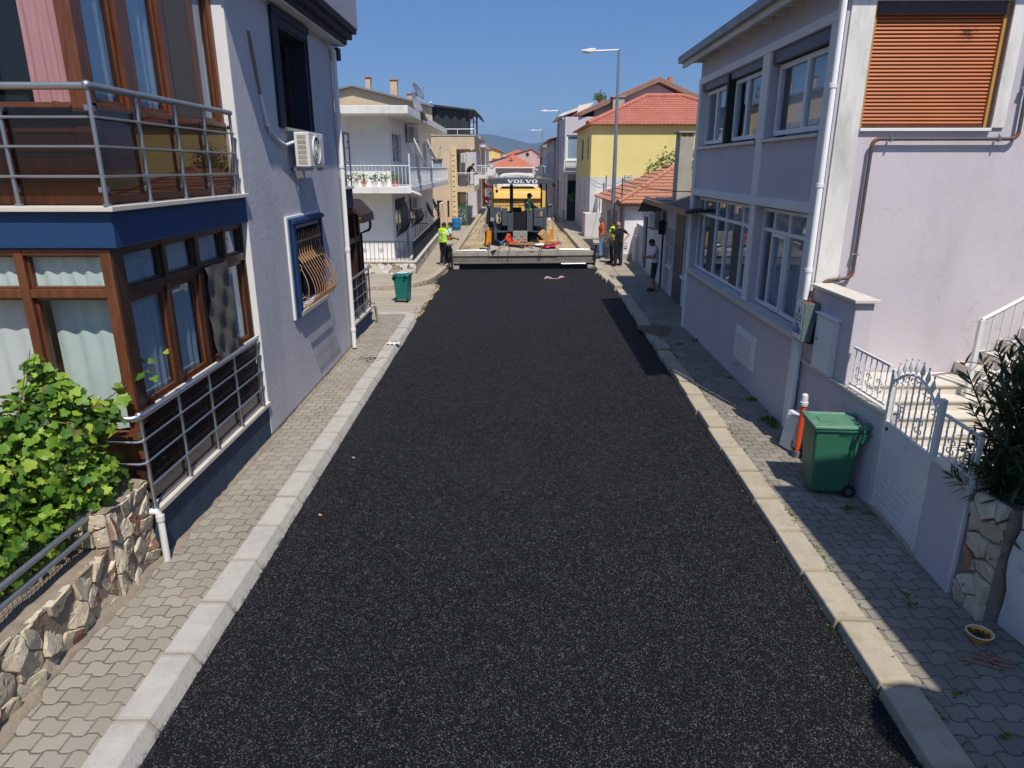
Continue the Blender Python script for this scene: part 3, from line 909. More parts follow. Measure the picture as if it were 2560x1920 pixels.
# ---- outdoor air-conditioning unit on its bracket
def ac_unit(label, F, u0, u1, n0, n1, z0, z1, m='plastic_white', bracket=True, group='air conditioners on the facades'):
    """fan faces local +y, grille at local low-x end"""
    loc = F @ Vector((u0, n0, z0))
    t = thing('air_conditioner', label, 'air conditioner', loc, group=group)
    h = z1 - z0; c = (u0 + (u1 - u0) * .42); zc = (z0 + z1) / 2; r = min(h, u1 - u0) * .40
    b = MB(F); b.box(u0, u1, n0, n1, z0, z1); b.build('case', m, t, .012)
    b = MB(F)
    b.tube([(c + r * math.cos(a), n1 + .012, zc + r * math.sin(a)) for a in [i * 6.283 / 24 for i in range(24)]], .014, 6, closed=True)
    for i in range(1, 5): b.tube([(c + r * i / 5 * math.cos(a), n1 + .014, zc + r * i / 5 * math.sin(a)) for a in [q * 6.283 / 20 for q in range(20)]], .004, 4, closed=True)
    for i in range(12): b.cyl((c, n1 + .012, zc), (c + r * math.cos(i * .5236), n1 + .012, zc + r * math.sin(i * .5236)), .004, n=4)
    b.cyl((c, n1, zc), (c, n1 + .022, zc), r * .25, n=12)
    b.build('fan_guard', m, t, smooth=50)
    b = MB(F); b.cyl((c, n1 + .001, zc), (c, n1 + .004, zc), r, n=24); b.build('fan_recess', 'machine_dark', t)
    b = MB(F)
    for i in range(6):
        z = z0 + h * (.08 + .145 * i); b.box(u0 - .004, u0 - .001, n0 + (n1 - n0) * .2, n1 - (n1 - n0) * .22, z, z + h * .11)
    b.build('coil', 'machine_dusty', t)
    b = MB(F); b.box(c + r * 1.15, u1 - .03, n1 + .001, n1 + .006, z0 + h * .1, z1 - h * .12); b.build('badge_panel', 'pale_plaster', t)
    if bracket:
        for u in (u0 + .12, u1 - .14):
            b = MB(F)
            b.box(u, u + .04, 0.002, n1 + .05, z0 - .06, z0 - .015); b.box(u, u + .04, .002, .03, z0 - .06, z0 + .22)
            b.box(u - .008, u + .048, n1 - .04, n1 + .03, z0 - .0145, z0 - .001)
            b.build('bracket', 'steel_dull', t)
    return t
ac_unit('white outdoor air conditioner on a bracket under the navy window', FL, 11.56, 12.42, .12, .36, 4.02, 4.55)
# ------------------------------------------------------------------ rubble wall, pipe rail, vine (lower left)
def stone_mat():
    k = NT('rubble')
    g = k.n('NewGeometry').outputs['Random Per Island']
    cr = k.n('ValToRGB', {0: g})
    e = cr.color_ramp.elements
    e[0].position = 0; e[0].color = lin('c4b69c'); e[1].position = 1; e[1].color = lin('d6cbb4')
    for p, c in ((.25, 'd2c7ad'), (.5, 'c0b199'), (.62, 'd0c4ab'), (.80, '9c7d66'), (.86, '8f5844'), (.90, 'c6b9a1')):
        q = e.new(p); q.color = lin(c)
    cr.color_ramp.interpolation = 'CONSTANT'
    n = k.noise(14, 6, .7); n2 = k.noise(60, 4, .7)
    c = k.mix(k.mapr(n, .42, .75, 0, .5), cr, lin('8a7963'))
    c = k.mix(k.mapr(n2, .5, .8, 0, .3), c, lin('ded3bd'))
    k.set(col=c, rough=.92, nor=k.bump(k.math('ADD', n, k.math('MULTIPLY', n2, .4)), .9, .02))
    M['rubble'] = k.m
stone_mat()
def voronoi_cells(pts, x0, x1, y0, y1):
    out = []
    for i, p in enumerate(pts):
        poly = [(x0, y0), (x1, y0), (x1, y1), (x0, y1)]
        for j, q in enumerate(pts):
            if i == j: continue
            mx, my = (p[0] + q[0]) / 2, (p[1] + q[1]) / 2
            nx, ny = q[0] - p[0], q[1] - p[1]
            new = []
            for a in range(len(poly)):
                A, B = poly[a], poly[(a + 1) % len(poly)]
                da = (A[0] - mx) * nx + (A[1] - my) * ny; db = (B[0] - mx) * nx + (B[1] - my) * ny
                if da <= 0: new.append(A)
                if da * db < 0:
                    t = da / (da - db); new.append((A[0] + (B[0] - A[0]) * t, A[1] + (B[1] - A[1]) * t))
            poly = new
            if len(poly) < 3: break
        if len(poly) >= 3: out.append(poly)
    return out
def rubble(b, F, x0, x1, z0, z1, sx, sz, rnd, bulge=.020, joint=.006):
    """rough stones set over a facade rectangle"""
    pts = []
    nz = max(1, round((z1 - z0) / sz)); nx = max(1, round((x1 - x0) / sx))
    for j in range(nz):
        for i in range(nx):
            pts.append((x0 + (i + .5 + .5 * (j % 2) - .25 + rnd.uniform(-.3, .3)) * (x1 - x0) / nx, z0 + (j + .5 + rnd.uniform(-.28, .28)) * (z1 - z0) / nz))
    for poly in voronoi_cells(pts, x0, x1, z0, z1):
        cx = sum(p[0] for p in poly) / len(poly); cz = sum(p[1] for p in poly) / len(poly)
        ring = []
        for a in range(len(poly)):                                       # subdivide and roughen the outline
            A, B = poly[a], poly[(a + 1) % len(poly)]
            L = math.hypot(B[0] - A[0], B[1] - A[1]); m = max(1, int(L / .045))
            for q in range(m):
                t = q / m; ring.append((A[0] + (B[0] - A[0]) * t, A[1] + (B[1] - A[1]) * t))
        n = len(ring)
        if n < 5: continue
        R0 = sum(math.hypot(p[0] - cx, p[1] - cz) for p in ring) / n
        vs = []
        hgt = bulge * rnd.uniform(.6, 1.3)
        tx, tz = rnd.uniform(-.28, .28), rnd.uniform(-.28, .28)
        for fac, dep in ((1, -.03), (1.0, .55), (.93, .92), (.5, 1.0)):
            for p in ring:
                k = max(0, 1 - joint / max(R0, .03)) * fac
                jx, jz = rnd.gauss(0, .004), rnd.gauss(0, .004)
                y = -.03 if dep < 0 else hgt * dep + (p[0] - cx) * tx * fac + (p[1] - cz) * tz * fac + rnd.gauss(0, .0045)
                vs.append((cx + (p[0] - cx) * k + jx, y, cz + (p[1] - cz) * k + jz))
        vs.append((cx, hgt * 1.02, cz))
        fs = []
        for l in range(3):
            for i in range(n):
                q = (i + 1) % n
                fs.append((l * n + i, l * n + q, (l + 1) * n + q, (l + 1) * n + i))
        for i in range(n): fs.append((3 * n + i, 3 * n + (i + 1) % n, 4 * n))
        XF = b.F; b.F = F; b.add(vs, fs); b.F = XF
rnd = random.Random(17)
W = thing('garden_wall', 'low garden wall of rough cream and brown rubble stones under the vine', 'wall', (-3.8, 5, .1))
b = MB()
FS = frame((-3.695, 0, 0), (0, 1, 0), (1, 0, 0))
rubble(b, FS, 1.2, 5.5, .1, .69, .27, .17, rnd)
FS2 = frame((-3.66, 0, 0), (0, 1, 0), (1, 0, 0))
rubble(b, FS2, 5.5, 6.19, .1, 1.03, .23, .17, rnd)
FS3 = frame((-3.66, 5.49, 0), (-1, 0, 0), (0, -1, 0))
rubble(b, FS3, .0, .34, .7, 1.03, .15, .15, rnd, .02)
b.build('stones', 'rubble', W, smooth=16)
b = MB()
b.box(-4.02, -3.69, 1.2, 5.5, -.05, .675); b.box(-4.0, -3.655, 5.495, 6.19, -.05, 1.02)
m = b.build('bedding', 'mortar', W)
# uneven mortar capping with flat stones
b = MB()
vs = []; fs = []
for i in range(44):
    for j in range(6):
        y = 1.2 + 4.3 * i / 43; x = -4.02 + .335 * j / 5
        vs.append((x, y, .684 + .02 * math.sin(i * 1.1 + j) * .5 + rnd.gauss(0, .007)))
for i in range(43):
    for j in range(5):
        a = i * 6 + j; fs.append((a, a + 1, a + 7, a + 6))
b.add(vs, fs)
vs = []; fs = []
for i in range(10):
    for j in range(6):
        vs.append((-4.0 + .36 * j / 5, 5.49 + .71 * i / 9, 1.03 + rnd.gauss(0, .012)))
for i in range(9):
    for j in range(5):
        a = i * 6 + j; fs.append((a, a + 1, a + 7, a + 6))
b.add(vs, fs)
b.build('capping', 'mortar', W, smooth=60)
Fn = thing('pipe_fence', 'two steel pipes over a black wire mesh on top of the rubble wall', 'fence', (-3.9, 4, .7))
for z, ye in ((1.005, 5.62), (.86, 5.66)):
    b = MB(); b.tube([(-3.86, 1.5, z), (-3.82, ye, z)], .027, 10); b.cyl((-3.825, ye - .10, z), (-3.82, ye + .015, z), .032, n=12); b.build('pipe', 'steel_dull', Fn, smooth=40)
b = MB()
for i in range(78):
    y = 1.6 + i * .052; b.tube([(-3.9, y, .69), (-3.9, y, 1.05)], .0028, 4)
for z in (.75, .95): b.tube([(-3.9, 1.5, z), (-3.9, 5.6, z)], .0028, 4)
b.build('wire_mesh', 'dark_iron', Fn)
b = MB(); b.box(-9, -4.02, -2, 6.2, -.2, .30)
mat('yard_sand', 'c79f6c', .95, .1, 2.5, .4, 40, stain='8d6c45', samt=.5, sscale=3)
struct(b.build('yard_ground', 'yard_sand'))
b = MB(); b.box(-6.6, -5.2, 4.6, 6.0, .31, .85); b.box(-5.1, -4.8, 4.9, 5.5, .31, .7)

def leaf_mat(name, cols, trans=.35):
    k = NT(name)
    g = k.n('NewGeometry').outputs['Random Per Island']
    cr = k.n('ValToRGB', {0: g})
    e = cr.color_ramp.elements
    e[0].position = 0; e[0].color = lin(cols[0]); e[1].position = 1; e[1].color = lin(cols[-1])
    for i, c in enumerate(cols[1:-1]):
        q = e.new((i + 1) / (len(cols) - 1)); q.color = lin(c)
    c = k.mix(k.mapr(k.noise(30, 3, .6), .3, .7, 0, .25), cr, lin(cols[0]))
    if name == 'vine_leaf':
        dead = k.n('TexWhiteNoise', {'W': g}, noise_dimensions='1D').outputs[0]
        c = k.mix(k.mapr(dead, .965, .975, 0, .8), c, lin('7b6434'))
    k.set(col=c, rough=.48, spec=.35)
    tr = k.n('BsdfTranslucent', {0: k.mix(.5, c, (.35, .45, .03, 1))})
    mx = k.n('MixShader', {0: trans, 1: k.b.outputs[0], 2: tr.outputs[0]})
    k.t.links.new(mx.outputs[0], k.out.inputs[0])
    M[name] = k.m
leaf_mat('vine_leaf', ['36541e', '416822', '527d29', '668f2f', '7ea236', '97b43d', 'b3c14c'])
leaf_mat('oleander_leaf', ['18270f', '20351a', '2a4220', '35522a'], .12)
leaf_mat('tree_leaf', ['36481c', '4a5f23', '66762b', '8c8d37'], .3)
leaf_mat('shrub_leaf', ['24451c', '3d6427', '5b8532', '7da03a'], .3)
def leaf(b, p, d, nrm, s, kind, rnd):
    """one leaf: p base, d direction of the tip, nrm face normal"""
    d = d.normalized(); side = d.cross(nrm)
    if side.length < 1e-4: side = d.orthogonal()
    side.normalize(); up = side.cross(d)
    if kind == 'vine':
        o = [(.02, .0), (-.06, .30), (.12, .52), (.22, .40), (.38, .58), (.50, .50), (.62, .24), (.78, .26), (.9, .10), (1.0, 0)]
    elif kind == 'lance':
        o = [(0, .01), (.25, .075), (.55, .085), (.85, .04), (1, 0)]
    else:
        o = [(0, .02), (.25, .24), (.6, .27), (.88, .12), (1, 0)]
    cur = rnd.uniform(.1, .35) * (1 if kind != 'lance' else .6)
    fold = rnd.uniform(.05, .3)
    vs = []
    for a, w in o: vs.append(p + s * (d * a + side * w + up * (fold * w - cur * a * a)))
    n = len(o)
    mid = [p + s * (d * a - up * cur * a * a) for a, w in o]
    right = [p + s * (d * a - side * w + up * (fold * w - cur * a * a)) for a, w in o]
    allv = vs + mid + right
    fs = []
    for i in range(n - 1):
        fs.append((n + i, n + i + 1, i + 1, i)); fs.append((n + i, 2 * n + i, 2 * n + i + 1, n + i + 1))
    b.add(allv, fs)
def foliage(b, blobs, n, size, kind, rnd, shell=.55, outward=1.0, droop=.3):
    """leaves through the volume of several ellipsoids (centre, radii)"""
    vol = [r[0] * r[1] * r[2] for c, r in blobs]
    for i in range(n):
        c, r = rnd.choices(blobs, [v ** .67 for v in vol])[0]
        while True:
            q = Vector((rnd.gauss(0, 1), rnd.gauss(0, 1), rnd.gauss(0, 1)))
            if q.length > .01: break
        q.normalize()
        rad = shell + (1 - shell) * rnd.random() ** .8 + max(0, rnd.gauss(0, .06))
        p = Vector((c[0] + q.x * r[0] * rad, c[1] + q.y * r[1] * rad, c[2] + q.z * r[2] * rad))
        nrm = (q * outward + Vector((0, -.15, .55)) + Vector((rnd.gauss(0, .5), rnd.gauss(0, .5), rnd.gauss(0, .4)))).normalized()
        d = Vector((rnd.gauss(0, 1), rnd.gauss(0, 1), rnd.gauss(0, .6) - droop)) + q * .5
        d = d - nrm * d.dot(nrm) * .8
        leaf(b, p, d, nrm, size * rnd.uniform(.55, 1.25), kind, rnd)
rnd = random.Random(41)
V = thing('grape_vine', 'leafy yellow-green grape vine climbing over the rubble wall beside the bay window', 'vine', (-4.2, 5.5, .3))
b = MB()
blobs = [((-4.28, 5.62, 1.62), (.52, .42, .50)), ((-4.62, 5.1, 1.45), (.55, .5, .52)), ((-4.02, 5.75, 1.25), (.34, .4, .4)), ((-4.45, 4.75, 1.1), (.5, .5, .4)), ((-4.12, 5.78, 2.02), (.28, .22, .26)), ((-4.18, 5.74, 2.3), (.09, .08, .17)), ((-4.85, 4.7, 1.75), (.4, .35, .35)), ((-4.55, 4.3, .95), (.4, .35, .28)), ((-3.92, 5.95, 1.78), (.25, .2, .2)), ((-4.35, 4.9, .85), (.38, .45, .28)), ((-4.1, 5.3, .95), (.22, .3, .25)), ((-4.95, 4.9, 2.0), (.3, .3, .3))]
foliage(b, blobs, 7600, .088, 'vine', rnd, .5)
sh = [(-3.92, 6.05, 1.85), (-3.80, 6.25, 1.95), (-3.70, 6.42, 2.02), (-3.62, 6.58, 2.10), (-3.56, 6.72, 2.2)]
for i, p in enumerate(sh):
    for q in range(4 if i < 4 else 2):
        nrm = Vector((rnd.gauss(0, .4), -.5, .8)); leaf(b, Vector(p) + Vector((rnd.gauss(0, .05), rnd.gauss(0, .05), rnd.gauss(0, .05))), Vector((rnd.gauss(0, 1), rnd.gauss(0, .6), -.3)), nrm.normalized(), (.15 - .024 * i) * rnd.uniform(.8, 1.2), 'vine', rnd)
b.build('foliage', 'vine_leaf', V, fix=False)
b = MB()
b.tube(sh, [.008, .006, .005, .004, .002], 5)
for i in range(26):
    c, r = rnd.choice(blobs)
    p = [Vector((-4.2 + rnd.uniform(-.3, .2), 5.5 + rnd.uniform(-.3, .3), .9))]
    e = Vector((c[0] + rnd.uniform(-1, 1) * r[0], c[1] + rnd.uniform(-1, 1) * r[1], c[2] + rnd.uniform(.2, 1.15) * r[2]))
    for t in (.33, .66, 1): p.append(p[0].lerp(e, t) + Vector((rnd.gauss(0, .05), rnd.gauss(0, .05), .12 * math.sin(t * 3))))
    b.tube(p, [.012, .009, .006, .003], 5)
b.tube([(-4.25, 5.75, .3), (-4.2, 5.7, .8), (-4.25, 5.6, 1.3), (-4.2, 5.65, 1.7)], [.035, .03, .022, .012], 7)
b.build('stems', 'bark', V, smooth=60)
# ------------------------------------------------------------------ lilac house (near, right of the street)
A0 = Vector((4.275, 9.75, 0)); B0 = Vector((4.40, 17.25, 0))
ud = (B0 - A0).normalized(); nd = Vector((-ud.y, ud.x, 0))
FR = frame(A0, ud, nd)                    # street side
FG = frame(A0, -nd, -ud)                  # side facing the camera, x to the right
H2 = thing('lilac_house', 'two-storey lilac house with white window grid and an orange roller shutter', 'house', (6.5, 13, 0))
LO = [(2.96, 7.30, 1.66, 3.37), (.36, 2.71, 1.66, 3.37)]
UP = [(3.06, 7.33, 4.47, 5.82), (.32, 2.68, 4.47, 5.84)]
wb = wall(FR, 0, 7.53, .1, 6.55, LO + UP, .2)
wb.quad((7.53, 0, .1), (7.53, 0, 6.55), (7.53, -5, 6.55), (7.53, -5, .1))
wb.build('wall', 'lilac_plaster', H2, fix=False)
SH = (.36, 2.10, 4.51, 6.03)
wf = wall(FG, 0, 9, .1, 6.6, [SH], .16)
wf.build('wall', 'lilac_plaster', H2, fix=False)
b = MB(FR); b.box(.35, 7.5, -5, -.42, .1, 6.4); b.build('inner_wall', 'dark_room', H2)
b = MB(FR)
b.box(7.32, 7.55, -.2, .035, .1, 5.97); b.box(2.712, 2.958, -.2, .03, 1.66, 3.38); b.box(2.69, 3.05, -.2, .03, 4.47, 5.83)
b.box(.04, 7.318, -.1, .04, 3.382, 3.53); b.box(.04, 7.318, -.1, .04, 5.832, 5.97)
b.box(2.69, 3.0, -.1, .03, 3.532, 4.468)
b.box(.02, .34, -.1, .03, .1, 5.83)
b.build('white_bands', 'white_plaster', H2, .006)
for q in ((.0, 7.31, -.1, .10, 1.56, 1.635), (.34, 2.69, -.1, .06, 4.42, 4.468), (3.052, 7.318, -.1, .06, 4.41, 4.468)):
    b = MB(FR); b.box(*q); b.build('sill', 'marble', H2, .005)
def pvc(us, z0, zt, z1, parent, curt, seed):
    """white grid window: top lights over tall lights"""
    b = MB(FR)
    frame_bars(b, us[0], us[-1], z0, z1, .055, -.20, -.13, us=us[1:-1], zs=(zt,), wu=.06)
    o = b.build('window', 'white_paint', parent, .004)
    for i in range(len(us) - 1):
        for a, c in ((z0 + .055, zt - .03), (zt + .03, z1 - .055)):
            g = MB(FR); g.quad((us[i] + .03, -.165, a), (us[i + 1] - .03, -.165, a), (us[i + 1] - .03, -.165, c), (us[i] + .03, -.165, c)); g.build('pane', 'glass', o)
    for i, (u0, u1, n, cl) in enumerate(curt):
        g = MB(FR); drape(g, u0, u1, z0, z1, n, .02, .16, seed + i); g.build('curtain', cl, o, smooth=80, fix=False)
    return o
w1 = pvc([3.0, 3.82, 4.95, 5.72, 6.82, 7.28], 1.68, 2.96, 3.34, H2, [(3.0, 7.28, -.36, 'blue_grey_cloth')], 70)
w2 = pvc([.38, .73, 1.40, 2.09, 2.69], 1.68, 2.98, 3.34, H2, [(.9, 2.7, -.34, 'blue_grey_cloth')], 80)
b = MB(FR); frame_bars(b, 1.42, 2.07, 1.73, 2.95, .05, -.13, -.10); b.build('sash', 'white_paint', w2, .004)
for i in (3.85, 5.75):
    b = MB(FR); b.quad((i, -.128, 1.74), (i + .5, -.128, 1.74), (i + .5, -.128, 2.93), (i, -.128, 2.93)); b.build('insect_screen', 'grey_mesh', w1)
b = MB(FR); b.box(.40, .70, -.28, -.2, 1.7, 2.96); b.build('door_leaf', 'brown_dark', w2)
def casement(us, z0, z1, parent, seed, cl):
    b = MB(FR); frame_bars(b, us[0], us[-1], z0, z1, .075, -.20, -.12, us=us[1:-1], wu=.11)
    o = b.build('window', 'white_paint', parent, .004)
    for i in range(len(us) - 1):
        g = MB(FR); g.quad((us[i] + .06, -.165, z0 + .07), (us[i + 1] - .06, -.165, z0 + .07), (us[i + 1] - .06, -.165, z1 - .07), (us[i] + .06, -.165, z1 - .07)); g.build('pane', 'glass', o)
    if cl:
        g = MB(FR); drape(g, us[0], us[-1], z0, z1, -.34, .02, .2, seed); g.build('curtain', cl, o, smooth=80, fix=False)
    return o
casement([.40, 1.40, 2.60], 4.52, 5.62, H2, 1, 'blue_grey_cloth')
casement([3.12, 4.26, 5.06], 4.52, 5.66, H2, 2, None)
casement([5.32, 6.42, 7.28], 4.52, 5.66, H2, 3, 'blue_grey_cloth')
b = MB(FR); b.box(5.14, 5.26, -.2, .01, 4.48, 5.80); b.build('shutter_rail', 'dark_iron', H2)
b = MB(FR); b.box(.36, 2.66, -.19, -.02, 5.64, 5.835); b.box(3.08, 7.31, -.19, -.02, 5.68, 5.815); b.build('shutter_box', 'brown_dark', H2, .004)
# orange roller shutter on the sunlit side
mat('shutter_orange', 'b5693a', .5, .06, 2.5, 0, stain='8f5226', samt=.25, sscale=1.5)
mat('shutter_guide', 'b98a4a', .5, .05, 3)
b = MB(FG)
z = 4.56
while z < 5.86:
    b.prism([(-.11, z), (-.085, z + .004), (-.077, z + .014), (-.086, z + .035), (-.11, z + .044)], .42, 2.04, 'x'); z += .0457
sh = b.build('roller_shutter', 'shutter_orange', H2)
b = MB(FG)
rnd = random.Random(8)
for i in range(70):
    u, zz = 1.62 + rnd.gauss(0, .045), 5.66 + rnd.gauss(0, .05); b.cyl((u, -.074, zz), (u, -.081, zz), rnd.uniform(.003, .006), n=6)
b.build('bullet_holes', 'brown_dark', sh)
for u in (.362, 2.04):
    b = MB(FG); b.box(u, u + .058, -.15, -.05, 4.515, 6.03); b.build('guide', 'shutter_guide', sh)
b = MB(FG); b.box(.42, 2.04, -.14, -.02, 5.87, 6.03); b.build('roller_box', 'brown_dark', sh, .01)
b = MB(FG); b.box(.42, 2.04, -.13, -.065, 4.515, 4.556); b.build('bottom_rail', 'brown_wood', sh, .005)
b = MB(FG); b.box(.05, .36, -.1, .03, 2.36, 6.2); b.box(2.10, 2.27, -.1, .03, 4.51, 6.2); b.build('corner_strip', 'old_white', H2, .006)
b = MB(FG); b.box(.37, 2.10, -.1, .045, 4.47, 4.51); b.build('shutter_sill', 'white_paint', H2, .004)
# eaves, gutter and roof
b = MB(FR); b.box(-.28, 7.95, -.3, .33, 6.40, 6.44) ; b.box(-.30, 7.97, .30, .36, 6.26, 6.50); b.build('eaves_board', 'old_white', H2)
for i in range(12):
    b = MB(FR); b.box(.3 + i * .64, .38 + i * .64, -.05, .295, 6.30, 6.40); b.build('rafter', 'old_white', H2)
mat('zinc_old', '8a8d90', .6, .15, 4, .2, 40, stain='c9c5bc', samt=.8, sscale=6)
b = MB(FR)
pr = [(.362, 6.36), (.46, 6.36), (.47, 6.50), (.455, 6.50), (.445, 6.375), (.362, 6.375)]
b.prism(pr, -.35, 8.0, 'x'); b.box(7.99, 8.0, .362, .46, 6.36, 6.49)
b.build('gutter', 'zinc_old', H2)
b = MB()
b.F = FR
b.add([(-.35, .38, 6.51), (8.02, .38, 6.51), (8.02, -4.8, 8.3), (-.35, -4.8, 8.3), (-.35, .38, 6.505), (8.02, .38, 6.505), (8.02, -4.8, 8.25), (-.35, -4.8, 8.25)], [(0, 1, 2, 3), (7, 6, 5, 4), (0, 4, 5, 1), (1, 5, 6, 2), (3, 2, 6, 7), (0, 3, 7, 4)])
b.build('roof', 'terracotta', H2)
b = MB(FG); b.box(-.35, 9, -.3, .35, 6.52, 6.66); b.build('eaves_board', 'old_white', H2)
b = MB(FR); b.tube([(-.07, .085, .1), (-.07, .085, 6.15), (-.07, .35, 6.38)], .05, 10)
for zz in (1.0, 2.6, 3.75, 5.0): b.cyl((-.07, .085, zz), (-.07, .085, zz + .05), .058, n=10)
b.build('downpipe', 'white_paint', H2, smooth=40)
b = MB(FR); b.box(-.02, .012, .002, .04, .1, 6.3); b.build('cable_duct', 'machine_grey', H2)
# white service hatch on the foot of the wall
b = MB(FR); b.box(1.92, 3.08, .0, .02, .52, 1.15); hp = b.build('service_hatch', 'white_paint', H2, .004)
b = MB(FR); frame_bars(b, 2.12, 2.92, .60, 1.02, .02, .02, .032); b.box(2.15, 2.89, .02, .027, .63, .99); b.build('hatch_door', 'plastic_white', hp)
b = MB(FR); b.tube([(2.9, .0, .42), (2.9, .06, .42), (2.9, .06, .36)], .012, 6); b.tube([(2.86, .06, .44), (2.94, .06, .44)], .006, 5); b.build('tap', 'steel_dull', hp)

# ---- rusty gas pipe and meter box
mat('pipe_brown', '504a49', .6, .15, 6, .2, 50)
mat('pipe_rust', '74483a', .75, .25, 9, .3, 50)
G = thing('gas_pipe', 'brown gas pipe bending down the sunlit lilac wall to the meter box', 'pipe', (4.8, 9.7, 3))
def wl(u, z, n=.07): return FG @ Vector((u, n, z))
def bend(b, a, c, e, r, k=6):
    """quarter bend through corner c between a and e"""
    a, c, e = Vector(a), Vector(c), Vector(e); d0 = (a - c).normalized(); d1 = (e - c).normalized()
    return [c + d0 * r * (1 - math.sin(t)) + d1 * r * (1 - math.cos(t)) for t in [i * math.pi / 2 / k for i in range(k + 1)]]
b = MB()
P1, P2, P3, P4, P5, P6 = wl(2.40, 6.5), wl(2.45, 4.37), wl(.54, 4.37), wl(.54, 2.52), wl(.14, 2.47), wl(.14, 2.2)
path = [P1] + bend(b, P1, P2, P3, .09) + bend(b, P2, P3, P4, .09) + bend(b, P3, P4, P5, .09) + bend(b, P4, P5, P6, .08) + [P6]
b.tube(path, .024, 10); b.build('pipe', 'pipe_brown', G, smooth=40)
for a, c, e in ((P1, P2, P3), (P2, P3, P4), (P3, P4, P5), (P4, P5, P6)):
    b = MB(); b.tube(bend(b, a, c, e, .095), .0265, 10); b.build('elbow', 'pipe_rust', G, smooth=40)
for p, ax in ((wl(.78, 4.37), 'z'), (wl(2.2, 4.37), 'z'), (wl(.54, 2.85), 'x'), (wl(.36, 2.49), 'z'), (wl(2.42, 5.0), 'x')):
    b = MB(); b.obox(p, (.022, .07, .075) if ax == 'z' else (.075, .07, .022)); b.obox(p + Vector((0, -.0, .05 if ax == 'z' else 0)), (.014, .02, .04)); b.build('clamp', 'steel', G, .004)
MX = thing('meter_box', 'grey-green gas meter box with a white sign below the brown pipe', 'meter box', (4.17, 9.5, 1.95))
b = MB(); b.prism([(4.065, 1.66), (4.20, 1.66), (4.235, 1.96), (4.25, 1.96), (4.285, 2.205), (4.065, 2.205)], 9.35, 9.66, 'y'); b.build('case', 'meter_green', MX, .006)
b = MB(); b.box(4.2, 4.30, 9.40, 9.72, 1.62, 2.2); b.build('gap_shade', 'black', MX)  # black block paints in the shaded gap behind the case
b = MB(); b.box(4.10, 4.27, 9.38, 9.6, 2.206, 2.209); b.cyl((4.2, 9.52, 2.205), (4.2, 9.52, 2.25), .03, n=10); b.build('pipe_socket', 'pipe_rust', MX)
b = MB(); b.ball((4.14, 9.55, 2.235), .022, (1, 1.4, 1)); b.build('valve_handle', 'white_paint', MX)
b = MB(); b.box(4.0585, 4.064, 9.372, 9.645, 1.68, 2.185); pl = b.build('sign_plate', 'white_paint', MX)
mat('sign_blue', '22357e', .5, .05, 4); mat('sign_grey', '4a4d55', .6, .05, 4); mat('sign_white', 'e8e8e8', .5, .02, 4)
def text(s, size, loc, rot, m, parent, depth=.0012, name='lettering', sx=1, align='CENTER'):
    cu = bpy.data.curves.new(name, 'FONT'); cu.body = s; cu.size = size; cu.extrude = depth; cu.align_x = align; cu.align_y = 'CENTER'
    cu.materials.append(M[m])
    tmp = bpy.data.objects.new(name, cu); COL.objects.link(tmp); bpy.context.view_layer.update()
    me = bpy.data.meshes.new_from_object(tmp.evaluated_get(bpy.context.evaluated_depsgraph_get())); bpy.data.objects.remove(tmp)
    o = bpy.data.objects.new(name, me); COL.objects.link(o); o.location = loc; o.rotation_euler = rot; o.scale = (sx, 1, 1)
    if parent is not None: attach(o, parent)
    return o
RS = (R(90), 0, R(-90))                   # reads from the street side
def sp(y, z, d=.001): return (4.0585 - d, y, z)
text('EYLÜL', .078, sp(9.51, 2.0), RS, 'sign_grey', pl)
text('DOĞALGAZ', .036, sp(9.51, 1.945), RS, 'sign_grey', pl)
text('Eleks', .062, sp(9.54, 1.89), RS, 'sign_grey', pl)
b = MB(); b.box(4.0565, 4.0585, 9.375, 9.642, 1.765, 1.835); b.build('sign_band', 'sign_blue', pl)
text('794 17 18', .062, sp(9.51, 1.80, .0025), RS, 'sign_white', pl)
b = MB()
b.prism([(9.51 + .045 * math.sin(t), 2.10 + .055 * (math.cos(t))) for t in [i * .5236 for i in range(12)]] if False else [(9.535, 2.05), (9.51, 2.045), (9.49, 2.07), (9.495, 2.11), (9.515, 2.15), (9.52, 2.11), (9.515, 2.08), (9.525, 2.06), (9.53, 2.09), (9.527, 2.12), (9.545, 2.09)], 4.0565, 4.0584, 'x')
b.build('flame_mark', 'sign_grey', pl)
b = MB()
b.tube([(4.057, 9.51 + .05 * math.cos(t), 1.845 + .026 * math.sin(t)) for t in [i * math.pi / 8 for i in range(9)]], .008, 6)
b.box(4.0566, 4.0584, 9.43, 9.455, 1.838, 1.855); b.box(4.0566, 4.0584, 9.565, 9.59, 1.838, 1.855); b.build('phone_mark', 'sign_blue', pl)

# ---- boundary: pier, low wall, fence, gate, pillar
b0 = Vector((4.30, 7.45, 0)); b1 = Vector((4.155, 5.6, 0)); ug = (b1 - b0).normalized(); ng = Vector((ug.y, -ug.x, 0))
if ng.x > 0: ng = -ng
FB = frame(b0, ug, ng)                    # x towards the camera, y to the street
Q = thing('boundary_wall', 'low lilac boundary wall with marble coping, high pier and gate pillar', 'wall', (4.3, 8, 0))
FBA = frame((4.28, 9.7, 0), Vector((4.30 - 4.28, 7.45 - 9.7, 0)), (-1, 0, 0))
b = MB(FBA); b.box(0, 2.25, -.20, 0, .05, 1.29); b.build('low_wall', 'lilac_plaster', Q, .01)
b = MB(FBA); b.box(0.0, 2.27, -.24, .04, 1.293, 1.33); b.build('coping', 'marble', Q, .006)
b = MB(); b.box(4.285, 4.52, 8.40, 9.62, 1.332, 2.40); b.build('pier', 'lilac_plaster', Q, .012)
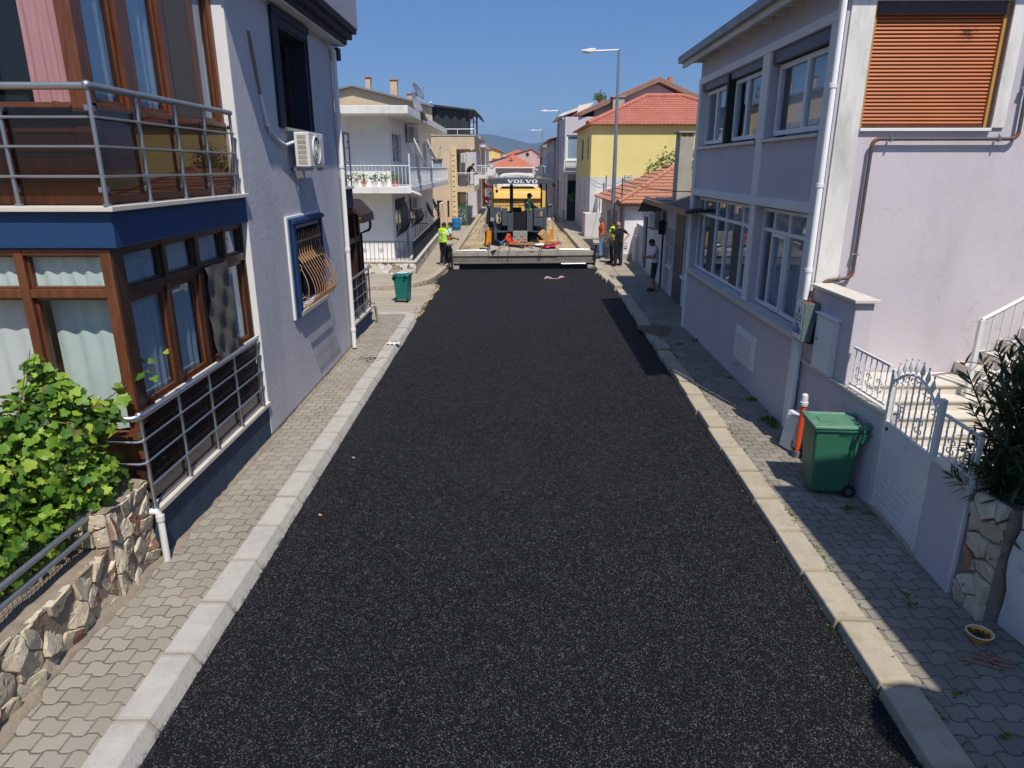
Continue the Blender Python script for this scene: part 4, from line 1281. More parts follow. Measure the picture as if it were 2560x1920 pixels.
b = MB(); b.box(4.24, 4.56, 8.34, 9.68, 2.402, 2.445); b.build('pier_coping', 'marble', Q, .006)
b = MB(FB); b.box(1.17, 1.80, -.18, 0, .05, 1.21); b.build('gate_pillar', 'lilac_plaster', Q, .01)
b = MB(FB); b.box(1.15, 1.83, -.20, .03, 1.213, 1.25); b.build('pillar_coping', 'marble', Q, .006)
b = MB(FB); b.box(-.02, 1.17, -.3, .02, .05, .16); b.build('threshold', 'kerb_buff', Q, .01)
b = MB(); b.box(4.225, 4.283, 8.72, 9.30, 1.335, 2.09)
cb = tag(b.build('electric_cabinet', 'plastic_white', None, .006), 'tall white electric cabinet fixed to the street side of the pier', 'cabinet')
b = MB(); b.box(4.20, 4.285, 8.70, 9.32, 2.092, 2.115); b.build('cap', 'white_paint', cb, .004)
b = MB(); b.box(4.219, 4.2245, 8.76, 9.26, 1.36, 2.06); b.build('door', 'white_paint', cb, .003)
b = MB(); b.cyl((4.218, 9.2, 1.75), (4.205, 9.2, 1.75), .018, n=10); b.build('lock', 'steel', cb)
# wrought-iron work
def scroll(b, u, z, n, s, fl=1, r=.007):
    """an S / C pair of scrolls"""
    for sx in (-1, 1):
        for sz in (-1, 1):
            pts = []
            for i in range(13):
                t = i / 12; a = t * 4.4; rr = s * (.34 - .17 * t)
                pts.append((u + sx * (s * .36 - rr * math.cos(a)), n, z + sz * (s * .12 + s * .42 + rr * math.sin(a) * 1 - s * .12)))
            b.tube([(u + sx * .004, n, z)] + pts, r, 5)
def twisted(b, u, z0, z1, n, r=.0085):
    m = max(4, int((z1 - z0) / .022))
    b.tube([(u + .0018 * math.sin(i * 1.6), n + .0018 * math.cos(i * 1.6), z0 + (z1 - z0) * i / m) for i in range(m + 1)], [r * (1 + .22 * (i % 2)) for i in range(m + 1)], 5)
def iron_panel(F, u0, u1, z0, z1, nb, m, parent, scz, n=0.0):
    b = MB(F)
    b.box(u0, u1, n - .014, n + .014, z1 - .03, z1); b.box(u0, u1, n - .012, n + .012, z0, z0 + .022)
    o = b.build('rail', m, parent, .003)
    for i in range(nb):
        u = u0 + (u1 - u0) * (i + .5) / nb
        b = MB(F); twisted(b, u, z0 + .02, z1 - .03, n); b.build('bar', m, parent, smooth=60)
    for i in scz:
        b = MB(F); scroll(b, u0 + (u1 - u0) * (i + .5) / nb, (z0 + z1) / 2 - .06, n + .004, .10); b.build('scroll', m, parent, smooth=60)
W1 = thing('iron_fence', 'short white wrought-iron fence on the marble coping between pier and gate', 'fence', (4.29, 7.9, 1.33))
iron_panel(FBA, 1.36, 2.22, 1.37, 1.86, 7, 'white_metal', W1, (1, 3, 5), -.03)
W2 = thing('iron_fence', 'white wrought-iron fence on the gate pillar beside the dark oleander', 'fence', (4.2, 6, 1.25))
iron_panel(FB, 1.20, 1.78, 1.29, 1.72, 5, 'white_metal', W2, (1, 3), -.03)
b = MB(FB); b.box(1.78, 1.815, -.05, -.01, .08, 1.76); b.build('post', 'white_metal', W2, .003)
GT = thing('garden_gate', 'white iron gate with arched spear top and solid lower panel', 'gate', (4.25, 6.9, .15))
b = MB(FB); b.box(.05, .10, -.05, .0, .14, 1.84); b.build('gate_post', 'white_metal', GT, .003)
b = MB(FB); b.box(1.08, 1.15, -.05, .0, .14, 1.84); b.build('gate_post', 'white_metal', GT, .003)
b = MB(FB); b.box(.11, 1.07, -.035, -.012, .17, 1.20); gp = b.build('lower_panel', 'white_metal', GT, .003)
b = MB(FB)
b.box(.11, 1.07, -.011, -.007, .66, .675)
for i in range(12):
    for j in range(5): b.prism([(.13 + i * .077, .19 + j * .09), (.168 + i * .077, .235 + j * .09), (.13 + i * .077, .28 + j * .09), (.092 + i * .077 + .02, .235 + j * .09)], -.0118, -.008, 'y')
b.build('relief', 'white_metal', gp)
b = MB(FB); b.box(.105, 1.075, -.04, -.008, 1.203, 1.235); b.build('rail', 'white_metal', GT, .003)
def arch(u): return 1.72 + .20 * math.sin(max(0, min(1, (u - .13) / .92)) * math.pi) ** .8 - .04 * (u - .1)
b = MB(FB); b.tube([(.11 + .96 * i / 20, -.022, arch(.11 + .96 * i / 20)) for i in range(21)], .016, 6); b.build('arch', 'white_metal', GT, smooth=60)
for i in range(8):
    u = .17 + i * .12
    b = MB(FB); twisted(b, u, 1.235, arch(u), -.022)
    za = arch(u)
    b.lathe([(.006, 0), (.012, .03), (.026, .06), (.014, .12), (.004, .155), (.010, .165), (.010, .18), (.001, .19)], (u, -.022, za + .01), 6)
    b.build('spear_bar', 'white_metal', GT, smooth=40)
    b = MB(FB)
    for s in (-1, 1): b.tube([(u + s * (.028 + .03 * math.cos(a)), -.018, za - .065 + .032 * math.sin(a)) for a in [q * .52 for q in range(11)]], .006, 5)
    b.build('scroll', 'white_metal', GT, smooth=60)
for u in (.35, .77):
    b = MB(FB); scroll(b, u, 1.42, -.016, .11); b.build('scroll', 'white_metal', GT, smooth=60)
b = MB(FB); b.cyl((.14, .0, 1.15), (.14, -.02, 1.15), .022, n=12); b.build('lock', 'dark_iron', GT)
# steps behind the gate
ST = thing('marble_steps', 'marble steps and landing rising behind the white gate', 'steps', (5.4, 8.6, 0))
b = MB()
for i, (yy, zz) in enumerate([(7.85, .34), (8.1, .50), (8.35, .66), (8.6, .82), (8.85, .97), (9.1, 1.12)]):
    b.box(4.54, 6.5 - .0 * i, yy, 9.70, zz - .16 - (.2 if i == 0 else 0), zz - .03)
b.build('risers', 'marble', ST)
for i, (yy, zz) in enumerate([(7.85, .34), (8.1, .50), (8.35, .66), (8.6, .82), (8.85, .97), (9.1, 1.12)]):
    b = MB(); b.box(4.54, 6.52, yy - .03, (yy + .25) if i < 5 else 9.7, zz - .0295, zz); b.build('tread', 'marble', ST, .004)
for i in range(6):
    b = MB(); b.box(6.53 + i * .28, 8.6, 9.0 + i * .002, 9.70, (-.1 if i == 0 else 1.12 + i * .17), 1.29 + i * .17 - .001); b.build('tread', 'marble', ST, .004)
b = MB(); b.quad((4.5, 5.6, .135), (9, 5.6, .135), (9, 9.74, .135), (4.5, 9.74, .135)); struct(b.build('yard_floor', 'concrete'))
SR = thing('stair_rail', 'white iron handrail climbing along the lilac wall above the steps', 'railing', (6.3, 9, 1))
b = MB(); b.tube([(6.30, 8.98, 2.06), (8.3, 8.98, 3.25)], .03, 6); b.build('handrail', 'white_metal', SR, smooth=40)
b = MB(); b.box(6.27, 6.33, 8.95, 9.01, .6, 2.06); b.build('post', 'white_metal', SR, .004)
for i in range(14):
    u = 6.45 + i * .13; zt = 2.06 + (u - 6.3) * .595
    b = MB(); twisted(b, 0, 0, 1, 0); b = MB(); b.tube([(u, 8.98, zt - .95), (u, 8.98, zt - .02)], .009, 5); b.build('bar', 'white_metal', SR)
b = MB(); b.tube([(6.30, 8.98, 1.12), (8.3, 8.98, 2.31)], .014, 6); b.build('rail', 'white_metal', SR)
b = MB(); b.obox((6.42, 8.98, .8), (.03, .03, .5), (0, R(-60), 0)); b.build('brace', 'white_metal', SR)
# ------------------------------------------------------------------ asphalt paver
def slab_letters(parent, F, x0, x1, z0, z1, m, word='VOLVO'):
    """slab-serif capitals V O L as solid outlines"""
    n = len(word); gap = .05; W = (x1 - x0); lw = W / (n - .35) * 1.0; h = z1 - z0
    x = x0
    for ch in word:
        w = lw * {'V': 1.10, 'O': 1.0, 'L': .84}[ch]
        b = MB(F)
        def P(*pts): b.prism([(x + a * w, z0 + c * h) for a, c in pts], .0, .008, 'y')
        if ch == 'V':
            P((.10, .86), (.36, .86), (.56, .30), (.44, 0), (.40, 0)); P((.561, .30), (.72, .86), (.84, .86), (.60, 0), (.441, 0))
            P((.0, .862), (.46, .862), (.46, 1), (0, 1)); P((.6, .862), (.98, .862), (.98, 1), (.6, 1))
        elif ch == 'O':
            k = 22; o = []; i_ = []
            for j in range(k):
                t = 2 * math.pi * j / k
                o.append((.46 + .46 * math.cos(t), .5 + .54 * math.sin(t))); i_.append((.46 + .19 * math.cos(t), .5 + .40 * math.sin(t)))
            for j in range(k):
                l = (j + 1) % k
                P(o[j], o[l], i_[l], i_[j])
        else:
            P((.14, .14), (.40, .14), (.40, .86), (.14, .86)); P((0, .862), (.54, .862), (.54, 1), (0, 1)); P((0, 0), (.80, 0), (.80, .138), (0, .138)); P((.66, .14), (.80, .14), (.80, .42), (.72, .42))
        b.build('lettering', m, parent)
        x += w
PV = thing('road_paver', 'grey asphalt paver with a lettered canopy laying the new black surface', 'road paver', (0, 0, 0))
def pb(name, m, f, bev=.008, parent=None, smooth=0):
    b = MB(); f(b); return b.build(name, m, parent or PV, bev, smooth)
# screed
scr = pb('screed_deck', 'machine_dusty', lambda b: b.box(-1.42, 1.40, .0, .62, .57, .80), .012)
pb('screed_plate', 'screed_mid', lambda b: b.box(-2.88, 2.90, .06, .6, .345, .568), parent=scr)
pb('screed_ledge', 'screed_mid', lambda b: b.box(-2.88, 2.90, -.06, .3, .275, .343), parent=scr)
pb('screed_shoe', 'machine_dark', lambda b: b.box(-2.86, 2.86, .10, .55, .04, .273), parent=scr)
e = pb('screed_extension', 'machine_dusty', lambda b: b.box(-2.90, -1.425, .02, .56, .57, .745), .012)
pb('cylinder', 'steel', lambda b: (b.cyl((-2.5, .2, .79), (-1.5, .2, .79), .03), b.cyl((-2.75, .2, .79), (-2.5, .2, .79), .02)), 0, e, 40)
e = pb('screed_extension', 'machine_dusty', lambda b: b.box(1.405, 2.92, .02, .56, .57, .755), .012)
pb('cylinder', 'steel', lambda b: (b.cyl((1.5, .2, .80), (2.5, .2, .80), .03), b.cyl((2.5, .2, .80), (2.75, .2, .80), .02)), 0, e, 40)
pb('cylinder', 'steel', lambda b: b.cyl((1.55, -.08, .25), (2.55, -.08, .25), .035), 0, e, 40)
pb('screed_ribs', 'machine_grey', lambda b: [b.box(x, x + .012, .045, .06, .35, .566) for x in (-1.42, .12, 1.40)], 0, scr)
pb('slot', 'black', lambda b: (b.box(.24, .42, -.004, -.001, .72, .755), b.cyl((-.1, -.004, .72), (-.1, -.001, .72), .02)), 0, scr)
pb('deck_top', 'machine_dusty', lambda b: b.prism([(.10, .802), (.62, .802), (.75, .92), (.55, .95)], -1.35, 1.35, 'x'))
for s in (-1, 1):
    ep = pb('end_gate', 'machine_dark', lambda b: (b.box(s * 2.93 - .03, s * 2.93 + .03, -.1, .9, .04, .80), b.box(s * 2.99 - .03, s * 2.99 + .03, .1, .16, .3, 1.05)))
    pb('control_panel', 'machine_dusty', lambda b: (b.obox((s * 2.99, .08, 1.10), (.26, .3, .10), (R(20), 0, 0)), b.obox((s * 2.99, .12, 1.02), (.18, .2, .05))), .01, ep)
    pb('skid', 'machine_dusty', lambda b: b.box(s * 2.75 - .12, s * 2.75 + .12, -.16, .1, .06, .2), .02, ep)
    pb('tow_arm', 'machine_grey', lambda b: b.prism([(.55, .45), (.75, .9), (3.6, .95), (3.6, .75), (1.2, .6)], s * 1.30 - .05, s * 1.30 + .05, 'x'))
    def track(b):
        pr = [(1.6, .04), (4.9, .04), (5.25, .3), (5.2, .62), (4.8, .80), (1.7, .80), (1.3, .62), (1.25, .3)]
        b.prism(pr, s * .98 - .15, s * .98 + .15, 'x')
        for i in range(20): b.box(s * .98 - .16, s * .98 + .16, 1.5 + i * .18, 1.6 + i * .18, .805, .83)
    tk = pb('track', 'rubber', track)
    pb('track_frame', 'machine_dark', lambda b: b.box(s * .98 + s * .16 - .01, s * .98 + s * .16 + .01, 1.7, 4.8, .2, .6), .0, tk)
# body
pb('engine_body', 'machine_dark', lambda b: (b.box(-.80, .80, 2.35, 5.4, .55, 2.05), b.box(-1.15, 1.15, 2.5, 5.4, .85, 1.45)), .03)
pb('hopper', 'machine_grey', lambda b: (b.prism([(-1.45, 1.6), (-1.38, 1.62), (-.5, .6), (.5, .6), (1.38, 1.62), (1.45, 1.6), (.7, .5), (-.7, .5)], 5.4, 7.4, 'y')))
pb('auger_housing', 'machine_dark', lambda b: (b.box(-1.2, 1.2, .95, 1.5, .15, .8), b.cyl((-2.6, 1.05, .3), (2.6, 1.05, .3), .16)), .02)
pb('platform', 'machine_grey', lambda b: b.box(-1.15, 1.18, 2.15, 4.1, 1.33, 1.40))
pb('conveyor_frame', 'machine_dusty', lambda b: (b.box(-.30, .32, 2.0, 2.1, .78, 1.40), [b.cyl((-.2 + i * .14, 1.98, 1.22 - .13 * (i % 2)), (-.2 + i * .14, 2.0, 1.22 - .13 * (i % 2)), .07) for i in range(4)], b.box(-.3, .32, 1.95, 2.0, .94, .98)), .01)
pb('opening', 'black', lambda b: b.box(-.30, .33, 2.2, 2.3, 1.40, 2.18), 0)
pb('step_panel', 'machine_grey', lambda b: b.prism([(-.53, 1.36), (-.31, 1.36), (-.30, 2.14), (-.53, 2.14)], 2.08, 2.14, 'y'))
pb('step_panel', 'machine_grey', lambda b: b.prism([(.34, 1.36), (.56, 1.36), (.56, 2.18), (.34, 2.18)], 2.08, 2.14, 'y'))
pb('grab_rail', 'steel', lambda b: (b.tube([(-.31, 2.05, 1.38), (-.31, 2.05, 2.15), (-.31, 2.3, 2.2)], .014), b.tube([(.33, 2.05, 1.38), (.33, 2.05, 2.3), (.33, 2.3, 2.36)], .014)), 0, None, 40)
pb('console', 'machine_grey', lambda b: b.box(-.77, -.54, 2.02, 2.4, 1.62, 2.36), .015)
def reel(b):
    b.tube([(-.93 + .10 * math.cos(t), 2.0, 1.95 + .22 * math.sin(t)) for t in [i * 6.283 / 20 for i in range(20)]], .022, 6, closed=True)
    b.cyl((-.93, 1.98, 1.95), (-.93, 2.1, 1.95), .05)
pb('hose_reel', 'machine_dusty', reel, 0, None, 40)
pb('side_panel', 'machine_grey', lambda b: (b.box(-1.12, -.80, 2.12, 2.5, 2.10, 2.40), b.box(-1.11, -1.0, 2.1, 2.4, 1.0, 2.1)), .015)
pb('fuel_tank', 'machine_dark', lambda b: b.box(-1.42, -1.15, 2.2, 3.4, 1.55, 2.40), .03)
pb('side_box', 'machine_grey', lambda b: b.box(-1.28, -1.125, 2.0, 2.2, 1.80, 2.55), .01)
pb('battery_box', 'machine_dusty', lambda b: b.box(-1.28, -1.12, 1.96, 1.999, 1.82, 1.97), .005)
bx = pb('control_box', 'machine_grey', lambda b: (b.box(.60, 1.03, 2.02, 2.4, 1.96, 2.33), b.box(.60, 1.03, 2.02, 2.4, 1.60, 1.93)), .015)
pb('sticker', 'cardboard', lambda b: b.box(.88, .96, 2.012, 2.019, 2.02, 2.22), 0, bx)
pb('side_panel', 'machine_grey', lambda b: (b.box(1.035, 1.16, 2.06, 2.5, 1.36, 2.38), b.box(1.22, 1.38, 2.1, 2.3, 2.0, 2.5)), .015)
pb('grab_rail', 'steel', lambda b: b.tube([(1.25, 2.05, 2.5), (1.38, 2.05, 2.5), (1.42, 2.05, 2.42), (1.42, 2.05, 1.9)], .014), 0, None, 40)
pb('lamp', 'plastic_white', lambda b: (b.box(1.18, 1.34, 1.96, 2.06, 1.80, 1.95), b.box(1.2, 1.32, 1.945, 1.959, 1.82, 1.93)), .01)
mat('plate_orange', 'e08a1a', .5, .06, 3, 0, stain='b06a12', samt=.3, sscale=4)
pb('side_plate', 'plate_orange', lambda b: b.prism([(1.27, .80), (1.45, .80), (1.44, 1.98), (1.40, 1.98), (1.38, 1.5), (1.30, 1.5)], 1.75, 1.79, 'y'))
pb('side_plate', 'plate_orange', lambda b: b.box(-1.52, -1.24, 2.2, 2.24, .80, 1.50))
pb('left_arm', 'machine_dusty', lambda b: (b.obox((-1.5, 2.0, 1.62), (.22, .1, .12)), b.tube([(-1.5, 1.9, 1.6), (-1.48, 1.9, 2.0), (-1.42, 1.95, 2.35), (-1.5, 2.0, 2.45)], .028), b.obox((-1.5, 1.95, 1.48), (.2, .2, .14))), .008)
# canopy
def canopy(b):
    pr = [(-1.27, 3.36), (1.36, 3.36), (1.42, 3.42), (1.40, 3.52), (1.30, 3.57), (.1, 3.605), (-1.20, 3.575), (-1.27, 3.55)]
    b.prism(pr, 2.05, 4.5, 'y')
cn = pb('canopy', 'machine_grey', canopy, .012)
FC = frame((0, 2.047, 0), (1, 0, 0), (0, -1, 0))
slab_letters(cn, FC, -.56, .66, 3.395, 3.53, 'sign_white')
for x, y0, nm in ((-1.16, 2.2, 1), (1.15, 2.2, 1), (-1.16, 4.3, 1), (1.15, 4.3, 1)):
    pb('canopy_post', 'machine_dark', lambda b: b.box(x - .028, x + .028, y0, y0 + .06, 1.4, 3.36), 0)
pb('exhaust', 'black', lambda b: (b.cyl((-.33, 2.6, 2.0), (-.33, 2.6, 3.28), .075), b.cyl((-.33, 2.6, 3.28), (-.33, 2.6, 3.34), .06)), 0, None, 40)
pb('work_lamp', 'black', lambda b: (b.obox((-.98, 2.3, 3.05), (.11, .1, .11)), b.cyl((-.98, 2.3, 3.1), (-.98, 2.3, 3.36), .012)), .01)
pb('work_lamp', 'black', lambda b: (b.obox((1.47, 2.2, 3.30), (.14, .1, .13), (0, R(25), 0)), b.cyl((1.36, 2.2, 3.4), (1.47, 2.2, 3.34), .012)), .01)
pb('steering_console', 'machine_dark', lambda b: (b.obox((-.1, 3.1, 2.22), (.5, .3, .12), (R(25), 0, 0)), b.cyl((-.1, 3.1, 1.4), (-.1, 3.1, 2.2), .05), b.tube([(-.1 + .16 * math.cos(t), 2.95, 2.36 + .16 * math.sin(t)) for t in [i * 6.283 / 16 for i in range(16)]], .012, 5, closed=True)), .01)
pb('mirror_arm', 'machine_dark', lambda b: (b.tube([(-1.16, 2.2, 2.7), (-1.35, 2.2, 2.7), (-1.35, 2.2, 2.62)], .012), b.obox((-1.35, 2.2, 2.7), (.12, .05, .12))), 0)
pb('seat', 'black', lambda b: (b.box(.30, .72, 2.45, 2.95, 1.95, 2.08), b.box(.30, .72, 2.95, 3.05, 2.0, 2.4), b.box(.45, .57, 2.6, 2.8, 1.4, 1.95)), .03)
PV.location = (.47, 28.2, 0); PV.rotation_euler = (0, 0, R(3.6))
pvX = Matrix.Translation((.47, 28.2, 0)) @ Matrix.Rotation(R(3.6), 4, 'Z')
def pvp(x, y, z): return pvX @ Vector((x, y, z))

# ---- load lying on the screed deck
def clutter(name, label, cat, m, f, bev=0, group=None, smooth=0):
    b = MB(pvX.copy()); f(b); return tag(b.build(name, m, None, bev, smooth), label, cat, group)
BR = thing('wheelbarrow', 'upturned orange wheelbarrow lying on the paver screed', 'wheelbarrow', pvp(-.55, .6, .95))
b = MB(pvX.copy()); b.prism([(-.74, 1.20), (-.60, 1.44), (-.24, 1.06), (-.20, .94), (-.36, .88)], .42, .86, 'y'); t_ = b.build('tray', 'plastic_orange', BR, .04, 40)
b = MB(pvX.copy()); b.tube([(-.58, .405, 1.36), (-.48, .40, 1.30), (-.42, .40, 1.20), (-.46, .405, 1.13)], .012, 6); b.build('grip', 'dark_iron', BR, smooth=40)
b = MB(pvX.copy()); b.tube([(-.98, .5, 1.02), (-.62, .55, 1.24), (-.5, .6, 1.42)], .022); b.build('handle', 'plastic_orange', BR, smooth=40)
b = MB(pvX.copy()); b.tube([(-.50, .45, .88), (-.15, .55, 1.06), (.12, .62, 1.22)], .024); b.build('handle', 'plastic_orange', BR, smooth=40)
b = MB(pvX.copy()); b.cyl((-1.12, .48, 1.02), (-1.06, .58, 1.05), .17, n=18); b.build('wheel', 'rubber', BR, .02, 40)
b = MB(pvX.copy()); b.tube([(-1.09, .53, 1.03), (-.85, .5, 1.0), (-.62, .5, .9)], .016); b.tube([(-.55, .55, 1.3), (-.42, .55, 1.28), (-.38, .57, 1.18)], .014); b.build('frame', 'dark_iron', BR, smooth=40)
rnd = random.Random(12)
clutter('cardboard_box', 'long tan cardboard box leaning on the paver screed', 'box', 'cardboard', lambda b: b.obox((1.0, .75, 1.22), (.30, .34, .66), (R(8), R(-42), R(10))), .006)
clutter('cardboard_box', 'small open tan carton under the long leaning box', 'box', 'cardboard', lambda b: (b.obox((.78, .6, 1.03), (.26, .28, .22), (0, 0, R(12))), b.obox((.66, .6, 1.17), (.02, .26, .16), (0, R(-35), 0))), .004)
clutter('cardboard_box', 'squashed tan carton beside the orange side plate', 'box', 'cardboard', lambda b: b.obox((1.22, .62, 1.04), (.26, .24, .20), (R(10), R(12), R(-15))), .004)
for i in range(14):
    x = rnd.uniform(-.55, 1.25); L = rnd.uniform(.3, .75); y = rnd.uniform(.3, .75)
    clutter('wood_board', ['broken pale plank in the scrap pile on the screed', 'loose wood offcut in the scrap pile on the screed'][i % 2], 'board', 'timber' if i % 3 else 'cardboard', lambda b: b.obox((x, y, .965 + .018 * (i % 6)), (L, rnd.uniform(.06, .16), .02), (rnd.uniform(-.15, .15), rnd.uniform(-.12, .12), rnd.uniform(-.7, .7))), .003, 'wood scraps piled on the paver screed')
clutter('shovel', 'long wooden shovel leaning across the rear of the screed', 'shovel', 'timber', lambda b: (b.tube([(-1.15, .05, .83), (-.72, .4, 1.02), (-.35, .7, 1.16)], .014), b.obox((-1.2, .0, .82), (.2, .24, .012), (R(10), R(-20), R(-50)))), 0, None, 40)
clutter('broom_handle', 'short pale broom handle standing on the screed edge', 'handle', 'timber', lambda b: b.tube([(-.80, .02, .80), (-.74, .4, 1.06)], .017), 0, None, 40)
def cloth(b):
    vs = []; fs = []
    for i in range(14):
        for j in range(6):
            x = .78 + .78 * i / 13; y = .12 + .5 * j / 5
            vs.append((x, y, .90 + .10 * (j / 5) + .03 * math.sin(i * 1.3 + j) + .10 * max(0, math.sin((i - 6) / 7 * 1.57))))
    for i in range(13):
        for j in range(5):
            a = i * 6 + j; fs.append((a, a + 1, a + 7, a + 6))
    b.add(vs, fs)
mat('red_cloth', 'a83a48', .85, .1, 5)
o = clutter('tarpaulin', 'crumpled red tarpaulin lying below the orange side plate', 'tarpaulin', 'red_cloth', cloth, 0, None, 80)
clutter('sack', 'white paper sack lying beside the red tarpaulin', 'sack', 'white_cloth', lambda b: b.ball((.72, .4, .98), .16, (1.5, 1, .35)), 0, None, 60)
clutter('jerrycan', 'small blue jerrycan beside the wheelbarrow wheel', 'jerrycan', 'plastic_blue', lambda b: (b.obox((-.92, .55, 1.05), (.24, .16, .12), (0, R(10), R(20))), b.cyl((-.82, .5, 1.1), (-.8, .5, 1.16), .025)), .02)
for i, xx in enumerate((-1.02, -.62, .63, .70)):
    clutter('strap', ['slack black strap nearest the left extension', 'black strap hanging beside the shovel', 'black strap hanging past the screed centre', 'thin black strap crossing its neighbour near the centre'][i], 'strap', 'black', lambda b: b.tube([(xx + .08, .3, .99), (xx + .05, .05, .83), (xx + .02, -.012, .80), (xx - .02, -.012, .6), (xx - .04, -.07, .36)], .011, 5), 0, 'straps hanging over the screed', 40)

# ---- yellow tipper truck
T = thing('dump_truck', 'yellow tipper truck backed up in front of the paver', 'truck', (.3, 39, 0))
b = MB()
b.prism([(-1.06, .95), (1.66, .95), (1.66, 2.86), (1.4, 2.98), (-.8, 2.98), (-1.06, 2.92)], 36.1, 42.0, 'y'); b.build('tipper_body', 'truck_yellow', T, .02)
b = MB()
b.box(-.92, 1.52, 36.0, 36.09, 1.3, 2.44); tg = b.build('tailgate', 'truck_yellow', T, .02)
b = MB(); b.prism([(36.0, 2.47), (35.85, 2.52), (35.95, 2.86), (36.09, 2.9), (36.09, 2.47)], -.92, 1.52, 'x'); b.build('tail_hood', 'truck_yellow', T, .03)
b = MB(); b.box(-.9, 1.5, 35.96, 35.998, 2.40, 2.45); b.build('trim', 'plate_orange', tg)
mat('red_paint', 'b5342a', .5, .1, 5)
b = MB(); rnd = random.Random(2)
for i in range(30): b.box(-.85 + i * .078, -.81 + i * .078 + rnd.uniform(0, .03), 35.99, 35.998, 2.16, 2.185 + rnd.uniform(0, .03))
b.build('red_marking', 'red_paint', tg)
b = MB(); b.box(-1.1, -.94, 36.0, 36.08, .95, 2.95); b.box(1.54, 1.70, 36.0, 36.08, .95, 2.9); b.build('corner_post', 'truck_yellow', T, .01)
b = MB()
vs = []; fs = []
for i in range(17):
    for j in range(9):
        vs.append((-.62 + 1.85 * i / 16, 36.5 + 5 * j / 8, 2.99 + .22 * math.sin(math.pi * i / 16) ** .5 + .012 * math.sin(i * 2 + j * 3)))
for i in range(16):
    for j in range(8):
        a = i * 9 + j; fs.append((a, a + 1, a + 10, a + 9))
b.add(vs, fs); b.build('tarpaulin', 'white_cloth', T, smooth=60)
b = MB(); b.prism([(-.70, 3.45), (-.5, 3.52), (.3, 3.6), (1.15, 3.52), (1.3, 3.45), (1.3, 3.62), (1.15, 3.70), (.3, 3.74), (-.5, 3.70), (-.72, 3.6)], 42.2, 43.0, 'y'); b.build('wind_deflector', 'plastic_white', T, .03)
b = MB(); b.box(-.95, 1.55, 42.1, 44.2, .9, 3.4); b.build('cab', 'plastic_white', T, .06)
b = MB(); b.box(-.7, 1.3, 36.2, 44, .55, .9); b.build('chassis', 'machine_dark', T)
for y in (37.2, 38.5, 43.2):
    for x in (-.9, 1.5):
        b = MB(); b.cyl((x - .16, y, .5), (x + .16, y, .5), .5, n=24); wh = b.build('wheel', 'rubber', T, .03, 40)
        b = MB(); b.cyl((x - .165, y, .5), (x + .165, y, .5), .24, n=18); b.build('rim', 'steel_dull', wh)
b = MB(); b.box(-1.0, 1.6, 36.05, 36.15, .65, .85); b.build('bumper', 'machine_dark', T)
# ------------------------------------------------------------------ people
mat('skin', 'b0795a', .55, .06, 8, 0); mat('skin_tan', '9a6444', .55, .06, 8, 0)
mat('hair_black', '141110', .7, .2, 30); mat('hair_grey', '4a4644', .8, .2, 30)
mat('hivis', 'b4e821', .7, .05, 8); mat('hivis_green', '3fae3a', .7, .06, 8); mat('vest_shade', '2a5a2c', .8, .15, 8); mat('reflective', 'b9bdbf', .35, .03, 8)  # vest_shade: vest green darkened in colour for the shade under the canopy
mat('cloth_black', '17181a', .9, .15, 9, .3, 90); mat('cloth_white', 'd4d8e0', .9, .04, 9, .3, 60); mat('cloth_orange', 'c04e25', .9, .06, 9, .3, 60)
mat('denim', '5d7fa3', .9, .15, 12, .3, 90); mat('cloth_olive', '2f3a33', .9, .1, 9, .3, 60); mat('cloth_dark', '25262a', .9, .15, 9, .3, 90); mat('cloth_slate', '5f6672', .9, .1, 9, .3, 60)
mat('shoe_white', 'cfccc4', .7, .05, 9); mat('shoe_black', '121213', .6, .1, 9); mat('eye', '1a1210', .3, .05, 9)
V3 = Vector
def pose(**k):
    J = dict(pel=(0, 0, .95), wst=(0, 0, 1.10), chs=(0, .01, 1.32), nck=(0, 0, 1.47), hd=(0, .025, 1.62), hl=(-.095, 0, .93), hr=(.095, 0, .93), kl=(-.10, .03, .50), kr=(.10, .03, .50), al=(-.11, -.02, .09), ar=(.11, -.02, .09), tl=(-.13, .15, .035), tr=(.13, .15, .035),
             sl=(-.185, 0, 1.41), sr=(.185, 0, 1.41), el=(-.25, -.03, 1.13), er=(.25, -.03, 1.13), wl=(-.25, .07, .88), wr=(.25, .07, .88), face=(0, 1, 0))
    J.update(k)
    return {a: V3(b) for a, b in J.items()}
def melt(b, name, m, parent, vox=.011, sm=4):
    o = b.build(name, m, parent)
    r = o.modifiers.new('remesh', 'REMESH'); r.mode = 'VOXEL'; r.voxel_size = vox; r.use_smooth_shade = True
    s = o.modifiers.new('smooth', 'SMOOTH'); s.iterations = sm; s.factor = .5
    return o
def hand(b, w, e, s):
    """palm, four curled fingers and a thumb at the end of the forearm"""
    d = (w - e).normalized(); side = d.cross(V3((0, 0, 1)))
    if side.length < .2: side = d.cross(V3((0, 1, 0)))
    side.normalize(); up = side.cross(d)
    c = w + d * .045
    b.tube([w, w + d * .04, w + d * .085], [.026, .036, .03], 8)
    for i, (o, L) in enumerate(((-.027, .062), (-.009, .075), (.009, .07), (.027, .055))):
        p = w + d * .085 + up * o
        b.tube([p, p + d * L * .5 + side * s * .012, p + d * L * .85 + side * s * .038], [.0105, .0095, .008], 6)
    p = w + d * .03 - up * .03
    b.tube([p, p + d * .035 - up * .02 + side * s * .012, p + d * .07 - up * .018 + side * s * .025], [.013, .011, .009], 6)
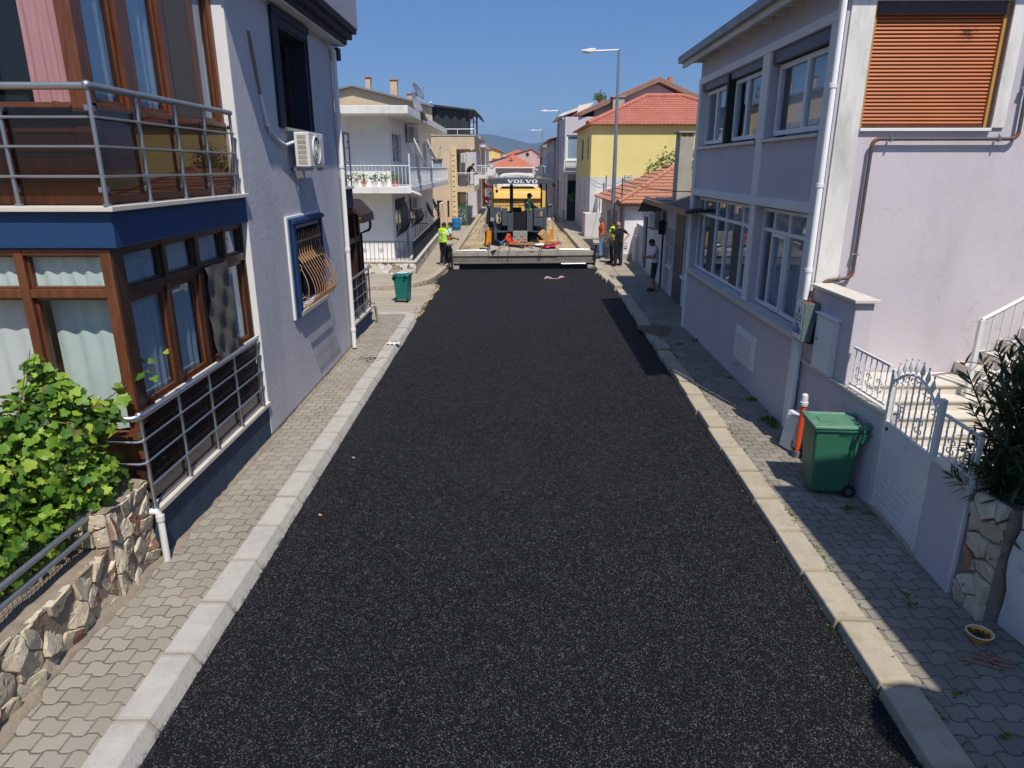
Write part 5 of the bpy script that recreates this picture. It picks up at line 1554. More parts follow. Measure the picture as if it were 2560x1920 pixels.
def torso_tubes(b, J, g, lo=True):
    for s in (-1, 1):
        x = V3((s * .07, 0, 0)); q = (J['sr'] - J['sl']).normalized() * s
        b.tube([J['pel'] + q * .075, J['wst'] + q * .065, J['chs'] + q * .075, J['chs'].lerp(J['nck'], .55) + q * .07], [.115 + g, .105 + g, .118 + g, .07 + g], 12)
    b.tube([J['sl'], J['chs'].lerp(J['nck'], .75), J['sr']], [.055 + g, .07 + g, .055 + g], 10)
def person(label, loc, rz, J, top, bottom, shoe, skin='skin', hair='hair_black', h=1.75, sleeve=.55, vest=None, shorts=False, bald=False, cap=None, beard=False, extra=None, group=None):
    P = thing('person', label, 'person', (0, 0, 0), 0, group)
    fc = J['face'].normalized(); hd = J['hd']; upv = (hd - J['nck']).normalized(); rt = fc.cross(upv).normalized(); fw = upv.cross(rt).normalized()
    hx = Matrix((rt, fw, upv)).transposed().to_4x4(); hx.translation = hd
    def H(x, y, z): return hx @ V3((x, y, z))
    b = MB()
    torso_tubes(b, J, -.004)
    b.tube([J['nck'] - upv * .06, J['nck'].lerp(hd, .45)], [.058, .052], 10)
    b.ball((0, 0, 0), .1, (.80, .98, 1.16), 16, hx)
    b.ball((0, 0, 0), .075, (.80, .85, .9), 12, hx @ Matrix.Translation((0, .03, -.065)))
    b.tube([H(0, .088, .012), H(0, .112, -.018), H(0, .095, -.026)], [.009, .014, .010], 8)
    b.ball((0, 0, 0), .02, (.4, .8, 1.4), 8, hx @ Matrix.Translation((-.082, -.005, -.005))); b.ball((0, 0, 0), .02, (.4, .8, 1.4), 8, hx @ Matrix.Translation((.082, -.005, -.005)))
    b.tube([H(-.028, .085, -.055), H(0, .096, -.053), H(.028, .085, -.055)], [.005, .009, .005], 6)
    for s, a in ((-1, 'l'), (1, 'r')):
        b.tube([J['s' + a], J['e' + a], J['w' + a]], [.05, .041, .028], 10)
        b.tube([J['e' + a], J['e' + a].lerp(J['w' + a], .35), J['w' + a]], [.040, .042, .027], 10)
        hand(b, J['w' + a], J['e' + a], -s)
        b.tube([J['h' + a], J['k' + a], J['a' + a]], [.085, .055, .038], 12)
        b.tube([J['k' + a], J['k' + a].lerp(J['a' + a], .3) - V3((0, .015, 0)), J['a' + a]], [.052, .056, .038], 10)
        b.tube([J['a' + a], J['t' + a]], [.04, .03], 8)
    body = melt(b, 'body', skin, P, .0085, 3)
    b = MB()
    for s in (-1, 1):
        b.ball((0, 0, 0), .0105, (1.3, .6, .8), 8, hx @ Matrix.Translation((s * .031, .092, .018))); b.obox((0, 0, 0), (.034, .012, .006), (0, 0, 0)) if False else None
    b.build('eyes', 'eye', P, smooth=60)
    if not bald:
        b = MB(); b.ball((0, 0, 0), .106, (.82, .98, 1.08), 16, hx @ Matrix.Translation((0, -.012, .018)))
        o = b.build('hair', hair, P, smooth=60)
        bm = bmesh.new(); bm.from_mesh(o.data); inv = hx.inverted()
        for v in list(bm.verts):
            q = inv @ v.co
            if q.z < -.045 or (q.y > .035 and q.z < .055): bm.verts.remove(v)
        bm.to_mesh(o.data); bm.free()
    if cap:
        b = MB(); b.ball((0, 0, 0), .112, (.84, 1.0, .95), 16, hx @ Matrix.Translation((0, -.004, .035))); b.prism([(-.07, .07), (.07, .07), (.055, .175), (0, .19), (-.055, .175)], .045, .057, 'z', hx)
        b.build('cap', cap, P, smooth=50)
    if beard:
        b = MB(); b.ball((0, 0, 0), .078, (.86, .92, .75), 14, hx @ Matrix.Translation((0, .034, -.072)))
        o = b.build('beard', hair, P, smooth=60)
    # clothes
    b = MB(); torso_tubes(b, J, .012)
    for a in 'lr': b.tube([J['s' + a], J['s' + a].lerp(J['e' + a], sleeve if sleeve <= 1 else 1)] + ([J['e' + a].lerp(J['w' + a], sleeve - 1)] if sleeve > 1 else []), [.062, .058] + ([.045] if sleeve > 1 else []), 10)
    melt(b, 'shirt', top, P, .013, 3)
    b = MB()
    for a in 'lr':
        end = J['k' + a].lerp(J['a' + a], .12) if shorts else J['a' + a] + V3((0, 0, .005))
        b.tube([J['pel'].lerp(J['h' + a], .8) + V3((0, 0, .06)), J['h' + a] - V3((0, 0, .05)), J['k' + a], end] if not shorts else [J['pel'].lerp(J['h' + a], .8) + V3((0, 0, .06)), J['h' + a] - V3((0, 0, .05)), J['k' + a], end], [.105, .105, .078 if not shorts else .09, .07 if not shorts else .088], 12)
    b.tube([J['hl'] + V3((0, 0, .03)), J['hr'] + V3((0, 0, .03))], .118, 10)
    melt(b, 'shorts' if shorts else 'trousers', bottom, P, .013, 3)
    for a in 'lr':
        b = MB(); ah, tp = J['a' + a], J['t' + a]; d = (tp - ah); d.z = 0; d = d.normalized() if d.length > .01 else V3((0, 1, 0))
        b.tube([ah - d * .045 - V3((0, 0, .02)), ah + d * .04 - V3((0, 0, .03)), tp + V3((0, 0, .008)), tp + d * .05], [.046, .050, .042, .026], 10)
        melt(b, 'shoe', shoe, P, .012, 2)
    if vest:
        b = MB(); torso_tubes(b, J, .026); o = melt(b, 'vest', vest, P, .013, 3)
        b = MB(); q = (J['sr'] - J['sl']).normalized()
        for f in (.25, .62):
            c = J['wst'].lerp(J['chs'], f - .35) if f < .5 else J['wst'].lerp(J['chs'], f - .1)
        rf = q.cross(V3((0, 0, 1)))
        for t in (-.15,):
            c = J['wst'].lerp(J['chs'], t)
            pts = [c + q * (.205 * math.cos(a)) + rf * (.142 * math.sin(a)) for a in [i * 6.283 / 24 for i in range(24)]]
            n0 = len(b.v); vs = [p + V3((0, 0, .024)) for p in pts] + [p - V3((0, 0, .024)) for p in pts]
            b.add(vs, [(i, (i + 1) % 24, 24 + (i + 1) % 24, 24 + i) for i in range(24)])
        for s in (-1, 1):
            for sd in (-1, 1):
                p0 = J['chs'].lerp(J['nck'], .5) + q * s * .105 + rf * sd * .10; p1 = J['wst'] + q * s * .105 + rf * sd * .146; pm = J['chs'] + q * s * .105 + rf * sd * .150
                for A_, B_ in ((p0, pm), (pm, p1)):
                    b.add([A_ - q * .02, A_ + q * .02, B_ + q * .02, B_ - q * .02], [(0, 1, 2, 3)])
        b.build('reflective_stripe', 'reflective', o, fix=False)
    if extra: extra(P, J)
    P.scale = (h / 1.75,) * 3; P.location = loc; P.rotation_euler = (0, 0, rz)
    return P
# left: two hi-vis men at the screed control panel
def backmark(P, J):
    b = MB()
    for (x0, x1, z0, z1) in ((-.06, .06, 1.385, 1.395), (-.06, .06, 1.30, 1.31), (-.06, -.05, 1.31, 1.385), (.05, .06, 1.31, 1.385), (-.03, .03, 1.345, 1.355), (-.07, .07, 1.255, 1.265)):
        b.box(x0, x1, -.152, -.148, z0, z1)
    b.build('back_print', 'cloth_black', P)
person('worker in a lime hi-vis vest and black trousers standing at the left screed control', (-2.82, 28.45, .15), R(-38), pose(wr=(.16, .36, 1.08), er=(.27, .08, 1.12), wl=(-.10, .36, 1.05), el=(-.26, .10, 1.13), hd=(.02, .05, 1.61), face=(.25, 1, -.25), tl=(-.15, .14, .035)), 'cloth_white', 'cloth_black', 'shoe_white', 'skin_tan', vest='hivis', h=1.76, sleeve=.6, extra=backmark)
person('worker in a green vest bending his head behind the lime-vested man', (-2.70, 29.25, .15), R(-60), pose(hd=(0, .11, 1.57), face=(0, .8, -.6), wr=(.2, .32, 1.02), er=(.27, .05, 1.1)), 'cloth_white', 'cloth_dark', 'shoe_black', 'skin_tan', vest='hivis_green', h=1.74)
# operator sitting side-on under the canopy, leg stretched to the left
pp = pvp(.40, 2.55, 1.22)
person('paver operator in a cap and green vest seated sideways under the canopy', pp, R(-62), pose(pel=(0, 0, .95), wst=(0, .03, 1.10), hl=(-.1, .0, .93), hr=(.1, 0, .93), kl=(-.38, .22, .95), al=(-.80, .32, .88), tl=(-.86, .44, .98), kr=(.12, .42, .92), ar=(.12, .5, .46), tr=(.12, .66, .42), er=(.27, .16, 1.16), wr=(.2, .42, 1.1), el=(-.26, .1, 1.12), wl=(-.12, .34, 1.05), face=(.1, 1, -.15), hd=(0, .05, 1.61)), 'cloth_dark', 'cloth_dark', 'shoe_white', 'skin_tan', vest='vest_shade', cap='cloth_black', sleeve=1.9)
# right-hand group
person('bearded man in an orange shirt and blue jeans watching the paver', (3.98, 30.9, .16), R(90), pose(wr=(.23, .06, .86), er=(.25, -.06, 1.13), wl=(-.22, .10, .87), hd=(0, .03, 1.62), kl=(-.09, .05, .5), al=(-.1, .05, .09), tl=(-.1, .21, .035)), 'cloth_orange', 'denim', 'shoe_black', 'skin', beard=True, hair='hair_grey', h=1.80, sleeve=.75)
person('bearded man in a lime hi-vis vest standing by the lamp post', (4.22, 29.2, .15), R(80), pose(wr=(.08, .22, .92), er=(.26, .02, 1.12), wl=(-.08, .22, .90), el=(-.26, .02, 1.12)), 'cloth_black', 'cloth_dark', 'shoe_black', 'skin_tan', vest='hivis', beard=True, h=1.78, sleeve=.6)
person('bald man in black T-shirt and trousers with a hand on his hip', (4.36, 28.35, .145), R(32), pose(er=(.44, -.10, 1.22), wr=(.20, -.10, 1.02), el=(-.26, .0, 1.14), wl=(-.18, .2, .98), hd=(-.01, .04, 1.62), face=(-.2, 1, 0), al=(-.13, .0, .09), ar=(.13, -.03, .09)), 'cloth_black', 'cloth_black', 'shoe_black', 'skin', bald=True, h=1.80, sleeve=.62)
def phone(P, J):
    b = MB(); b.obox((.0, .36, 1.13), (.075, .15, .01), (R(50), 0, 0)); b.build('phone', 'black', P, .003)
person('young man in a white T-shirt and dark shorts looking down at his phone', (4.66, 22.45, .125), R(78), pose(hd=(0, .12, 1.57), face=(0, .75, -.75), nck=(0, .03, 1.46), er=(.24, .02, 1.14), wr=(.06, .30, 1.10), el=(-.24, .02, 1.14), wl=(-.06, .30, 1.10)), 'cloth_white', 'cloth_olive', 'shoe_black', 'skin_tan', shorts=True, h=1.74, sleeve=.62, extra=phone)
# ------------------------------------------------------------------ white house past the side street
def simple_window(F, u0, u1, z0, z1, parent, fm='white_paint', cloth=None, mull=1, dep=.12, seed=1, fw=.06):
    b = MB(F); frame_bars(b, u0, u1, z0, z1, fw, -dep, -dep + .05, us=[u0 + (u1 - u0) * (i + 1) / (mull + 1) for i in range(mull)])
    o = b.build('window', fm, parent)
    b = MB(F); b.quad((u0, -dep + .02, z0), (u1, -dep + .02, z0), (u1, -dep + .02, z1), (u0, -dep + .02, z1)); b.build('pane', 'glass', o)
    b = MB(F)
    if cloth: drape(b, u0, u1, z0, z1, -dep - .06, .015, .14, seed); b.build('curtain', cloth, o, fix=False, smooth=80)
    return o
def bars_rail(F, u0, u1, z0, z1, step, n, parent, m, bar=.008, top=.02, post=None):
    b = MB(F); b.tube([(u0, n, z1), (u1, n, z1)], top, 6); b.tube([(u0, n, z0 + .06), (u1, n, z0 + .06)], top * .6, 5); o = b.build('handrail', m, parent, smooth=40)
    k = max(1, int(abs(u1 - u0) / step))
    b = MB(F)
    for i in range(k + 1):
        u = u0 + (u1 - u0) * i / k; b.box(u - bar, u + bar, n - bar, n + bar, z0, z1)
    b.build('railing_bars', m, parent)
    return o
WH = thing('white_house', 'white two-storey house with a wraparound balcony and flat roof slab at the side street', 'house', (-7, 33, 0))
WX, WY = -4.62, 27.15
FWf = frame((WX, WY, 0), (-1, 0, 0), (0, -1, 0)); FWs = frame((WX, WY, 0), (0, 1, 0), (1, 0, 0))
w1 = (1.95, 3.1, 3.5, 5.25)
wb = wall(FWf, 0, 8, .3, 5.9, [w1], .2); wb.build('wall', 'white_plaster', WH, fix=False)
sw = [(.75, 2.95, 4.2, 5.36), (7.2, 8.8, 3.4, 5.3), (10.2, 11.8, 3.4, 5.3), (.7, 3.2, 1.40, 2.82), (4.9, 7.7, 1.42, 2.42), (3.35, 4.1, .62, 2.6)]
wb = wall(FWs, 0, 14.2, .3, 5.9, sw, .2); wb.build('wall', 'white_plaster', WH, fix=False)
b = MB(FWs); b.box(.3, 14.2, -6, -.5, .3, 5.8); b.build('inner_wall', 'dark_room', WH)
simple_window(FWf, *w1, WH, 'white_paint', 'blue_grey_cloth', 1)
for i, o in enumerate(sw[:5]): simple_window(FWs, *o, WH, 'white_paint', [None, 'white_cloth', None, None, None][i], 1)
b = MB(FWs); b.box(3.35, 4.1, -.15, -.1, .62, 2.6); b.build('door', 'dark_iron', WH)
for u0, u1, z0, z1 in (sw[3], sw[4]):                      # belly grilles
    b = MB(FWs)
    k = int((u1 - u0) / .24)
    for i in range(k + 1):
        u = u0 + (u1 - u0) * i / k
        b.tube([(u, .02 + .22 * math.sin(min(1, max(0, (z1 - .3 - z) / (z1 - z0 - .3))) * 3.14) ** .8, z) for z in [z0 + (z1 - z0) * j / 8 for j in range(9)]], .014, 5)
    for z in (z0, z1 - .3, z1): b.tube([(u0, .03, z), (u1, .03, z)], .014, 5)
    b.build('window_grille', 'dark_iron', WH)
    b = MB(FWs); b.box(u0 - .08, u1 + .08, -.1, .05, z0 - .06, z0); b.build('sill', 'marble', WH)
b = MB(); b.prism([(-3.70, 26.02), (-3.72, 41.6), (-5.5, 41.6), (-5.5, 27.4), (-13, 27.4), (-13, 26.02)], 3.11, 3.345, 'z'); b.build('balcony_slab', 'old_white', WH, .01)
b = MB(); b.prism([(-3.70, 26.0), (-3.72, 41.6), (-13, 41.6), (-13, 26.0)], 5.84, 6.12, 'z'); b.build('roof_slab', 'old_white', WH, .015)
FBf = frame((-3.74, 26.08, 0), (-1, 0, 0), (0, -1, 0)); FBs = frame((-3.74, 26.08, 0), (0, 1, 0), (1, 0, 0))
bars_rail(FBf, 0, 6.5, 3.35, 4.08, .135, 0, WH, 'white_metal')
bars_rail(FBs, 0, 15.3, 3.35, 4.02, .28, 0, WH, 'white_metal')
b = MB(FBs)
vs = []; fs = []
for i in range(200):
    u = .1 + 15.1 * i / 199; n = -.03 + .012 * (i % 2)
    vs += [(u, n, 3.5), (u, n, 3.98)]
for i in range(199): fs.append((2 * i, 2 * i + 2, 2 * i + 3, 2 * i + 1))
b.add(vs, fs); b.build('balcony_screen', 'white_cloth', WH, fix=False)
b = MB(); b.cyl((-3.74, 26.08, 3.345), (-3.74, 26.08, 4.50), .03, n=8); b.build('corner_post', 'white_metal', WH)
b = MB(FWf); b.tube([(.95, .02, 5.35), (1.0, .45, 5.15)], .022, 6); b.obox((1.02, .5, 5.12), (.34, .14, .07), (0, R(8), 0)); b.build('wall_lamp', 'plastic_white', WH)
b = MB(); b.tube([(-3.7, 26.1, 3.18), (-3.3, 25.6, 3.08)], .045, 8); b.build('spout', 'plastic_white', WH)
# terrace plinth with crazy-paving veneer and dark fence
def mosaic():
    k = NT('mosaic')
    vv = k.n('Mapping', {'Vector': k.co, 'Scale': (1, 1, 1)}).outputs[0]
    v = k.n('TexVoronoi', {'Vector': vv, 'Scale': 6.5})
    e = k.n('TexVoronoi', {'Vector': vv, 'Scale': 6.5}, feature='DISTANCE_TO_EDGE')
    wn = k.n('TexWhiteNoise', {'Vector': v.outputs['Position']}, noise_dimensions='3D').outputs[0]
    cr = k.n('ValToRGB', {0: wn}); cr.color_ramp.interpolation = 'CONSTANT'
    q = cr.color_ramp.elements; q[0].color = lin('c9c1b3'); q[1].position = .35; q[1].color = lin('8f7a66')
    for p, c in ((.5, 'dad5ca'), (.68, '6e6a66'), (.8, 'a3917a'), (.9, '9b9790')):
        z = q.new(p); z.color = lin(c)
    k.set(col=k.mix(k.mapr(e.outputs['Distance'], .02, .05), lin('c6bcab'), cr.outputs[0]), rough=.7)
    M['mosaic'] = k.m
mosaic()
b = MB(); b.prism([(-3.66, 26.13), (-4.08, 41), (-4.3, 41), (-3.92, 26.35), (-11, 26.35), (-11, 26.13)], .0, .585, 'z'); b.build('plinth', 'mosaic', WH)
b = MB(); b.prism([(-3.63, 26.10), (-4.05, 41), (-4.33, 41), (-3.95, 26.38), (-11, 26.38), (-11, 26.10)], .586, .62, 'z'); b.build('plinth_coping', 'marble', WH)
b = MB(); b.quad((-4.0, 26.3, .57), (-11, 26.3, .57), (-11, 27.2, .57), (-4.0, 27.2, .57)); b.quad((-4.0, 27.2, .57), (-4.62, 27.2, .57), (-4.62, 41, .57), (-4.2, 41, .57)); b.build('terrace_floor', 'marble', WH)
IF = thing('iron_fence', 'dark iron fence with rosettes on the mosaic plinth of the white house', 'fence', (-3.7, 26.2, .6))
FIf = frame((-3.76, 26.22, 0), (-1, 0, 0), (0, -1, 0)); FIs = frame((-3.76, 26.22, 0), (-.42, 14.8, 0), (1, 0, 0))
bars_rail(FIf, 0, 6, .64, 1.36, .16, 0, IF, 'dark_iron', .008, .018)
bars_rail(FIs, 0, 14.5, .64, 1.36, .16, 0, IF, 'dark_iron', .008, .022)
b = MB(FIs); b.tube([(0, .02, 1.37), (14.5, .02, 1.37)], .032, 8); b.build('steel_rail', 'steel_dull', IF, smooth=40)
for F, us in ((FIf, (.56, 1.2, 1.84, 2.5)), (FIs, [0.6 + i * 1.0 for i in range(12)])):
    for u in us:
        b = MB(F)
        for a in range(6):
            t = a * 1.047
            b.tube([(u, .01, 1.02), (u + .07 * math.cos(t), .01, 1.02 + .07 * math.sin(t)), (u + .11 * math.cos(t + .5), .01, 1.02 + .11 * math.sin(t + .5)), (u + .08 * math.cos(t + .9), .01, 1.02 + .08 * math.sin(t + .9))], .007, 4)
        b.build('rosette', 'dark_iron', IF)
b = MB(FWs); 
bars_rail(frame((-4.6, 33.2, 0), (1, 0, 0), (0, -1, 0)), 0, .6, .6, 1.5, .1, 0, IF, 'dark_iron')
ac_unit('beige outdoor air conditioner under the roof slab of the white house', FWs, 4.2, 5.2, .1, .45, 5.15, 5.72, 'pale_plaster')
ac_unit('outdoor air conditioner on the lower street wall of the white house', FWs, 4.5, 5.4, .1, .42, 2.25, 2.75, 'plastic_white')
def dish(label, c, d, r, pole, m='plastic_white'):
    t = thing('satellite_dish', label, 'satellite dish', c, group='satellite dishes')
    d = V3(d).normalized(); q = d.to_track_quat('Z', 'Y').to_matrix().to_4x4(); q.translation = c
    b = MB(q)
    prof = [(r * i / 6, .32 * r * (i / 6) ** 2) for i in range(1, 7)]
    vs = [(0, 0, 0)]; fs = []
    n = 22
    for rr, z in prof:
        for j in range(n): vs.append((rr * math.cos(6.283 * j / n), rr * 1.08 * math.sin(6.283 * j / n), z))
    for j in range(n): fs.append((0, 1 + j, 1 + (j + 1) % n))
    for i in range(5):
        for j in range(n):
            l = (j + 1) % n; fs.append((1 + i * n + j, 1 + i * n + l, 1 + (i + 1) * n + l, 1 + (i + 1) * n + j))
    b.add(vs, fs); o = b.build('reflector', m, t, smooth=60, fix=False); s = o.modifiers.new('s', 'SOLIDIFY'); s.thickness = .012
    b = MB(q); b.tube([(0, -r, .3 * r), (0, -r * .6, .85 * r), (0, -.05, 1.05 * r)], .012, 5); b.cyl((0, -.05, 1.0 * r), (0, -.05, 1.2 * r), .035, n=8); b.build('feed_arm', 'steel_dull', t)
    b = MB(); c = V3(c); b.tube([c - d * .03, c - d * .12, V3((c.x - d.x * .12, c.y - d.y * .12, pole))], .022, 6); b.build('mast', 'steel_dull', t)
    return t
dish('white satellite dish tied to the balcony corner post of the white house', (-3.75, 28.2, 4.55), (.95, .13, .42), .52, 3.4)
dish('second white satellite dish standing further along the balcony rail', (-3.75, 32.5, 4.72), (.95, .1, .42), .5, 3.4)
dish('large grey satellite dish edge-on above the white roof slab', (-3.95, 30.0, 6.3), (.9, .2, .45), .62, 6.1, 'steel_dull')
dish('satellite dish low on the street wall under the white balcony', (-4.2, 35.2, 1.95), (.95, .05, .4), .42, 1.6, 'machine_grey')  # both low dishes: darker material puts the shade into their colour
dish('satellite dish coloured dark for shade behind its neighbour low on the white street wall', (-4.15, 37.6, 2.0), (.95, .05, .4), .42, 1.6, 'machine_grey')
# flower pots on the balcony
rnd = random.Random(77)
for i, x in enumerate((-4.35, -4.75, -5.1, -5.5, -5.8, -6.15)):
    t = thing('potted_plant', ['bushy plant in a terracotta pot on the white balcony', 'green plant in a white tub on the white balcony', 'pink-flowered plant in a white trough on the white balcony'][i % 3] , 'potted plant', (x, 26.4, 3.345), group='pots along the white balcony')
    b = MB(); b.lathe([(.08, 0), (.13, .2), (.14, .2), (.12, .17)], (x, 26.42, 3.346), 10); b.build('pot', ['terracotta', 'plastic_white', 'plastic_white'][i % 3], t)
    b = MB(); foliage(b, [((x, 26.42, 3.7), (.22, .16, .18))], 70, .09, 'round', rnd, .3); b.build('foliage', 'shrub_leaf', t, fix=False)

# ------------------------------------------------------------------ beige house with the roof terrace (y 48)
BH = thing('beige_house', 'beige house with a gable, balconies and a tarpaulin-shaded roof terrace', 'house', (-6, 52, 0))
BY = 48.0
FBH = frame((-3.72, BY, 0), (-1, 0, 0), (0, -1, 0)); FBS = frame((-3.72, BY, 0), (0, 1, 0), (1, 0, 0))
wn = [(.9, 1.65, 2.9, 4.6), (.55, 1.4, .8, 1.9), (1.9, 2.5, .9, 1.7)]
wb = wall(FBH, 0, 9, .1, 6.06, wn, .2); wb.build('wall', 'beige_plaster', BH, fix=False)
wb = wall(FBS, 0, 9, .1, 6.06, [(1, 2.2, 3.1, 4.9), (4, 5.5, 3.1, 4.9), (1, 2.4, .2, 2.4)], .2); wb.build('wall', 'beige_plaster', BH, fix=False)
b = MB(FBH); b.box(.3, 9, -8, -.5, .1, 6.0); b.build('inner_wall', 'dark_room', BH)
simple_window(FBH, *wn[0], BH, 'white_paint', 'white_cloth', 0); simple_window(FBH, *wn[1], BH, 'brown_wood', None, 2); simple_window(FBH, *wn[2], BH, 'dark_iron', None, 1)
b = MB(FBH); [b.box(.9, 1.65, -.10, -.06, 2.9 + i * .09, 2.975 + i * .09) for i in range(12)]; b.build('shutter_slats', 'white_paint', BH)
for o in ((1, 2.2, 3.1, 4.9), (4, 5.5, 3.1, 4.9)): simple_window(FBS, *o, BH, 'white_paint', 'blue_grey_cloth', 1)
b = MB(FBH)
b.box(-.02, .34, .0, .12, .1, 5.25); b.build('brick_pilaster', 'cream_brick', BH)
b = MB(FBH)
for i in range(14): b.box(.12, .26, .121, .14, .5 + i * .33, .53 + i * .33)
b.build('pilaster_slots', 'brown_dark', BH)
# overhanging terrace parapet and balcony
b = MB(); b.prism([(-3.72, BY), (-2.5, BY), (-2.5, 57), (-3.72, 57)], 5.20, 6.05, 'z'); b.build('terrace_parapet', 'beige_plaster', BH)
b = MB(); b.prism([(-8, BY - .05), (-2.45, BY - .05), (-2.45, 57), (-8, 57)], 6.052, 6.10, 'z'); b.build('terrace_coping', 'marble', BH)
b = MB(); b.prism([(-3.72, BY + .05), (-2.55, BY + .05), (-2.55, 56), (-3.72, 56)], 2.46, 2.80, 'z'); b.build('balcony_slab', 'beige_plaster', BH)
FB2 = frame((-2.58, BY + .1, 0), (-1, 0, 0), (0, -1, 0)); FB3 = frame((-2.58, BY + .1, 0), (0, 1, 0), (1, 0, 0))
bars_rail(FB2, 0, 1.1, 2.8, 3.68, .12, 0, BH, 'white_metal', .012, .03); bars_rail(FB3, 0, 7.5, 2.8, 3.68, .2, 0, BH, 'white_metal', .012, .03)
b = MB(FB2); b.box(.45, 1.0, .02, .03, 2.85, 3.45); b.box(.4, 1.05, .02, .05, 3.45, 3.6); b.build('hanging_rug', 'grey_mesh', BH)
b = MB(FBS); b.box(.6, .75, .2, .3, 2.8, 5.2); b.box(1.4, 2.3, .1, .16, 2.8, 5.0); b.build('balcony_door', 'white_paint', BH)
b = MB(FB2); b.tube([(.1, .1, 5.1), (.1, .1, 5.35)], .05, 8); b.build('drainpipe', 'plastic_white', BH)
ac_unit('air conditioner inside the balcony of the beige house', FBS, .1, .9, .3, .6, 4.35, 4.95, 'plastic_white', bracket=False)
# gable and roof further back
b = MB(); b.prism([(-5.2, 6.0), (-5.26, 7.85), (-10.3, 9.0), (-11.6, 8.75), (-11.6, 6.0)], BY + .0, BY + 10, 'y'); b.build('gable', 'beige_plaster', BH)
b = MB(); b.prism([(-5.1, 7.80), (-10.3, 9.01), (-11.7, 8.73), (-11.7, 8.83), (-10.3, 9.12), (-5.1, 7.92)], BY - .3, BY + 10, 'y'); b.build('roof', 'steel_dull', BH)
for x0, x1, z0, z1 in ((-9.6, -9.3, 8.6, 9.55), (-8.0, -7.55, 8.2, 9.40), (-6.9, -6.3, 7.9, 8.55)):
    b = MB(); b.box(x0, x1, BY + .6, BY + 1.1, z0, z1); ch = b.build('chimney', 'beige_plaster', BH)
    b = MB(); b.box(x0 - .05, x1 + .05, BY + .55, BY + 1.15, z1 + .08, z1 + .14); [b.box(x0 + k * (x1 - x0) / 3, x0 + k * (x1 - x0) / 3 + .06, BY + .6, BY + .7, z1, z1 + .08) for k in range(4)]; b.build('chimney_cap', 'terracotta', ch)
dish('grey satellite dish on the roof beside the beige chimneys', (-6.3, 48.6, 8.75), (.8, -.3, .5), .55, 8.0, 'steel_dull')
# terrace shade
b = MB(); b.prism([(-5.7, 8.03), (-2.45, 7.65), (-2.05, 7.28), (-2.1, 7.22), (-2.5, 7.56), (-5.7, 7.9)], BY - .1, BY + 6, 'y'); b.build('terrace_roof', 'tarp_dark', BH)
for x, y in ((-2.55, BY + .1), (-2.35, BY + .1), (-2.55, BY + 5.5), (-4.2, BY + 5.5)):
    b = MB(); b.box(x - .03, x + .03, y, y + .06, 6.1, 7.6); b.build('roof_post', 'dark_iron', BH)
b = MB()
vs = []; fs = []
for i in range(25):
    for j in range(8):
        t = i / 24; x = -5.25 + 2.45 * t
        zt = 7.85 - .2 * t; zb = 6.12 + .0 * t
        vs.append((x, BY + .22 + .07 * math.sin(i * 1.1 + j * .5), zt + (zb - zt) * j / 7))
for i in range(24):
    for j in range(7):
        a = i * 8 + j; fs.append((a, a + 1, a + 9, a + 8))
b.add(vs, fs); b.build('hanging_tarpaulin', 'tarp_dark', BH, smooth=80)
b = MB(); b.tube([(-4.4, BY, 6.45), (-2.5, BY, 6.45)], .03, 6); b.tube([(-3.6, BY, 6.1), (-3.6, BY, 6.45)], .02, 5); b.build('terrace_rail', 'white_metal', BH)
person('man in a slate shirt leaning out over the beige roof terrace', (-2.9, 48.55, 6.1), R(-120), pose(hd=(0, .36, 1.42), nck=(0, .26, 1.36), chs=(0, .16, 1.24), sl=(-.185, .22, 1.32), sr=(.185, .22, 1.32), el=(-.25, .36, 1.05), er=(.25, .36, 1.05), wl=(-.15, .5, .95), wr=(.15, .5, .95), face=(0, 1, -.3)), 'cloth_slate', 'cloth_dark', 'shoe_black', 'skin_tan', h=1.5)
person('person in black leaning on the white rail of the beige balcony', (-2.95, 48.5, 2.8), R(-110), pose(hd=(0, .34, 1.46), nck=(0, .22, 1.38), chs=(0, .13, 1.25), sl=(-.185, .18, 1.32), sr=(.185, .18, 1.32), el=(-.25, .34, 1.08), er=(.25, .34, 1.08), wl=(-.12, .5, 1.0), wr=(.12, .5, 1.0), face=(.2, 1, -.2)), 'cloth_black', 'cloth_black', 'shoe_black', 'skin', h=1.68, sleeve=1.0)

# ------------------------------------------------------------------ garden wall, cage, barrel and the far left row
b = MB(); b.box(-4.6, -4.35, 44.5, 47.6, .1, 1.9); b.box(-4.35, -4.1, 44.6, 44.9, .1, 2.05)
tag(b.build('gate_wall', 'beige_plaster', None, .02), 'short beige gate wall beyond the dark iron fence', 'wall')
BR2 = thing('barrel', 'blue plastic barrel standing on the left pavement', 'barrel', (-3.62, 45.4, .15))
b = MB(); b.lathe([(.24, 0), (.27, .04), (.28, .22), (.29, .24), (.28, .27), (.28, .5), (.29, .52), (.28, .55), (.265, .74), (.22, .78)], (-3.62, 45.4, .15), 18); b.build('body', 'plastic_blue', BR2, smooth=40)
b = MB(); b.cyl((-3.55, 45.36, .93), (-3.55, 45.36, .96), .04); b.build('bung', 'plastic_blue', BR2)
CG = thing('bottle_cage', 'tall green mesh cage full of plastic bottles by the pavement', 'cage', (-3.5, 49, .15))
mat('cage_green', '3f7a5c', .6, .1, 5); mat('bottles', 'aebfc0', .35, .3, 9)
b = MB()
for x in (-3.95, -3.1):
    for y in (48.6, 49.5): b.box(x - .02, x + .02, y - .02, y + .02, .15, 2.35)
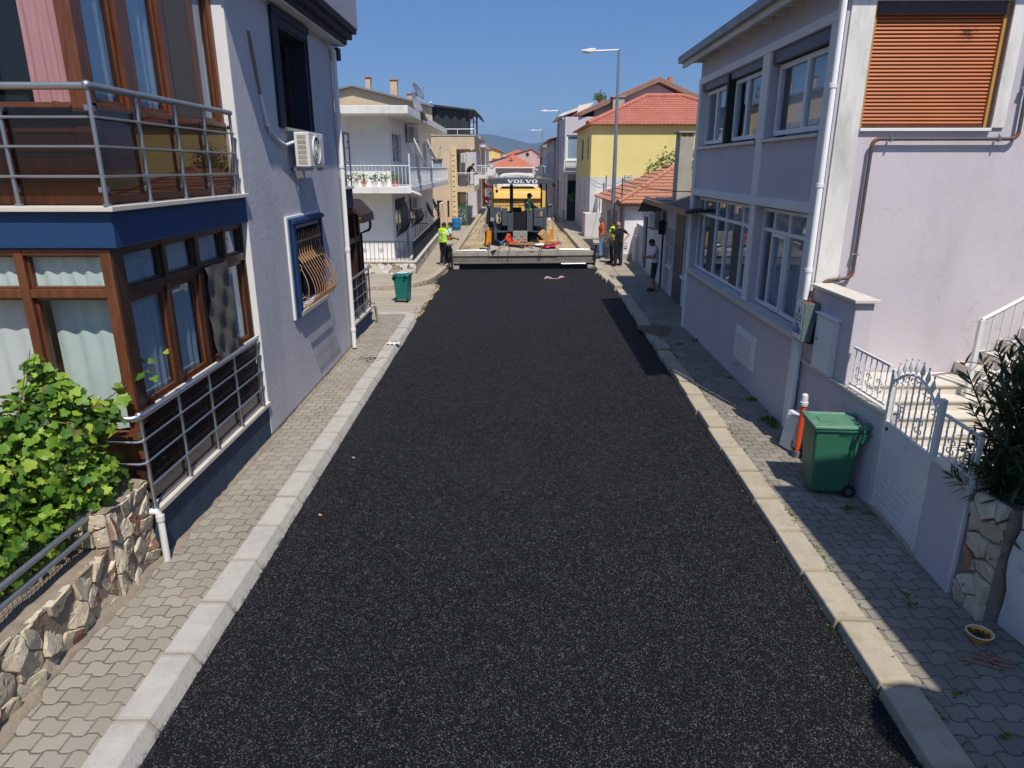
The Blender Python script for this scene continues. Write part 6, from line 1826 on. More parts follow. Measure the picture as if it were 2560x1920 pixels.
for z in (.2, 1.2, 2.33):
    b.box(-3.95, -3.1, 48.58, 48.62, z, z + .03); b.box(-3.95, -3.1, 49.48, 49.52, z, z + .03); b.box(-3.97, -3.93, 48.6, 49.5, z, z + .03); b.box(-3.12, -3.08, 48.6, 49.5, z, z + .03)
for i in range(14):
    u = -3.95 + .85 * i / 13; b.box(u - .004, u + .004, 48.585, 48.595, .2, 2.33)
b.build('frame', 'cage_green', CG)
b = MB(); rnd = random.Random(6)
for i in range(90): b.ball((rnd.uniform(-3.85, -3.2), rnd.uniform(48.7, 49.4), rnd.uniform(.3, 1.8)), rnd.uniform(.06, .1), (.7, .7, 1.4), 6)
b.build('bottles', 'bottles', CG)
def far_house(name, label, x0, x1, y0, y1, h, m, roofm='concrete', side=1, floors=2, balc=True, roof='flat', rz=1.2, seed=1):
    """row house; side=1 faces +x (left of the street), -1 faces -x"""
    t = thing(name, label, 'house', ((x0 + x1) / 2, (y0 + y1) / 2, 0))
    fx = x1 if side > 0 else x0; bx_ = x0 if side > 0 else x1
    F = frame((fx, y0, 0), (0, 1, 0), (side, 0, 0)); L = y1 - y0
    Ff = frame((fx, y0, 0), (-side, 0, 0), (0, -1, 0)); W_ = abs(x1 - x0)
    rnd = random.Random(seed)
    ops = []; fo = []
    for f in range(floors):
        zb = .3 + f * h / floors
        k = max(1, int(L / 3))
        for i in range(k):
            u = L * (i + .5) / k; ops.append((u - .6, u + .6, zb + (.1 if f and balc else .7), zb + 2.0))
        fo.append((W_ * .15, W_ * .15 + 1.0, zb + .7, zb + 2.0))
    wall(F, 0, L, .0, h, ops, .2).build('wall', m, t, fix=False)
    wall(Ff, 0, W_, .0, h, fo, .2).build('wall', m, t, fix=False)
    b = MB(F); b.box(.25, L, -W_, -.4, .05, h - .05); b.build('inner_wall', 'dark_room', t)
    for i, o in enumerate(ops): simple_window(F, *o, t, 'white_paint', ['white_cloth', None, 'blue_grey_cloth'][i % 3], 1)
    for o in fo: simple_window(Ff, *o, t, 'white_paint', 'white_cloth', 1)
    if balc:
        for f in range(1, floors):
            zb = f * h / floors
            b = MB(F); b.box(.2, L - .2, 0, .95, zb, zb + .18); b.build('balcony_slab', m, t)
            bars_rail(F, .25, L - .25, zb + .18, zb + 1.05, .22, .9, t, 'white_metal', .012, .03)
            bars_rail(frame((fx, y0 + .25, 0), (side, 0, 0), (0, -1, 0)), 0, .9, zb + .18, zb + 1.05, .22, 0, t, 'white_metal', .012, .03)
    if roof == 'flat':
        b = MB(F); b.box(-.1, L + .1, -W_, .45, h, h + .22); b.build('roof', roofm, t)
    else:
        b = MB(F); b.prism([(.5, h - .05), (-W_ / 2, h + rz), (-W_ - .5, h - .05), (-W_ - .5, h + .07), (-W_ / 2, h + rz + .14), (.5, h + .07)], -.3, L + .3, 'x', Matrix.Identity(4)); b.build('roof', roofm, t)
        b = MB(Ff); b.prism([(0, h - .03), (W_, h - .03), (W_ / 2, h + rz - .05)], -.15, -.01, 'y'); b.build('gable', m, t)
    return t
far_house('grey_row_house', 'pale grey house with white roof railing behind the beige terrace', -9, -3.0, 60, 69, 6.3, 'pale_plaster', 'concrete', 1, seed=3)
b = MB(); [b.tube([(-3.2, 60.2, 6.6 + .25 * i), (-3.2, 68, 6.6 + .25 * i)], .035, 6) for i in range(4)]; [b.tube([(-7, 60.2, 6.6 + .25 * i), (-3.2, 60.2, 6.6 + .25 * i)], .035, 6) for i in range(4)]; [b.box(-3.23, -3.17, 60.2 + i * 1.9, 60.26 + i * 1.9, 6.5, 7.4) for i in range(5)]
tag(b.build('roof_railing', 'white_metal'), 'white tube railing round the flat roof of the grey house', 'railing')
far_house('cream_row_house', 'cream house with stacked balconies past the grey house', -9, -3.1, 72, 83, 6.0, 'beige_plaster', 'old_white', 1, seed=4)
far_house('white_row_house', 'white house with a flat roof far down the left side', -10, -3.2, 87, 99, 6.2, 'white_plaster', 'concrete', 1, seed=5)
far_house('ochre_row_house', 'ochre house at the far left bend of the street', -11, -3.6, 102, 112, 6.6, 'yellow_plaster', 'terracotta', 1, roof='gable', seed=6)
# clothes stall
SL = thing('clothes_stall', 'market stall with red garments and a mauve awning on the left pavement', 'stall', (-3.2, 77.5, .15))
b = MB(); b.prism([(-4.2, 3.25), (-1.75, 3.05), (-1.7, 2.9), (-1.75, 2.88), (-4.2, 3.1)], 79, 82, 'y'); b.build('awning', 'pink_cloth', SL)
b = MB(); [b.box(x - .03, x + .03, y - .03, y + .03, .15, 3.0) for x in (-3.9, -1.9) for y in (79.1, 81.9)]; b.build('poles', 'steel_dull', SL)
mat('red_garment', 'b52a35', .85, .15, 4)
b = MB(); b.box(-3.6, -2.6, 77.6, 78.2, .6, 1.0); b.box(-3.8, -3.0, 77.2, 77.6, .3, .75); b.build('crates', 'red_garment', SL)
b = MB(); b.box(-3.9, -3.0, 77.3, 77.7, .76, 1.2); b.build('crates', 'cage_green', SL)
RP = thing('garment_pole', 'red and white pole hung with dark red garments and a pink scarf', 'pole', (-3.0, 76.9, .15))
b = MB(); b.cyl((-3.0, 76.9, .15), (-3.0, 76.9, 2.9), .05); b.build('pole', 'white_paint', RP)
b = MB(); b.cyl((-3.0, 76.88, .3), (-3.0, 76.88, 1.2), .13); b.ball((-3.05, 76.9, 2.2), .28, (.9, .6, 1.5), 10); b.ball((-3.15, 76.9, 2.8), .2, (1.2, .6, .9), 10); b.build('garments', 'red_garment', RP, smooth=60)
mat('pink_scarf', 'cf7d97', .85, .1, 4)
b = MB(); b.tube([(-2.9, 76.9, 2.1), (-2.5, 76.8, 2.12), (-2.15, 76.8, 2.02), (-1.95, 76.8, 2.0)], [.2, .17, .1, .05], 10); b.build('scarf', 'pink_scarf', RP, smooth=60)
for i, (x, y) in enumerate(((-3.85, 69.2), (-3.55, 69.4), (-3.3, 69.1))):
    t = thing('potted_plant', ['green plant in a dark pot by the far left wall', 'pale pot with a low plant by the far left wall', 'clipped shrub in a pot nearest the far left kerb'][i], 'potted plant', (x, y, .15), group='pots on the far left pavement')
    b = MB(); b.lathe([(.13, 0), (.19, .3), (.2, .3)], (x, y, .15), 10); b.build('pot', ['machine_grey', 'plastic_white', 'terracotta'][i], t)
    b = MB(); foliage(b, [((x, y, .7), (.28, .28, .3))], 60, .16, 'round', random.Random(i), .3); b.build('foliage', 'shrub_leaf', t, fix=False)
# ------------------------------------------------------------------ tiled roofs
def tiles_mat(name, a, b_, c_):
    k = NT(name)
    n = k.noise(1.3, 5, .65); g = k.noise(9, 4, .7)
    c = k.mix(k.mapr(n, .3, .7), lin(a), lin(b_)); c = k.mix(k.mapr(g, .52, .72, 0, .7), c, lin(c_))
    k.set(col=c, rough=.85, nor=k.bump(k.noise(40, 3), .3, .01)); M[name] = k.m
tiles_mat('tile_red', 'b97560', 'a8634f', 'c39079'); tiles_mat('tile_old', 'b57a60', '9c6a52', 'b9a184'); tiles_mat('tile_orange', 'c07456', 'b5664a', 'cb8c70')
def tile_plane(b, poly, up, row=.33, wave=.22, amp=.035, step=.045):
    """rows of pantiles over a convex roof polygon (3D points on a plane); up = uphill direction"""
    P0 = V3(poly[0]); up = V3(up).normalized()
    nrm = (V3(poly[1]) - P0).cross(V3(poly[2]) - P0).normalized()
    if nrm.z < 0: nrm = -nrm
    up = (up - nrm * up.dot(nrm)).normalized(); u = up.cross(nrm).normalized()
    q = [((V3(p) - P0).dot(u), (V3(p) - P0).dot(up)) for p in poly]
    v0 = min(p[1] for p in q); v1 = max(p[1] for p in q)
    def span(v):
        xs = []
        for i in range(len(q)):
            A, B = q[i], q[(i + 1) % len(q)]
            if (A[1] - v) * (B[1] - v) <= 0 and A[1] != B[1]:
                t = (v - A[1]) / (B[1] - A[1]); xs.append(A[0] + (B[0] - A[0]) * t)
        return (min(xs), max(xs)) if len(xs) > 1 else None
    v = v0
    while v < v1 - .02:
        w_ = min(row, v1 - v)
        s0, s1 = span(v + .001), span(v + w_ - .001)
        if s0 and s1:
            lo, hi = min(s0[0], s1[0]), max(s0[1], s1[1])
            m = max(3, int((hi - lo) / (wave / 6)))
            vs = []
            for i in range(m + 1):
                x = lo + (hi - lo) * i / m
                h = amp * abs(math.sin(x / wave * math.pi)) ** .7
                for (vv, e, s) in ((v - .02, step, s0), (v + w_ + .02, .0, s1)):
                    xx = min(max(x, s[0]), s[1])
                    vs.append(P0 + u * xx + up * vv + nrm * (h + e))
                xx = min(max(x, s0[0]), s0[1]); vs.append(P0 + u * xx + up * (v - .02) + nrm * (-.01))
            fs = []
            for i in range(m):
                a = i * 3; fs.append((a, a + 3, a + 4, a + 1)); fs.append((a + 2, a + 5, a + 3, a))
            b.add(vs, fs)
        v += w_
def ridge(b, p0, p1, r=.11, seg=.36):
    p0, p1 = V3(p0), V3(p1); n = max(1, int((p1 - p0).length / seg)); d = (p1 - p0) / n
    for i in range(n):
        a = p0 + d * i; b.tube([a - d * .06, a + d * .98], [r * 1.08, r * .92], 8)
# ------------------------------------------------------------------ tiled cottage, shed row, chimney (right, y 17-40)
CT = thing('tiled_cottage', 'low cream cottage with an old hipped tile roof behind the lamp post', 'house', (7, 34, 0))
wall(frame((4.86, 30.2, 0), (1, 0, 0), (0, -1, 0)), 0, 5, .1, 2.6, [], .2).build('wall', 'white_plaster', CT, fix=False)
wall(frame((4.86, 30.2, 0), (0, 1, 0), (-1, 0, 0)), 0, 8, .1, 2.6, [(2.2, 3.0, .15, 2.1), (4.5, 5.6, .9, 2.0)], .2).build('wall', 'pale_plaster', CT, fix=False)
b = MB(); b.box(5.2, 10, 30.6, 38, .1, 2.5); b.build('inner_wall', 'dark_room', CT)
b = MB(); b.box(4.84, 5.35, 30.17, 30.199, .1, .42); b.build('plinth', 'concrete', CT)
E0, E1, E2, E3 = (4.5, 29.85, 2.55), (10.5, 29.85, 2.55), (10.5, 38.5, 2.55), (4.5, 38.5, 2.55)
R0, R1 = (7.5, 33.2, 4.0), (7.5, 35.2, 4.0)
b = MB(); tile_plane(b, [E0, E1, R0], (0, 1, .42)); tile_plane(b, [E3, E0, R0, R1], (1, 0, .48)); b.build('roof', 'tile_old', CT, fix=False)
b = MB(); b.add([E0, E1, E2, E3, R0, R1], [(0, 1, 4), (3, 0, 4, 5), (1, 2, 5, 4), (2, 3, 5), (0, 3, 2, 1)]); b.build('roof_deck', 'tile_old', CT)
b = MB(); ridge(b, (4.5, 29.85, 2.62), (7.5, 33.2, 4.06)); ridge(b, (7.5, 33.2, 4.06), (7.5, 35.2, 4.06)); ridge(b, (10.5, 29.85, 2.62), (7.5, 33.2, 4.06)); b.build('ridge_tiles', 'tile_old', CT, smooth=50)
b = MB(); b.box(4.48, 9, 29.84, 29.87, 2.46, 2.55); b.build('eaves_board', 'brown_dark', CT)
# water-meter notices pasted on the cottage wall
PO = thing('notice', 'faded blue and red paper notices pasted on the cream cottage wall', 'notice', (4.95, 30.18, .85))
b = MB(); b.box(4.88, 5.03, 30.186, 30.196, .60, .90); b.box(4.89, 5.03, 30.186, 30.196, .93, 1.06); b.build('paper', 'white_paint', PO)
b = MB(); [b.box(4.895 + .075 * i, 4.95 + .075 * i, 30.18, 30.1855, .73, .775) for i in range(2)]; b.build('red_print', 'red_paint', PO)
b = MB(); b.box(4.895, 5.02, 30.18, 30.1855, .84, .865); b.box(4.895, 5.02, 30.18, 30.1855, .64, .69); b.build('blue_print', 'sign_blue', PO)
SHD = thing('grey_shed', 'shaded grey single-storey house with grilled windows, rust fascia and dark tarp roof', 'house', (6, 23, 0))
As, Bs = V3((4.86, 17.3, 0)), V3((5.28, 28.1, 0)); us_ = (Bs - As).normalized(); ns_ = V3((-us_.y, us_.x, 0))
FSH = frame(As, us_, ns_)
def U(y): return (y - 17.3) / us_.y
W1_, W2_ = (U(21.45), U(22.8), 1.08, 2.2), (U(18.7), U(19.75), 1.06, 2.2)
DR = (U(26.95), U(28.0), .14, 2.2)
wall(FSH, 0, U(28.1), .1, 2.95, [W1_, W2_, DR], .18).build('wall', 'pale_plaster', SHD, fix=False)
b = MB(FSH); b.box(.1, U(28.0), -4, -.4, .1, 2.9); b.build('inner_wall', 'dark_room', SHD)
b = MB(FSH); b.box(U(28.1), U(30.1), -.3, 0, .1, 1.75); b.prism([(U(29.2), .1), (U(30.15), .1), (U(30.15), 1.25), (U(29.2), 1.3)], .003, .12, 'y'); b.build('side_wall', 'pale_plaster', SHD)
b = MB(FSH); b.box(U(20.0), U(21.3), .0, .02, .1, 2.9); b.build('painted_band', 'machine_grey', SHD)
for o in (W1_, W2_):
    w = simple_window(FSH, *o, SHD, 'white_paint', None, 1)
    b = MB(FSH)
    for i in range(12):
        u = o[0] + (o[1] - o[0]) * i / 11; b.box(u - .008, u + .008, .0, .016, o[2], o[3])
    for z in (o[2], (o[2] + o[3]) / 2, o[3]): b.box(o[0], o[1], .017, .03, z - .01, z + .01)
    b.build('window_grille', 'white_metal', w)
    b = MB(FSH); b.box(o[0] - .08, o[1] + .08, -.1, .09, o[2] - .1, o[2] - .01); b.build('sill', 'white_plaster', w)
b = MB(FSH); b.box(DR[0], DR[1], -.16, -.1, .14, 2.2); b.build('door', 'navy', SHD)
b = MB(FSH)
b.prism([(.75, 3.04), (-1.0, 3.18), (-4, 3.3), (-4, 3.24), (-1.0, 3.12), (.75, 2.98)], -.9, U(23.0), 'x'); b.build('roof', 'tarp_dark', SHD)
b = MB(FSH); b.box(-.9, U(23.0), .75, .79, 2.93, 3.07); b.build('fascia', 'rust_iron', SHD)
b = MB(FSH)
vs = []; fs = []
for i in range(25):
    n = .78 - 1.9 * i / 24
    vs += [(U(23.0), n, 3.06), (U(24.3), n, 2.58 + .03 * (i % 2)), (U(24.3), n, 2.55 + .03 * (i % 2)), (U(23.0), n, 3.03)]
for i in range(24):
    a = 4 * i; fs += [(a, a + 4, a + 5, a + 1), (a + 1, a + 5, a + 6, a + 2), (a + 2, a + 6, a + 7, a + 3)]
b.add(vs, fs); b.build('roof_end_sheet', 'tarp_dark', SHD, fix=False)
mat('roof_felt', '8d8a86', .9, .15, 2, .2, 30)
b = MB(FSH); b.prism([(-.9, 3.2), (-4, 3.75), (-4, 3.3), (-.9, 3.14)], .6, U(23.5), 'x'); b.build('roof_felt', 'roof_felt', SHD)
ac_unit('outdoor air conditioner under the tip of the rust fascia on the grey house', FSH, U(23.1), U(23.95), .12, .42, 2.1, 2.62, 'plastic_white')
b = MB(FSH); b.box(U(22.85), U(23.05), .05, .25, 1.92, 2.35)
mb_ = tag(b.build('meter_case', 'black', None, .01), 'black meter case below the air conditioner on the grey house', 'meter case')
b = MB(FSH); b.tube([(U(22.95), .1, 1.92), (U(22.95), .1, .15)], .03, 6); b.build('conduit', 'black', mb_)
CH = thing('concrete_chimney', 'tall concrete chimney stack with open top rising from the tarp roof', 'chimney', (4.82, 20, 3))
b = MB(); b.box(4.64, 5.02, 19.98, 20.5, 2.9, 4.82); b.build('shaft', 'concrete', CH, .01)
for x in (4.64, 4.79, 4.94):
    for y in (19.98, 20.4):
        b = MB(); b.box(x, x + .08, y, y + .1, 4.82, 4.93); b.build('vent_brick', 'yellow_plaster', CH)
b = MB(); b.box(4.58, 5.08, 19.92, 20.56, 4.93, 4.97); b.build('cap', 'concrete', CH)

# ------------------------------------------------------------------ yellow house
YH = thing('yellow_house', 'two-storey house painted yellow above grey with a red hipped tile roof', 'house', (9, 47, 0))
FYf = frame((4.70, 42.8, 0), (1, 0, 0), (0, -1, 0)); FYs = frame((4.70, 42.8, 0), (0, 1, 0), (-1, 0, 0))
yo = [(1.3, 2.2, 4.5, 5.85), (4.7, 6.0, 4.5, 5.8)]; yl = [(2.7, 3.1, 1.65, 2.85), (6.5, 6.95, 1.65, 2.85)]
wall(FYf, 0, 10.2, 3.48, 6.4, [], .2).build('wall', 'yellow_plaster', YH, fix=False)
wall(FYf, 0, 10.2, .1, 3.478, [], .2).build('wall', 'pale_plaster', YH, fix=False)
wall(FYs, 0, 9.5, 3.48, 6.4, yo, .2).build('wall', 'yellow_plaster', YH, fix=False)
wall(FYs, 0, 9.5, .1, 3.478, yl, .2).build('wall', 'pale_plaster', YH, fix=False)
b = MB(FYs); b.box(.3, 9.5, -10, -.4, .1, 6.3); b.build('inner_wall', 'dark_room', YH)
for o in yo: simple_window(FYs, *o, YH, 'brown_wood', None, 1)
for o in yl:
    simple_window(FYs, *o, YH, 'white_paint', 'blue_grey_cloth', 0)
    b = MB(FYs); b.box(o[0] - .15, o[1] + .15, -.1, .08, o[2] - .1, o[2]); b.build('sill', 'white_plaster', YH)
E0, E1, E2, E3 = (4.42, 42.5, 6.42), (15.2, 42.5, 6.42), (15.2, 52.6, 6.42), (4.42, 52.6, 6.42)
R0, R1 = (8.6, 47.2, 8.35), (10.9, 47.2, 8.35)
b = MB(); tile_plane(b, [E0, E1, R1, R0], (0, 1, .41), .34, .24); tile_plane(b, [E3, E0, R0], (1, 0, .46), .34, .24); b.build('roof', 'tile_red', YH, fix=False)
b = MB(); b.add([E0, E1, E2, E3, R0, R1], [(0, 1, 5, 4), (3, 0, 4), (1, 2, 5), (2, 3, 4, 5), (0, 3, 2, 1)]); b.build('roof_deck', 'tile_red', YH)
b = MB(); ridge(b, (4.42, 42.5, 6.5), (8.6, 47.2, 8.42), .14); ridge(b, (8.6, 47.2, 8.42), (10.9, 47.2, 8.42), .14); ridge(b, (15.2, 42.5, 6.5), (10.9, 47.2, 8.42), .14); b.build('ridge_tiles', 'tile_red', YH, smooth=50)
b = MB(FYf); b.box(2.05, 2.45, .0, .15, .1, 3.6); b.build('chimney_flue', 'concrete', YH)
b = MB(FYf); b.tube([(2.25 + .12 * math.cos(t), .17, 3.42 + .12 * math.sin(t)) for t in [i * 6.283 / 14 for i in range(14)]], .02, 5, closed=True); b.build('flue_ring', 'white_metal', YH)
b = MB(); b.box(4.3, 4.72, 41.2, 42.75, .1, 1.45); b.box(4.72, 6.2, 41.2, 41.5, .1, 1.5); b.build('yard_wall', 'pale_plaster', YH)
b = MB(FYf); b.box(.35, 2.0, .0, 1.3, .1, 2.35); b.build('outhouse', 'white_plaster', YH)
UP_ = thing('utility_post', 'thin black service post carrying wires in front of the yellow house', 'post', (5.3, 41, .1))
b = MB(); b.cyl((5.30, 41, .1), (5.30, 41, 3.2), .035, n=8); b.cyl((5.45, 41.2, .1), (5.45, 41.2, 3.6), .03, n=8); b.build('post', 'black', UP_)
b = MB()
def sag(b, p, q, s, r=.012, n=12):
    p, q = V3(p), V3(q); b.tube([p.lerp(q, i / n) - V3((0, 0, s * 4 * (i / n) * (1 - i / n))) for i in range(n + 1)], r, 4)
sag(b, (4.66, 42.7, 3.45), (5.3, 41, 3.1), .1); sag(b, (5.3, 41, 3.1), (4.80, 31, 3.5), .12); sag(b, (4.66, 42.7, 3.3), (5.3, 41, 3.0), .2); sag(b, (4.80, 31, 3.5), (4.44, 17.4, 3.45), .12)
tag(b.build('overhead_wire', 'black'), 'thin black service wire slung from the yellow house past the lamp post', 'wire')
DS = thing('service_mast', 'slim dark mast with insulators at the corner of the cream cottage', 'mast', (4.80, 31, .1))
b = MB(); b.cyl((4.80, 30.9, 1.2), (4.80, 30.9, 3.6), .025, n=8); b.build('mast', 'dark_iron', DS)
b = MB(); [b.ball((4.78, 30.85, 1.6 + i * .14), .05) for i in range(7)]; b.box(4.7, 4.95, 30.8, 31.0, 2.5, 2.6); b.build('insulators', 'machine_dusty', DS)

# ------------------------------------------------------------------ lilac gabled house past the yellow one and the shaded row behind
LG = thing('gabled_house', 'lilac gabled house with a glazed white bay and corner balcony past the yellow house', 'house', (9, 58, 0))
GY = 54.5
FLf = frame((3.98, GY, 0), (1, 0, 0), (0, -1, 0)); FLs = frame((3.98, GY, 0), (0, 1, 0), (-1, 0, 0))
wall(FLf, 0, 2.2, .1, 7.65, [(.12, 1.15, 4.58, 6.38), (1.25, 2.0, 4.58, 6.38), (.2, .95, .2, 3.1)], .2).build('wall', 'lilac_plaster', LG, fix=False)
wall(FLs, 0, 10, .1, 7.65, [(1, 2.0, 4.4, 6.4), (4, 5, 4.4, 6.4), (7, 8, 4.4, 6.4), (2.5, 3.5, .6, 3), (6, 7.2, .6, 3)], .2).build('wall', 'lilac_plaster', LG, fix=False)
for o in ((.12, 1.15, 4.58, 6.38), (1.25, 2.0, 4.58, 6.38)): simple_window(FLf, *o, LG, 'white_paint', 'blue_grey_cloth', 0, fw=.12)
for o in ((1, 2.0, 4.4, 6.4), (4, 5, 4.4, 6.4), (7, 8, 4.4, 6.4), (2.5, 3.5, .6, 3), (6, 7.2, .6, 3)): simple_window(FLs, *o, LG, 'white_paint', None, 1)
b = MB(FLs); b.box(.3, 10, -10, -.5, .1, 7.5); b.build('inner_wall', 'dark_room', LG)
b = MB(); b.prism([(6.18, .1), (18, .1), (18, 6.6), (10.8, 9.95), (6.18, 8.35)], GY + .5, GY + 10, 'y'); b.build('gable_wall', 'lilac_plaster', LG)
b = MB(); b.prism([(5.0, 7.66), (10.8, 10.02), (18.3, 6.9), (18.3, 7.25), (10.8, 10.38), (5.0, 8.0)], GY - .1, GY + 10.3, 'y'); b.build('roof', 'terracotta', LG)
b = MB(); b.prism([(5.0, 7.66), (10.8, 10.02), (18.3, 6.9), (18.3, 7.2), (10.8, 10.32), (5.0, 7.96)], GY - .16, GY - .103, 'y')
mat('barge_brown', '8a6f5e', .8, .12, 2, .2, 30); b.build('barge_board', 'barge_brown', LG)
b = MB(); b.prism([(4.95, 7.75), (5.0, 8.5), (6.2, 8.75), (5.5, 8.0)], GY + 1.0, GY + 1.15, 'y'); b.build('dormer_cheek', 'white_plaster', LG)
b = MB(); b.prism([(3.5, 7.8), (3.9, 8.05), (5.4, 8.55), (5.4, 8.35), (3.9, 7.85)], GY + 2, GY + 10, 'y'); b.build('side_roof', 'white_plaster', LG)
b = MB(); b.box(3.9, 4.05, GY + 2.1, GY + 2.25, 7.6, 8.0); b.build('roof_post', 'white_plaster', LG)
b = MB(); b.box(7.4, 8.25, GY - .6, GY + .45, 6, 8.95); ch = b.build('chimney', 'concrete', LG)
b = MB(); b.box(7.3, 8.35, GY - .7, GY + .5, 8.95, 9.02); b.build('chimney_cap', 'concrete', ch)
b = MB(); b.box(11.3, 11.95, GY + .44, GY + .49, 8.75, 9.1); b.build('vent', 'dark_room', LG)
b = MB(); b.box(11.7, 12.0, GY + 1, GY + 1.4, 9.6, 10.5); b.build('chimney', 'tile_red', LG)
b = MB(FLf); b.box(-.08, 1.2, 0, .6, 3.55, 3.75); b.build('balcony_slab', 'old_white', LG)
bars_rail(frame((3.92, GY - .55, 0), (1, 0, 0), (0, -1, 0)), 0, 1.2, 3.75, 4.55, .14, 0, LG, 'white_metal', .02, .035)
b = MB(); b.box(4.0, 5.1, GY - .5, GY - .46, 3.8, 4.5); b.build('balcony_panel', 'white_cloth', LG)
for x in (4.15, 4.98):
    b = MB(); b.cyl((x, GY - .45, .1), (x, GY - .45, 3.55), .1, n=12); b.build('column', 'white_plaster', LG, smooth=40)
b = MB(); b.box(4.2, 5.0, GY - .6, GY - .55, .1, 1.7); b.build('yard_gate', 'dark_iron', LG)
VN = thing('gate_vine', 'green creeper spilling over the dark yard gate past the yellow house', 'creeper', (4.6, GY - .8, 1.8))
b = MB(); foliage(b, [((4.65, GY - .8, 1.85), (.55, .3, .28)), ((4.9, GY - .8, 2.05), (.3, .25, .25))], 260, .15, 'vine', random.Random(4), .3); b.build('foliage', 'shrub_leaf', VN, fix=False)
b = MB(); b.tube([(4.95, GY - .7, .1), (4.9, GY - .75, 1.0), (4.8, GY - .8, 1.7)], .04, 6); b.build('stem', 'bark', VN)
RP2 = thing('roof_plant', 'small leafy bush growing on the roof edge of the gabled house', 'bush', (6.5, GY, 8.85))
b = MB(); foliage(b, [((6.5, GY + .2, 9.1), (.5, .35, .32))], 130, .2, 'round', random.Random(9), .3); b.build('foliage', 'shrub_leaf', RP2, fix=False)
b = MB(); b.lathe([(.15, 0), (.22, .25)], (6.5, GY + .2, 8.65), 10); b.build('pot', 'terracotta', RP2)
b = MB(); b.lathe([(.18, 0), (.18, .12), (.13, .14), (.12, .65), (.10, .78), (.04, .84)], (3.85, 53, .15), 12); tag(b.build('stone_bollard', 'kerb_buff', None, 0, 50), 'pale stone bollard on the right pavement before the gabled house', 'bollard')
far_house('blue_row_house', 'shaded blue-grey house with dark windows past the gabled house', 3.75, 12, 65.5, 78, 6.4, 'grey_plaster', 'terracotta', -1, roof='gable', seed=8)
far_house('pale_row_house', 'pale house with balconies further down the right side', 3.9, 12, 80, 92, 6.2, 'pale_plaster', 'concrete', -1, seed=9)
far_house('beige_row_house', 'beige house at the far right end of the street', 4.2, 12, 95, 106, 5.4, 'beige_plaster', 'terracotta', -1, roof='gable', seed=10)
# lemon tree between the chimney and the yellow wall
def tree(name, label, base, h, blobs, n, size, leafm, cat='tree', kind='round', seed=1, tr=.09):
    t = thing(name, label, cat, base); rnd = random.Random(seed)
    b = MB(); B0 = V3(base)
    b.tube([B0, B0 + V3((.05, 0, h * .35)), B0 + V3((0, .05, h * .7))], [tr, tr * .75, tr * .4], 8)
    for c, r in blobs:
        m = B0 + V3((rnd.gauss(0, .05), rnd.gauss(0, .05), h * rnd.uniform(.3, .55))); b.tube([m, m.lerp(V3(c), .5) + V3((0, 0, .1)), V3(c)], [tr * .5, tr * .35, tr * .12], 6)
    b.build('trunk', 'bark', t, smooth=60)
    b = MB(); foliage(b, blobs, n, size, kind, rnd, .35); b.build('crown', leafm, t, fix=False)
    return t
tree('lemon_tree', 'yellow-green lemon tree behind the concrete chimney', (8.6, 39.5, .1), 4, [((8.0, 39.4, 3.9), (.8, .7, .7)), ((8.8, 39.5, 4.4), (.8, .8, .7)), ((9.6, 39.4, 4.5), (.9, .8, .9)), ((8.9, 39.5, 3.2), (1.1, .8, .7)), ((9.9, 39.5, 3.6), (.9, .8, .8))], 1500, .17, 'tree_leaf', seed=3)
# ------------------------------------------------------------------ end of the street, hills, haze
def hip_house(name, label, x0, x1, y0, y1, h, rh, wm, rm, wins=(), ov=.4, seed=1):
    t = thing(name, label, 'house', ((x0 + x1) / 2, (y0 + y1) / 2, 0))
    F = frame((x0, y0, 0), (1, 0, 0), (0, -1, 0))
    wall(F, 0, x1 - x0, 0, h, wins, .2).build('wall', wm, t, fix=False)
    b = MB(); b.box(x0 + .02, x1 - .02, y0 + .4, y1, 0, h - .02); b.build('inner_wall', wm, t)
    for i, o in enumerate(wins): simple_window(F, *o, t, 'white_paint', 'white_cloth', 1, seed=i)
    a = (x0 - ov, y0 - ov, h), (x1 + ov, y0 - ov, h), (x1 + ov, y1 + ov, h), (x0 - ov, y1 + ov, h), ((x0 + x1) / 2, (y0 + y1) / 2, h + rh)
    b = MB(); b.add(a, [(0, 1, 4), (1, 2, 4), (2, 3, 4), (3, 0, 4), (0, 3, 2, 1)]); b.build('roof', rm, t)
    b = MB(); tile_plane(b, [a[0], a[1], a[4]], (0, 1, .4), .4, .3, .03, .03); b.build('roof_tiles', rm, t, fix=False)
    b = MB(); b.box(x0 - ov, x1 + ov, y0 - ov - .04, y0 - ov, h - .16, h + .02); b.build('gutter', 'white_paint', t)
    return t
OH = hip_house('orange_roof_house', 'pink-walled house under a bright orange hipped roof closing the street', -2.8, 3.2, 112, 121, 4.15, 1.95, 'pink_wall' if 'pink_wall' in M else 'lilac_plaster', 'tile_orange', [(.5, 2.0, 2.2, 3.5), (3.9, 5.4, 2.2, 3.5)])
b = MB(); b.box(-.45, .1, 113.6, 114.4, 4.9, 5.25); b.tube([(-.3, 114, 5.2), (-.3, 114, 5.7)], .05, 6); b.tube([(-.05, 114, 5.2), (-.05, 114, 5.6)], .05, 6); b.build('roof_heater', 'machine_grey', OH)
mat('pink_gable', 'cfa99f', .9, .06, .5, .1, 40)
PG = thing('pink_gable_house', 'big pale pink gabled house with a small round vent behind the orange roof', 'house', (2, 130, 0))
b = MB(); b.prism([(-4, 0), (7.2, 0), (7.2, 4.6), (3.5, 7.25), (-4, 5.0)], 128, 140, 'y'); b.build('wall', 'pink_gable', PG)
